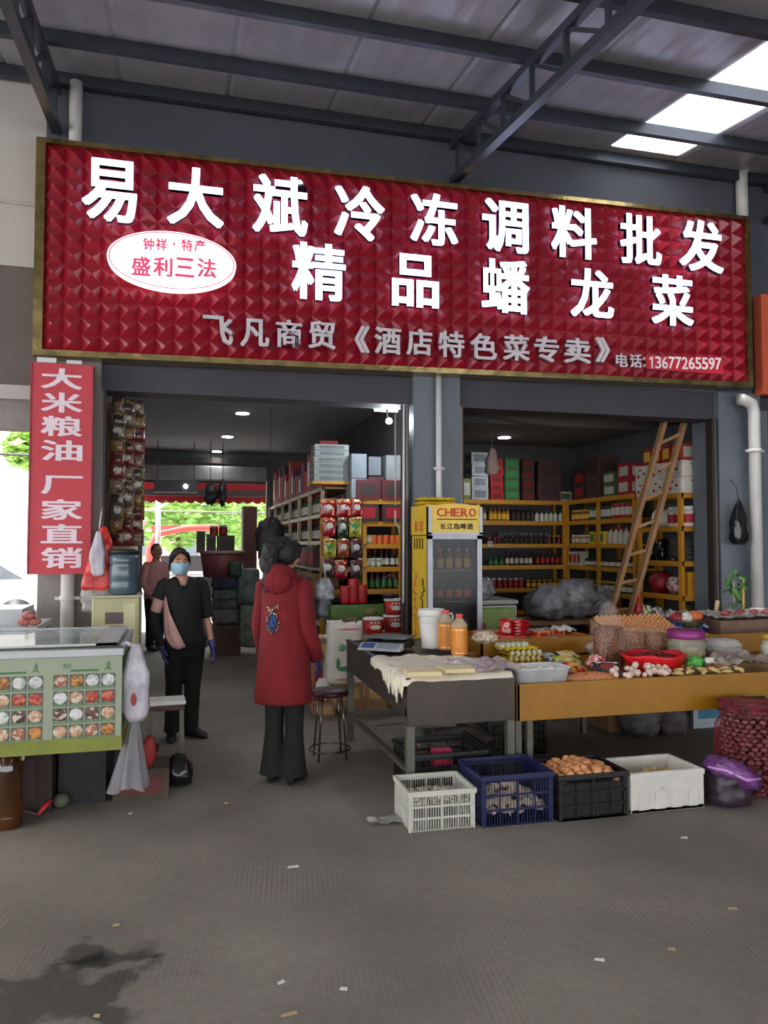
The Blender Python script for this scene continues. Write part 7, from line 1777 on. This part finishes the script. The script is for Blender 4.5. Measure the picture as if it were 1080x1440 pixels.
for i in range(14):
    a = i*.9; x = .035+.04*math.cos(a); y = .13+.035*math.sin(a)
    hr.tube([T((x*.6, y*.8, .03)), T((x+.012*math.sin(i), y+.015, -.06)), T((x-.012*math.cos(i), y+.005, -.15)), T((x+.015*math.cos(i*2), y-.01, -.24-.02*(i % 3)))], [.012, .014, .012, .005], 6)
hr.tube([T((.0, -.070, .105)), T((-.06, -.055, .07)), T((-.082, -.02, .0)), T((-.06, .05, -.03))], [.016, .02, .018, .02], 8)
remesh(hr.build('hair', hairm, wc, fixn=False), .006, 1)
rdc = mat('coat_red', (112, 8, 20), rough=.85, var=.16, scale=5, bump=.2, bscale=90)
rings = []
for z, rx, ry, w in ((.545, .232, .182, .03), (.56, .238, .187, .03), (.7, .226, .176, .03), (.86, .212, .162, .025), (1.0, .195, .146, .02), (1.12, .188, .138, .015), (1.24, .192, .135, .01), (1.32, .195, .118, .006), (1.365, .165, .098, 0), (1.40, .10, .085, 0), (1.42, .085, .08, 0)):
    rings.append(ringpts((0, .015, z), rx, ry, 44, wob=w, seed=5))
ct = MB().loft(rings, cap=False)
co_ = ct.build('coat', rdc, wc, fixn=False); co_.modifiers.new('s', 'SOLIDIFY').thickness = .006
for s in (1, -1):
    sx = 'l' if s > 0 else 'r'; sh, el, wr = (Vector(J[x+sx]) for x in ('sh', 'el', 'wr'))
    MB().tube([sh+Vector((-s*.04, 0, .02)), sh+Vector((s*.012, 0, -.01)), sh.lerp(el, .45), el, el.lerp(wr, .4), wr+(wr-el).normalized()*-.0], [.058, .076, .07, .064, .060, .054], 20).build('sleeve', rdc, wc)
# hood lying on the back
def hood(d, q): return q*(1+.12*noise.noise(d*3)+.03*math.sin(d.x*14))
rings = []
for i in range(25):
    a = -.35*PI+1.7*PI*i/24; c_ = Vector((.098*math.cos(a), .03+.095*math.sin(a), 1.405+.022*math.sin(a))); r_ = .028+.03*max(0, math.sin(a)); o_ = Vector((math.cos(a), math.sin(a), 0))
    rings.append([c_+o_*(r_*math.cos(b)*.8)+Vector((0, 0, r_*math.sin(b)*1.1)) for b in [2*PI*j/12 for j in range(12)]])
hb_ = MB().loft(rings); hb_.ball((0, .135, 1.365), (.125, .055, .085), 26, 16, fn=hood)
remesh(hb_.build('hood', rdc, wc, fixn=False), .008, 2)
MB().tube([(.0, -.14, .56), (.0, -.125, 1.0), (0, -.115, 1.36)], .005, 6).build('coat_seam', rdc, wc)
# sequin embroidery on the back
sq = [mat('sequin_blue', (40, 84, 150), rough=.2, metal=.6), mat('sequin_gold', (206, 180, 110), rough=.2, metal=.7), mat('sequin_teal', (40, 100, 110), rough=.2, metal=.6), mat('sequin_dark', (50, 30, 40), rough=.3, metal=.4)]
def backpt(x, z):
    ry = .138+(1.12-z)*.055 if z < 1.12 else .137
    rx = .19+(1.12-z)*.06
    return .015+ry*math.sqrt(max(.02, 1-(x/rx)**2))+.010
em = MB(); rq = random.Random(4)
for i in range(210):
    a, r_ = rq.uniform(0, 6.28), rq.random()**.5
    x, z = .02+.058*r_*math.cos(a), 1.09+.07*r_*math.sin(a); m_ = 1 if r_ > .88 and i % 2 else (0 if r_ < .6 else rq.choice([0, 2, 3]))
    em.ball((x, backpt(x, z), z), (.005, .003, .005), 6, 4, m=m_)
for i in range(60):
    t_ = rq.random(); x = -.04+.115*t_+rq.uniform(-.01, .01); z = 1.185+.02*math.sin(t_*7)+rq.uniform(-.012, .012)
    em.ball((x, backpt(x, z), z), (.0045, .003, .0045), 6, 4, m=rq.choice([1, 1, 3, 3, 0]))
em.build('sequin_patch', sq, wc)['kind'] = 'stuff'
J['anr'] = (-.10, .03, .08); J['anl'] = (.085, .02, .08)
trousers(wc, J, blkc, (.165, .12), ((.082, .092), (.098, .112)), .92)
shoe(wc, J['anr'], J['toer'], blks, .03); shoe(wc, J['anl'], J['toel'], blks, .03)
for s in ('r', 'l'):
    g = MB(); el, wr = Vector(J['el'+s]), Vector(J['wr'+s]); d = wr-el+Vector((0, 0, -.08))
    hand(g, wr, d, Vector((1 if s == 'r' else -1, 0, 0)), .92*1.14, .6, 1); g.tube([wr-d.normalized()*.05, wr+d.normalized()*.01], [.036, .03], 14)
    remesh(g.build('glove', mat('glove_navy', (44, 52, 104), rough=.3), wc, fixn=False), .005, 1)
def slim(t, f, z0, z1):
    for ch in t.children_recursive:
        if ch.type != 'MESH': continue
        for v in ch.data.vertices:
            w = max(0, min(1, (v.co.z-z0)/(z1-z0))); v.co.x *= f*(1-w)+w
slim(wa, .88, 1.33, 1.42); slim(wc, .84, 1.42, 1.5)
# ---- faint person outside the rear opening
p = P(218, 862, Y=12.2)
wf_ = thing('person', 'person in a pale pink top far back at the rear opening', 'person', (p.x, 12.4, 0), .6)
J = dict(head=(0, -.02, 1.50), neck=(0, 0, 1.36), chest=(0, 0, 1.2), pelvis=(0, 0, .88), shr=(-.16, 0, 1.3), elr=(-.2, .02, 1.03), wrr=(-.16, -.1, .85), shl=(.16, 0, 1.3), ell=(.2, .02, 1.03), wrl=(.17, -.1, .85),
         hipr=(-.08, 0, .86), knr=(-.08, 0, .46), anr=(-.08, .02, .09), toer=(-.09, -.12, .03), hipl=(.08, 0, .86), knl=(.08, 0, .46), anl=(.08, .02, .09), toel=(.09, -.12, .03))
I3 = Matrix.Identity(3); bo, T = body(wf_, J, 1, I3); eyes(T, I3, wf_, 1)
MB().ball(T((0, .012, .02)), (.083, .1, .11), 24, 18, fn=hfn).build('hair', hairm, wf_)
fo = MB().loft([ringpts((0, 0, .8), .19, .14, wob=.03), ringpts((0, 0, .95), .18, .135, wob=.02), ringpts((0, 0, 1.15), .175, .13), ringpts((0, 0, 1.29), .185, .1), ringpts((0, 0, 1.35), .09, .075)], cap=False).build('top', mat('cloth_rose', (214, 150, 150), rough=.8), wf_, fixn=False)
for s in ('r', 'l'): MB().tube([Vector(J['sh'+s]), Vector(J['el'+s]), Vector(J['wr'+s])], [.066, .055, .045], 14).build('sleeve', mat('cloth_rose', (214, 150, 150)), wf_)
trousers(wf_, J, blkc, (.165, .12), ((.06, .066), (.062, .068)), .9)
shoe(wf_, J['anr'], J['toer'], blks); shoe(wf_, J['anl'], J['toel'], blks)
# ---------------------------------------------------------------- beyond the rear opening and the left passage
aw = thing('red_awning', 'red scalloped awning over the rear opening', 'awning', (.5, 15.2, 0))
rw = mat('awning_red', (206, 50, 58), rough=.6)
a0 = P(200, 672, Y=15.2); a1 = P(360, 709, Y=15.2)
MB().add([(-1.8, 0, a1.z+.15), (2.2, 0, a1.z+.15), (2.2, -.12, a0.z+.0), (-1.8, -.12, a0.z+.0)], [(0, 1, 2, 3)]).add([(-1.8, .03, a1.z+.15), (2.2, .03, a1.z+.15), (2.2, -.09, a0.z), (-1.8, -.09, a0.z)], [(0, 1, 2, 3)]).build('awning_cloth', rw, aw)
mb = MB()
for k in range(22):
    x = -1.8+k*.18; mb.prism([(x, a1.z+.17), (x+.18, a1.z+.17), (x+.18, a1.z+.05), (x+.15, a1.z+.02), (x+.09, a1.z), (x+.03, a1.z+.02), (x, a1.z+.05)], 'y', .0, .012)
mb.build('scalloped_valance', rw, aw)
MB().bb(-1.8, 2.2, -.2, -.14, P(280, 698, Y=15.1).z, P(280, 689, Y=15.1).z).build('front_beam', mat('beam_dull', (110, 96, 96)), aw)
for x in (-1.75, 2.15): MB().cyl((x, -.02, 0), (x, -.02, a0.z), .04, n=10).build('awning_post', mat('pole_grey', (130, 126, 124)), aw)
px_ = P(222, 750, Y=15.6)
tag(MB().cyl((px_.x, 15.6, 0), (px_.x, 15.6, 3.0), .05, n=12).build('lamp_post', mat('pole_pale', (206, 196, 190))), 'pale pole standing just outside the rear opening', 'pole')
tag(MB().tube([(-3, 17.5, 2.35), (4.5, 17.5, 2.3)], .02, 6).cyl((-3, 17.5, 0), (-3, 17.5, 2.4), .04, n=8).cyl((4.5, 17.5, 0), (4.5, 17.5, 2.35), .04, n=8).build('street_rail', mat('pole_grey', (130, 126, 124))), 'thin rail across the street beyond the rear opening', 'rail')
# red three-wheeler frame
tr = thing('cargo_tricycle', 'red covered three-wheeler parked behind the shop', 'vehicle', (P(258, 800, Y=18).x, 18, 0))
rm = mat('tricycle_red', (214, 84, 76), rough=.4)
MB().tube([(-.75, 0, .5), (-.75, 0, 1.5), (-.6, 0, 1.85), (0, 0, 1.98), (.75, 0, 2.0)], .07, 8).tube([(-.75, 1.1, .5), (-.75, 1.1, 1.5), (-.6, 1.1, 1.85), (0, 1.1, 1.98), (.75, 1.1, 2.0)], .07, 8).bb(-.7, .8, -.05, 1.15, 1.93, 2.03).build('roof_frame', rm, tr)
MB().bb(-.6, 1.4, .05, 1.05, .45, .9).build('body', mat('tricycle_grey', (206, 200, 196), rough=.4), tr, bevel=.03)
MB().bb(-.5, .5, .2, .9, 1.0, 1.35).build('bench', mat('seat_dark', (60, 56, 60)), tr)
for x, y in ((-.5, -.02), (-.5, 1.12), (1.2, -.02), (1.2, 1.12)): MB().tube([(x, y-.05, .3), (x, y+.05, .3)], .3, 20).build('wheel', blk, tr)
# trees
lfm = mat('tree_leaves', (176, 206, 110), rough=.6, rgb2=(120, 166, 80), scale=1.2)
tkm = mat('tree_trunk', (110, 92, 76), rough=.9)
def tree(x, y, r, h, label, seed):
    t = thing('street_tree', label, 'tree', (x, y, 0)); rr = random.Random(seed)
    MB().tube([(0, 0, 0), (.05, 0, h*.4), (0, .1, h*.8)], [.16, .12, .05], 8).build('trunk', tkm, t)
    mb = MB()
    for i in range(1500):
        d = Vector((rr.gauss(0, 1), rr.gauss(0, 1), rr.gauss(0, 1))).normalized()*r*rr.uniform(.55, 1)
        lump = 1+.35*noise.noise(d*1.3+Vector((seed, 0, 0))); c_ = Vector((d.x*lump, d.y*lump, h+d.z*.8*lump))
        R = Matrix.Rotation(rr.uniform(0, 6), 3, 'Z') @ Matrix.Rotation(rr.uniform(-1.3, 1.3), 3, 'X'); s = rr.uniform(.14, .26)
        mb.add([c_+R @ Vector(p)*s for p in ((-1, 0, 0), (0, -.5, .1), (1, 0, 0), (0, .5, .1))], [(0, 1, 2, 3)])
    o = mb.build('foliage', lfm, t, fixn=False); o['kind'] = 'stuff'
tree(P(250, 700, Y=27).x, 27, 1.9, 2.9, 'round green tree seen left in the rear opening', 1)
tree(P(305, 700, Y=31.5).x, 31.5, 2.2, 3.1, 'green tree seen in the middle of the rear opening', 2)
tree(P(345, 700, Y=36.5).x, 36.5, 2.3, 3.3, 'green tree seen right in the rear opening', 3)
tree(P(56, 640, Y=22).x, 22, .75, 4.1, 'pale green tree beyond the passage left of the banner', 4)
bd2 = thing('street_building', 'pale pink building far beyond the rear opening', 'building', (P(285, 760, Y=44).x, 44, 0))
MB().bb(-5, 9, 0, 6, 0, 2.6).build('wall', mat('building_pink', (206, 176, 166)), bd2); MB().bb(-5.2, 9.2, -.3, 6, 2.6, 2.85).build('roof', mat('building_roof', (150, 110, 100)), bd2)
for k in range(5): MB().bb(-4+k*2.6, -2.8+k*2.6, -.04, 0, 1.0, 2.0).build('window', mat('window_dark', (110, 116, 124), rough=.2), bd2)
# white car beyond the left passage
cx = P(14, 790, Y=15)
car = thing('white_car', 'white car parked beyond the passage at the left edge', 'car', (cx.x-1.2, 15.9, 0))
cwm = mat('car_white', (226, 226, 226), rough=.25, coat=.6)
prof = [(-2.0, .35), (-2.05, .75), (-1.2, .95), (-.5, 1.4), (.9, 1.42), (1.6, 1.0), (2.05, .9), (2.1, .4)]
MB().prism(prof, 'y', -.8, .8).build('car_body', cwm, car, bevel=.06)
MB().prism([(-1.05, .98), (-.45, 1.34), (.2, 1.36), (.2, .98)], 'y', -.815, -.79).prism([(.28, .98), (.28, 1.36), (.85, 1.35), (1.4, 1.0)], 'y', -.815, -.79).build('side_windows', mat('window_dark', (110, 116, 124)), car)
for x in (-1.25, 1.3):
    for y in (-.74, .74):
        w_ = MB().tube([(x, y-.1, .32), (x, y+.1, .32)], .32, 24).build('wheel', blk, car); MB().tube([(x, y-.11, .32), (x, y-.1, .32)], .2, 16).build('hub', alu, w_)
# extra structure beyond the passage: far building in haze
fb2 = thing('street_building', 'pale building beyond the passage left of the banner', 'building', (-8, 30, 0))
MB().bb(-9, 5, 0, 6, 0, 5.2).build('wall', mat('building_pale', (214, 210, 206)), fb2)
for k in range(4): MB().bb(-8+k*3.2, -6.6+k*3.2, -.05, 0, 1.6, 3.0).build('window', mat('window_pale', (176, 184, 190), rough=.2), fb2)
tag(MB().tube([(-9, 12, 2.98), (-1, 12, 2.88)], .02, 6).cyl((-9, 12, 0), (-9, 12, 3.0), .04).cyl((-1.05, 12, 0), (-1.05, 12, 2.9), .03).build('street_rail', mat('pole_grey', (130, 126, 124))), 'thin rail crossing the bright passage left of the banner', 'rail')
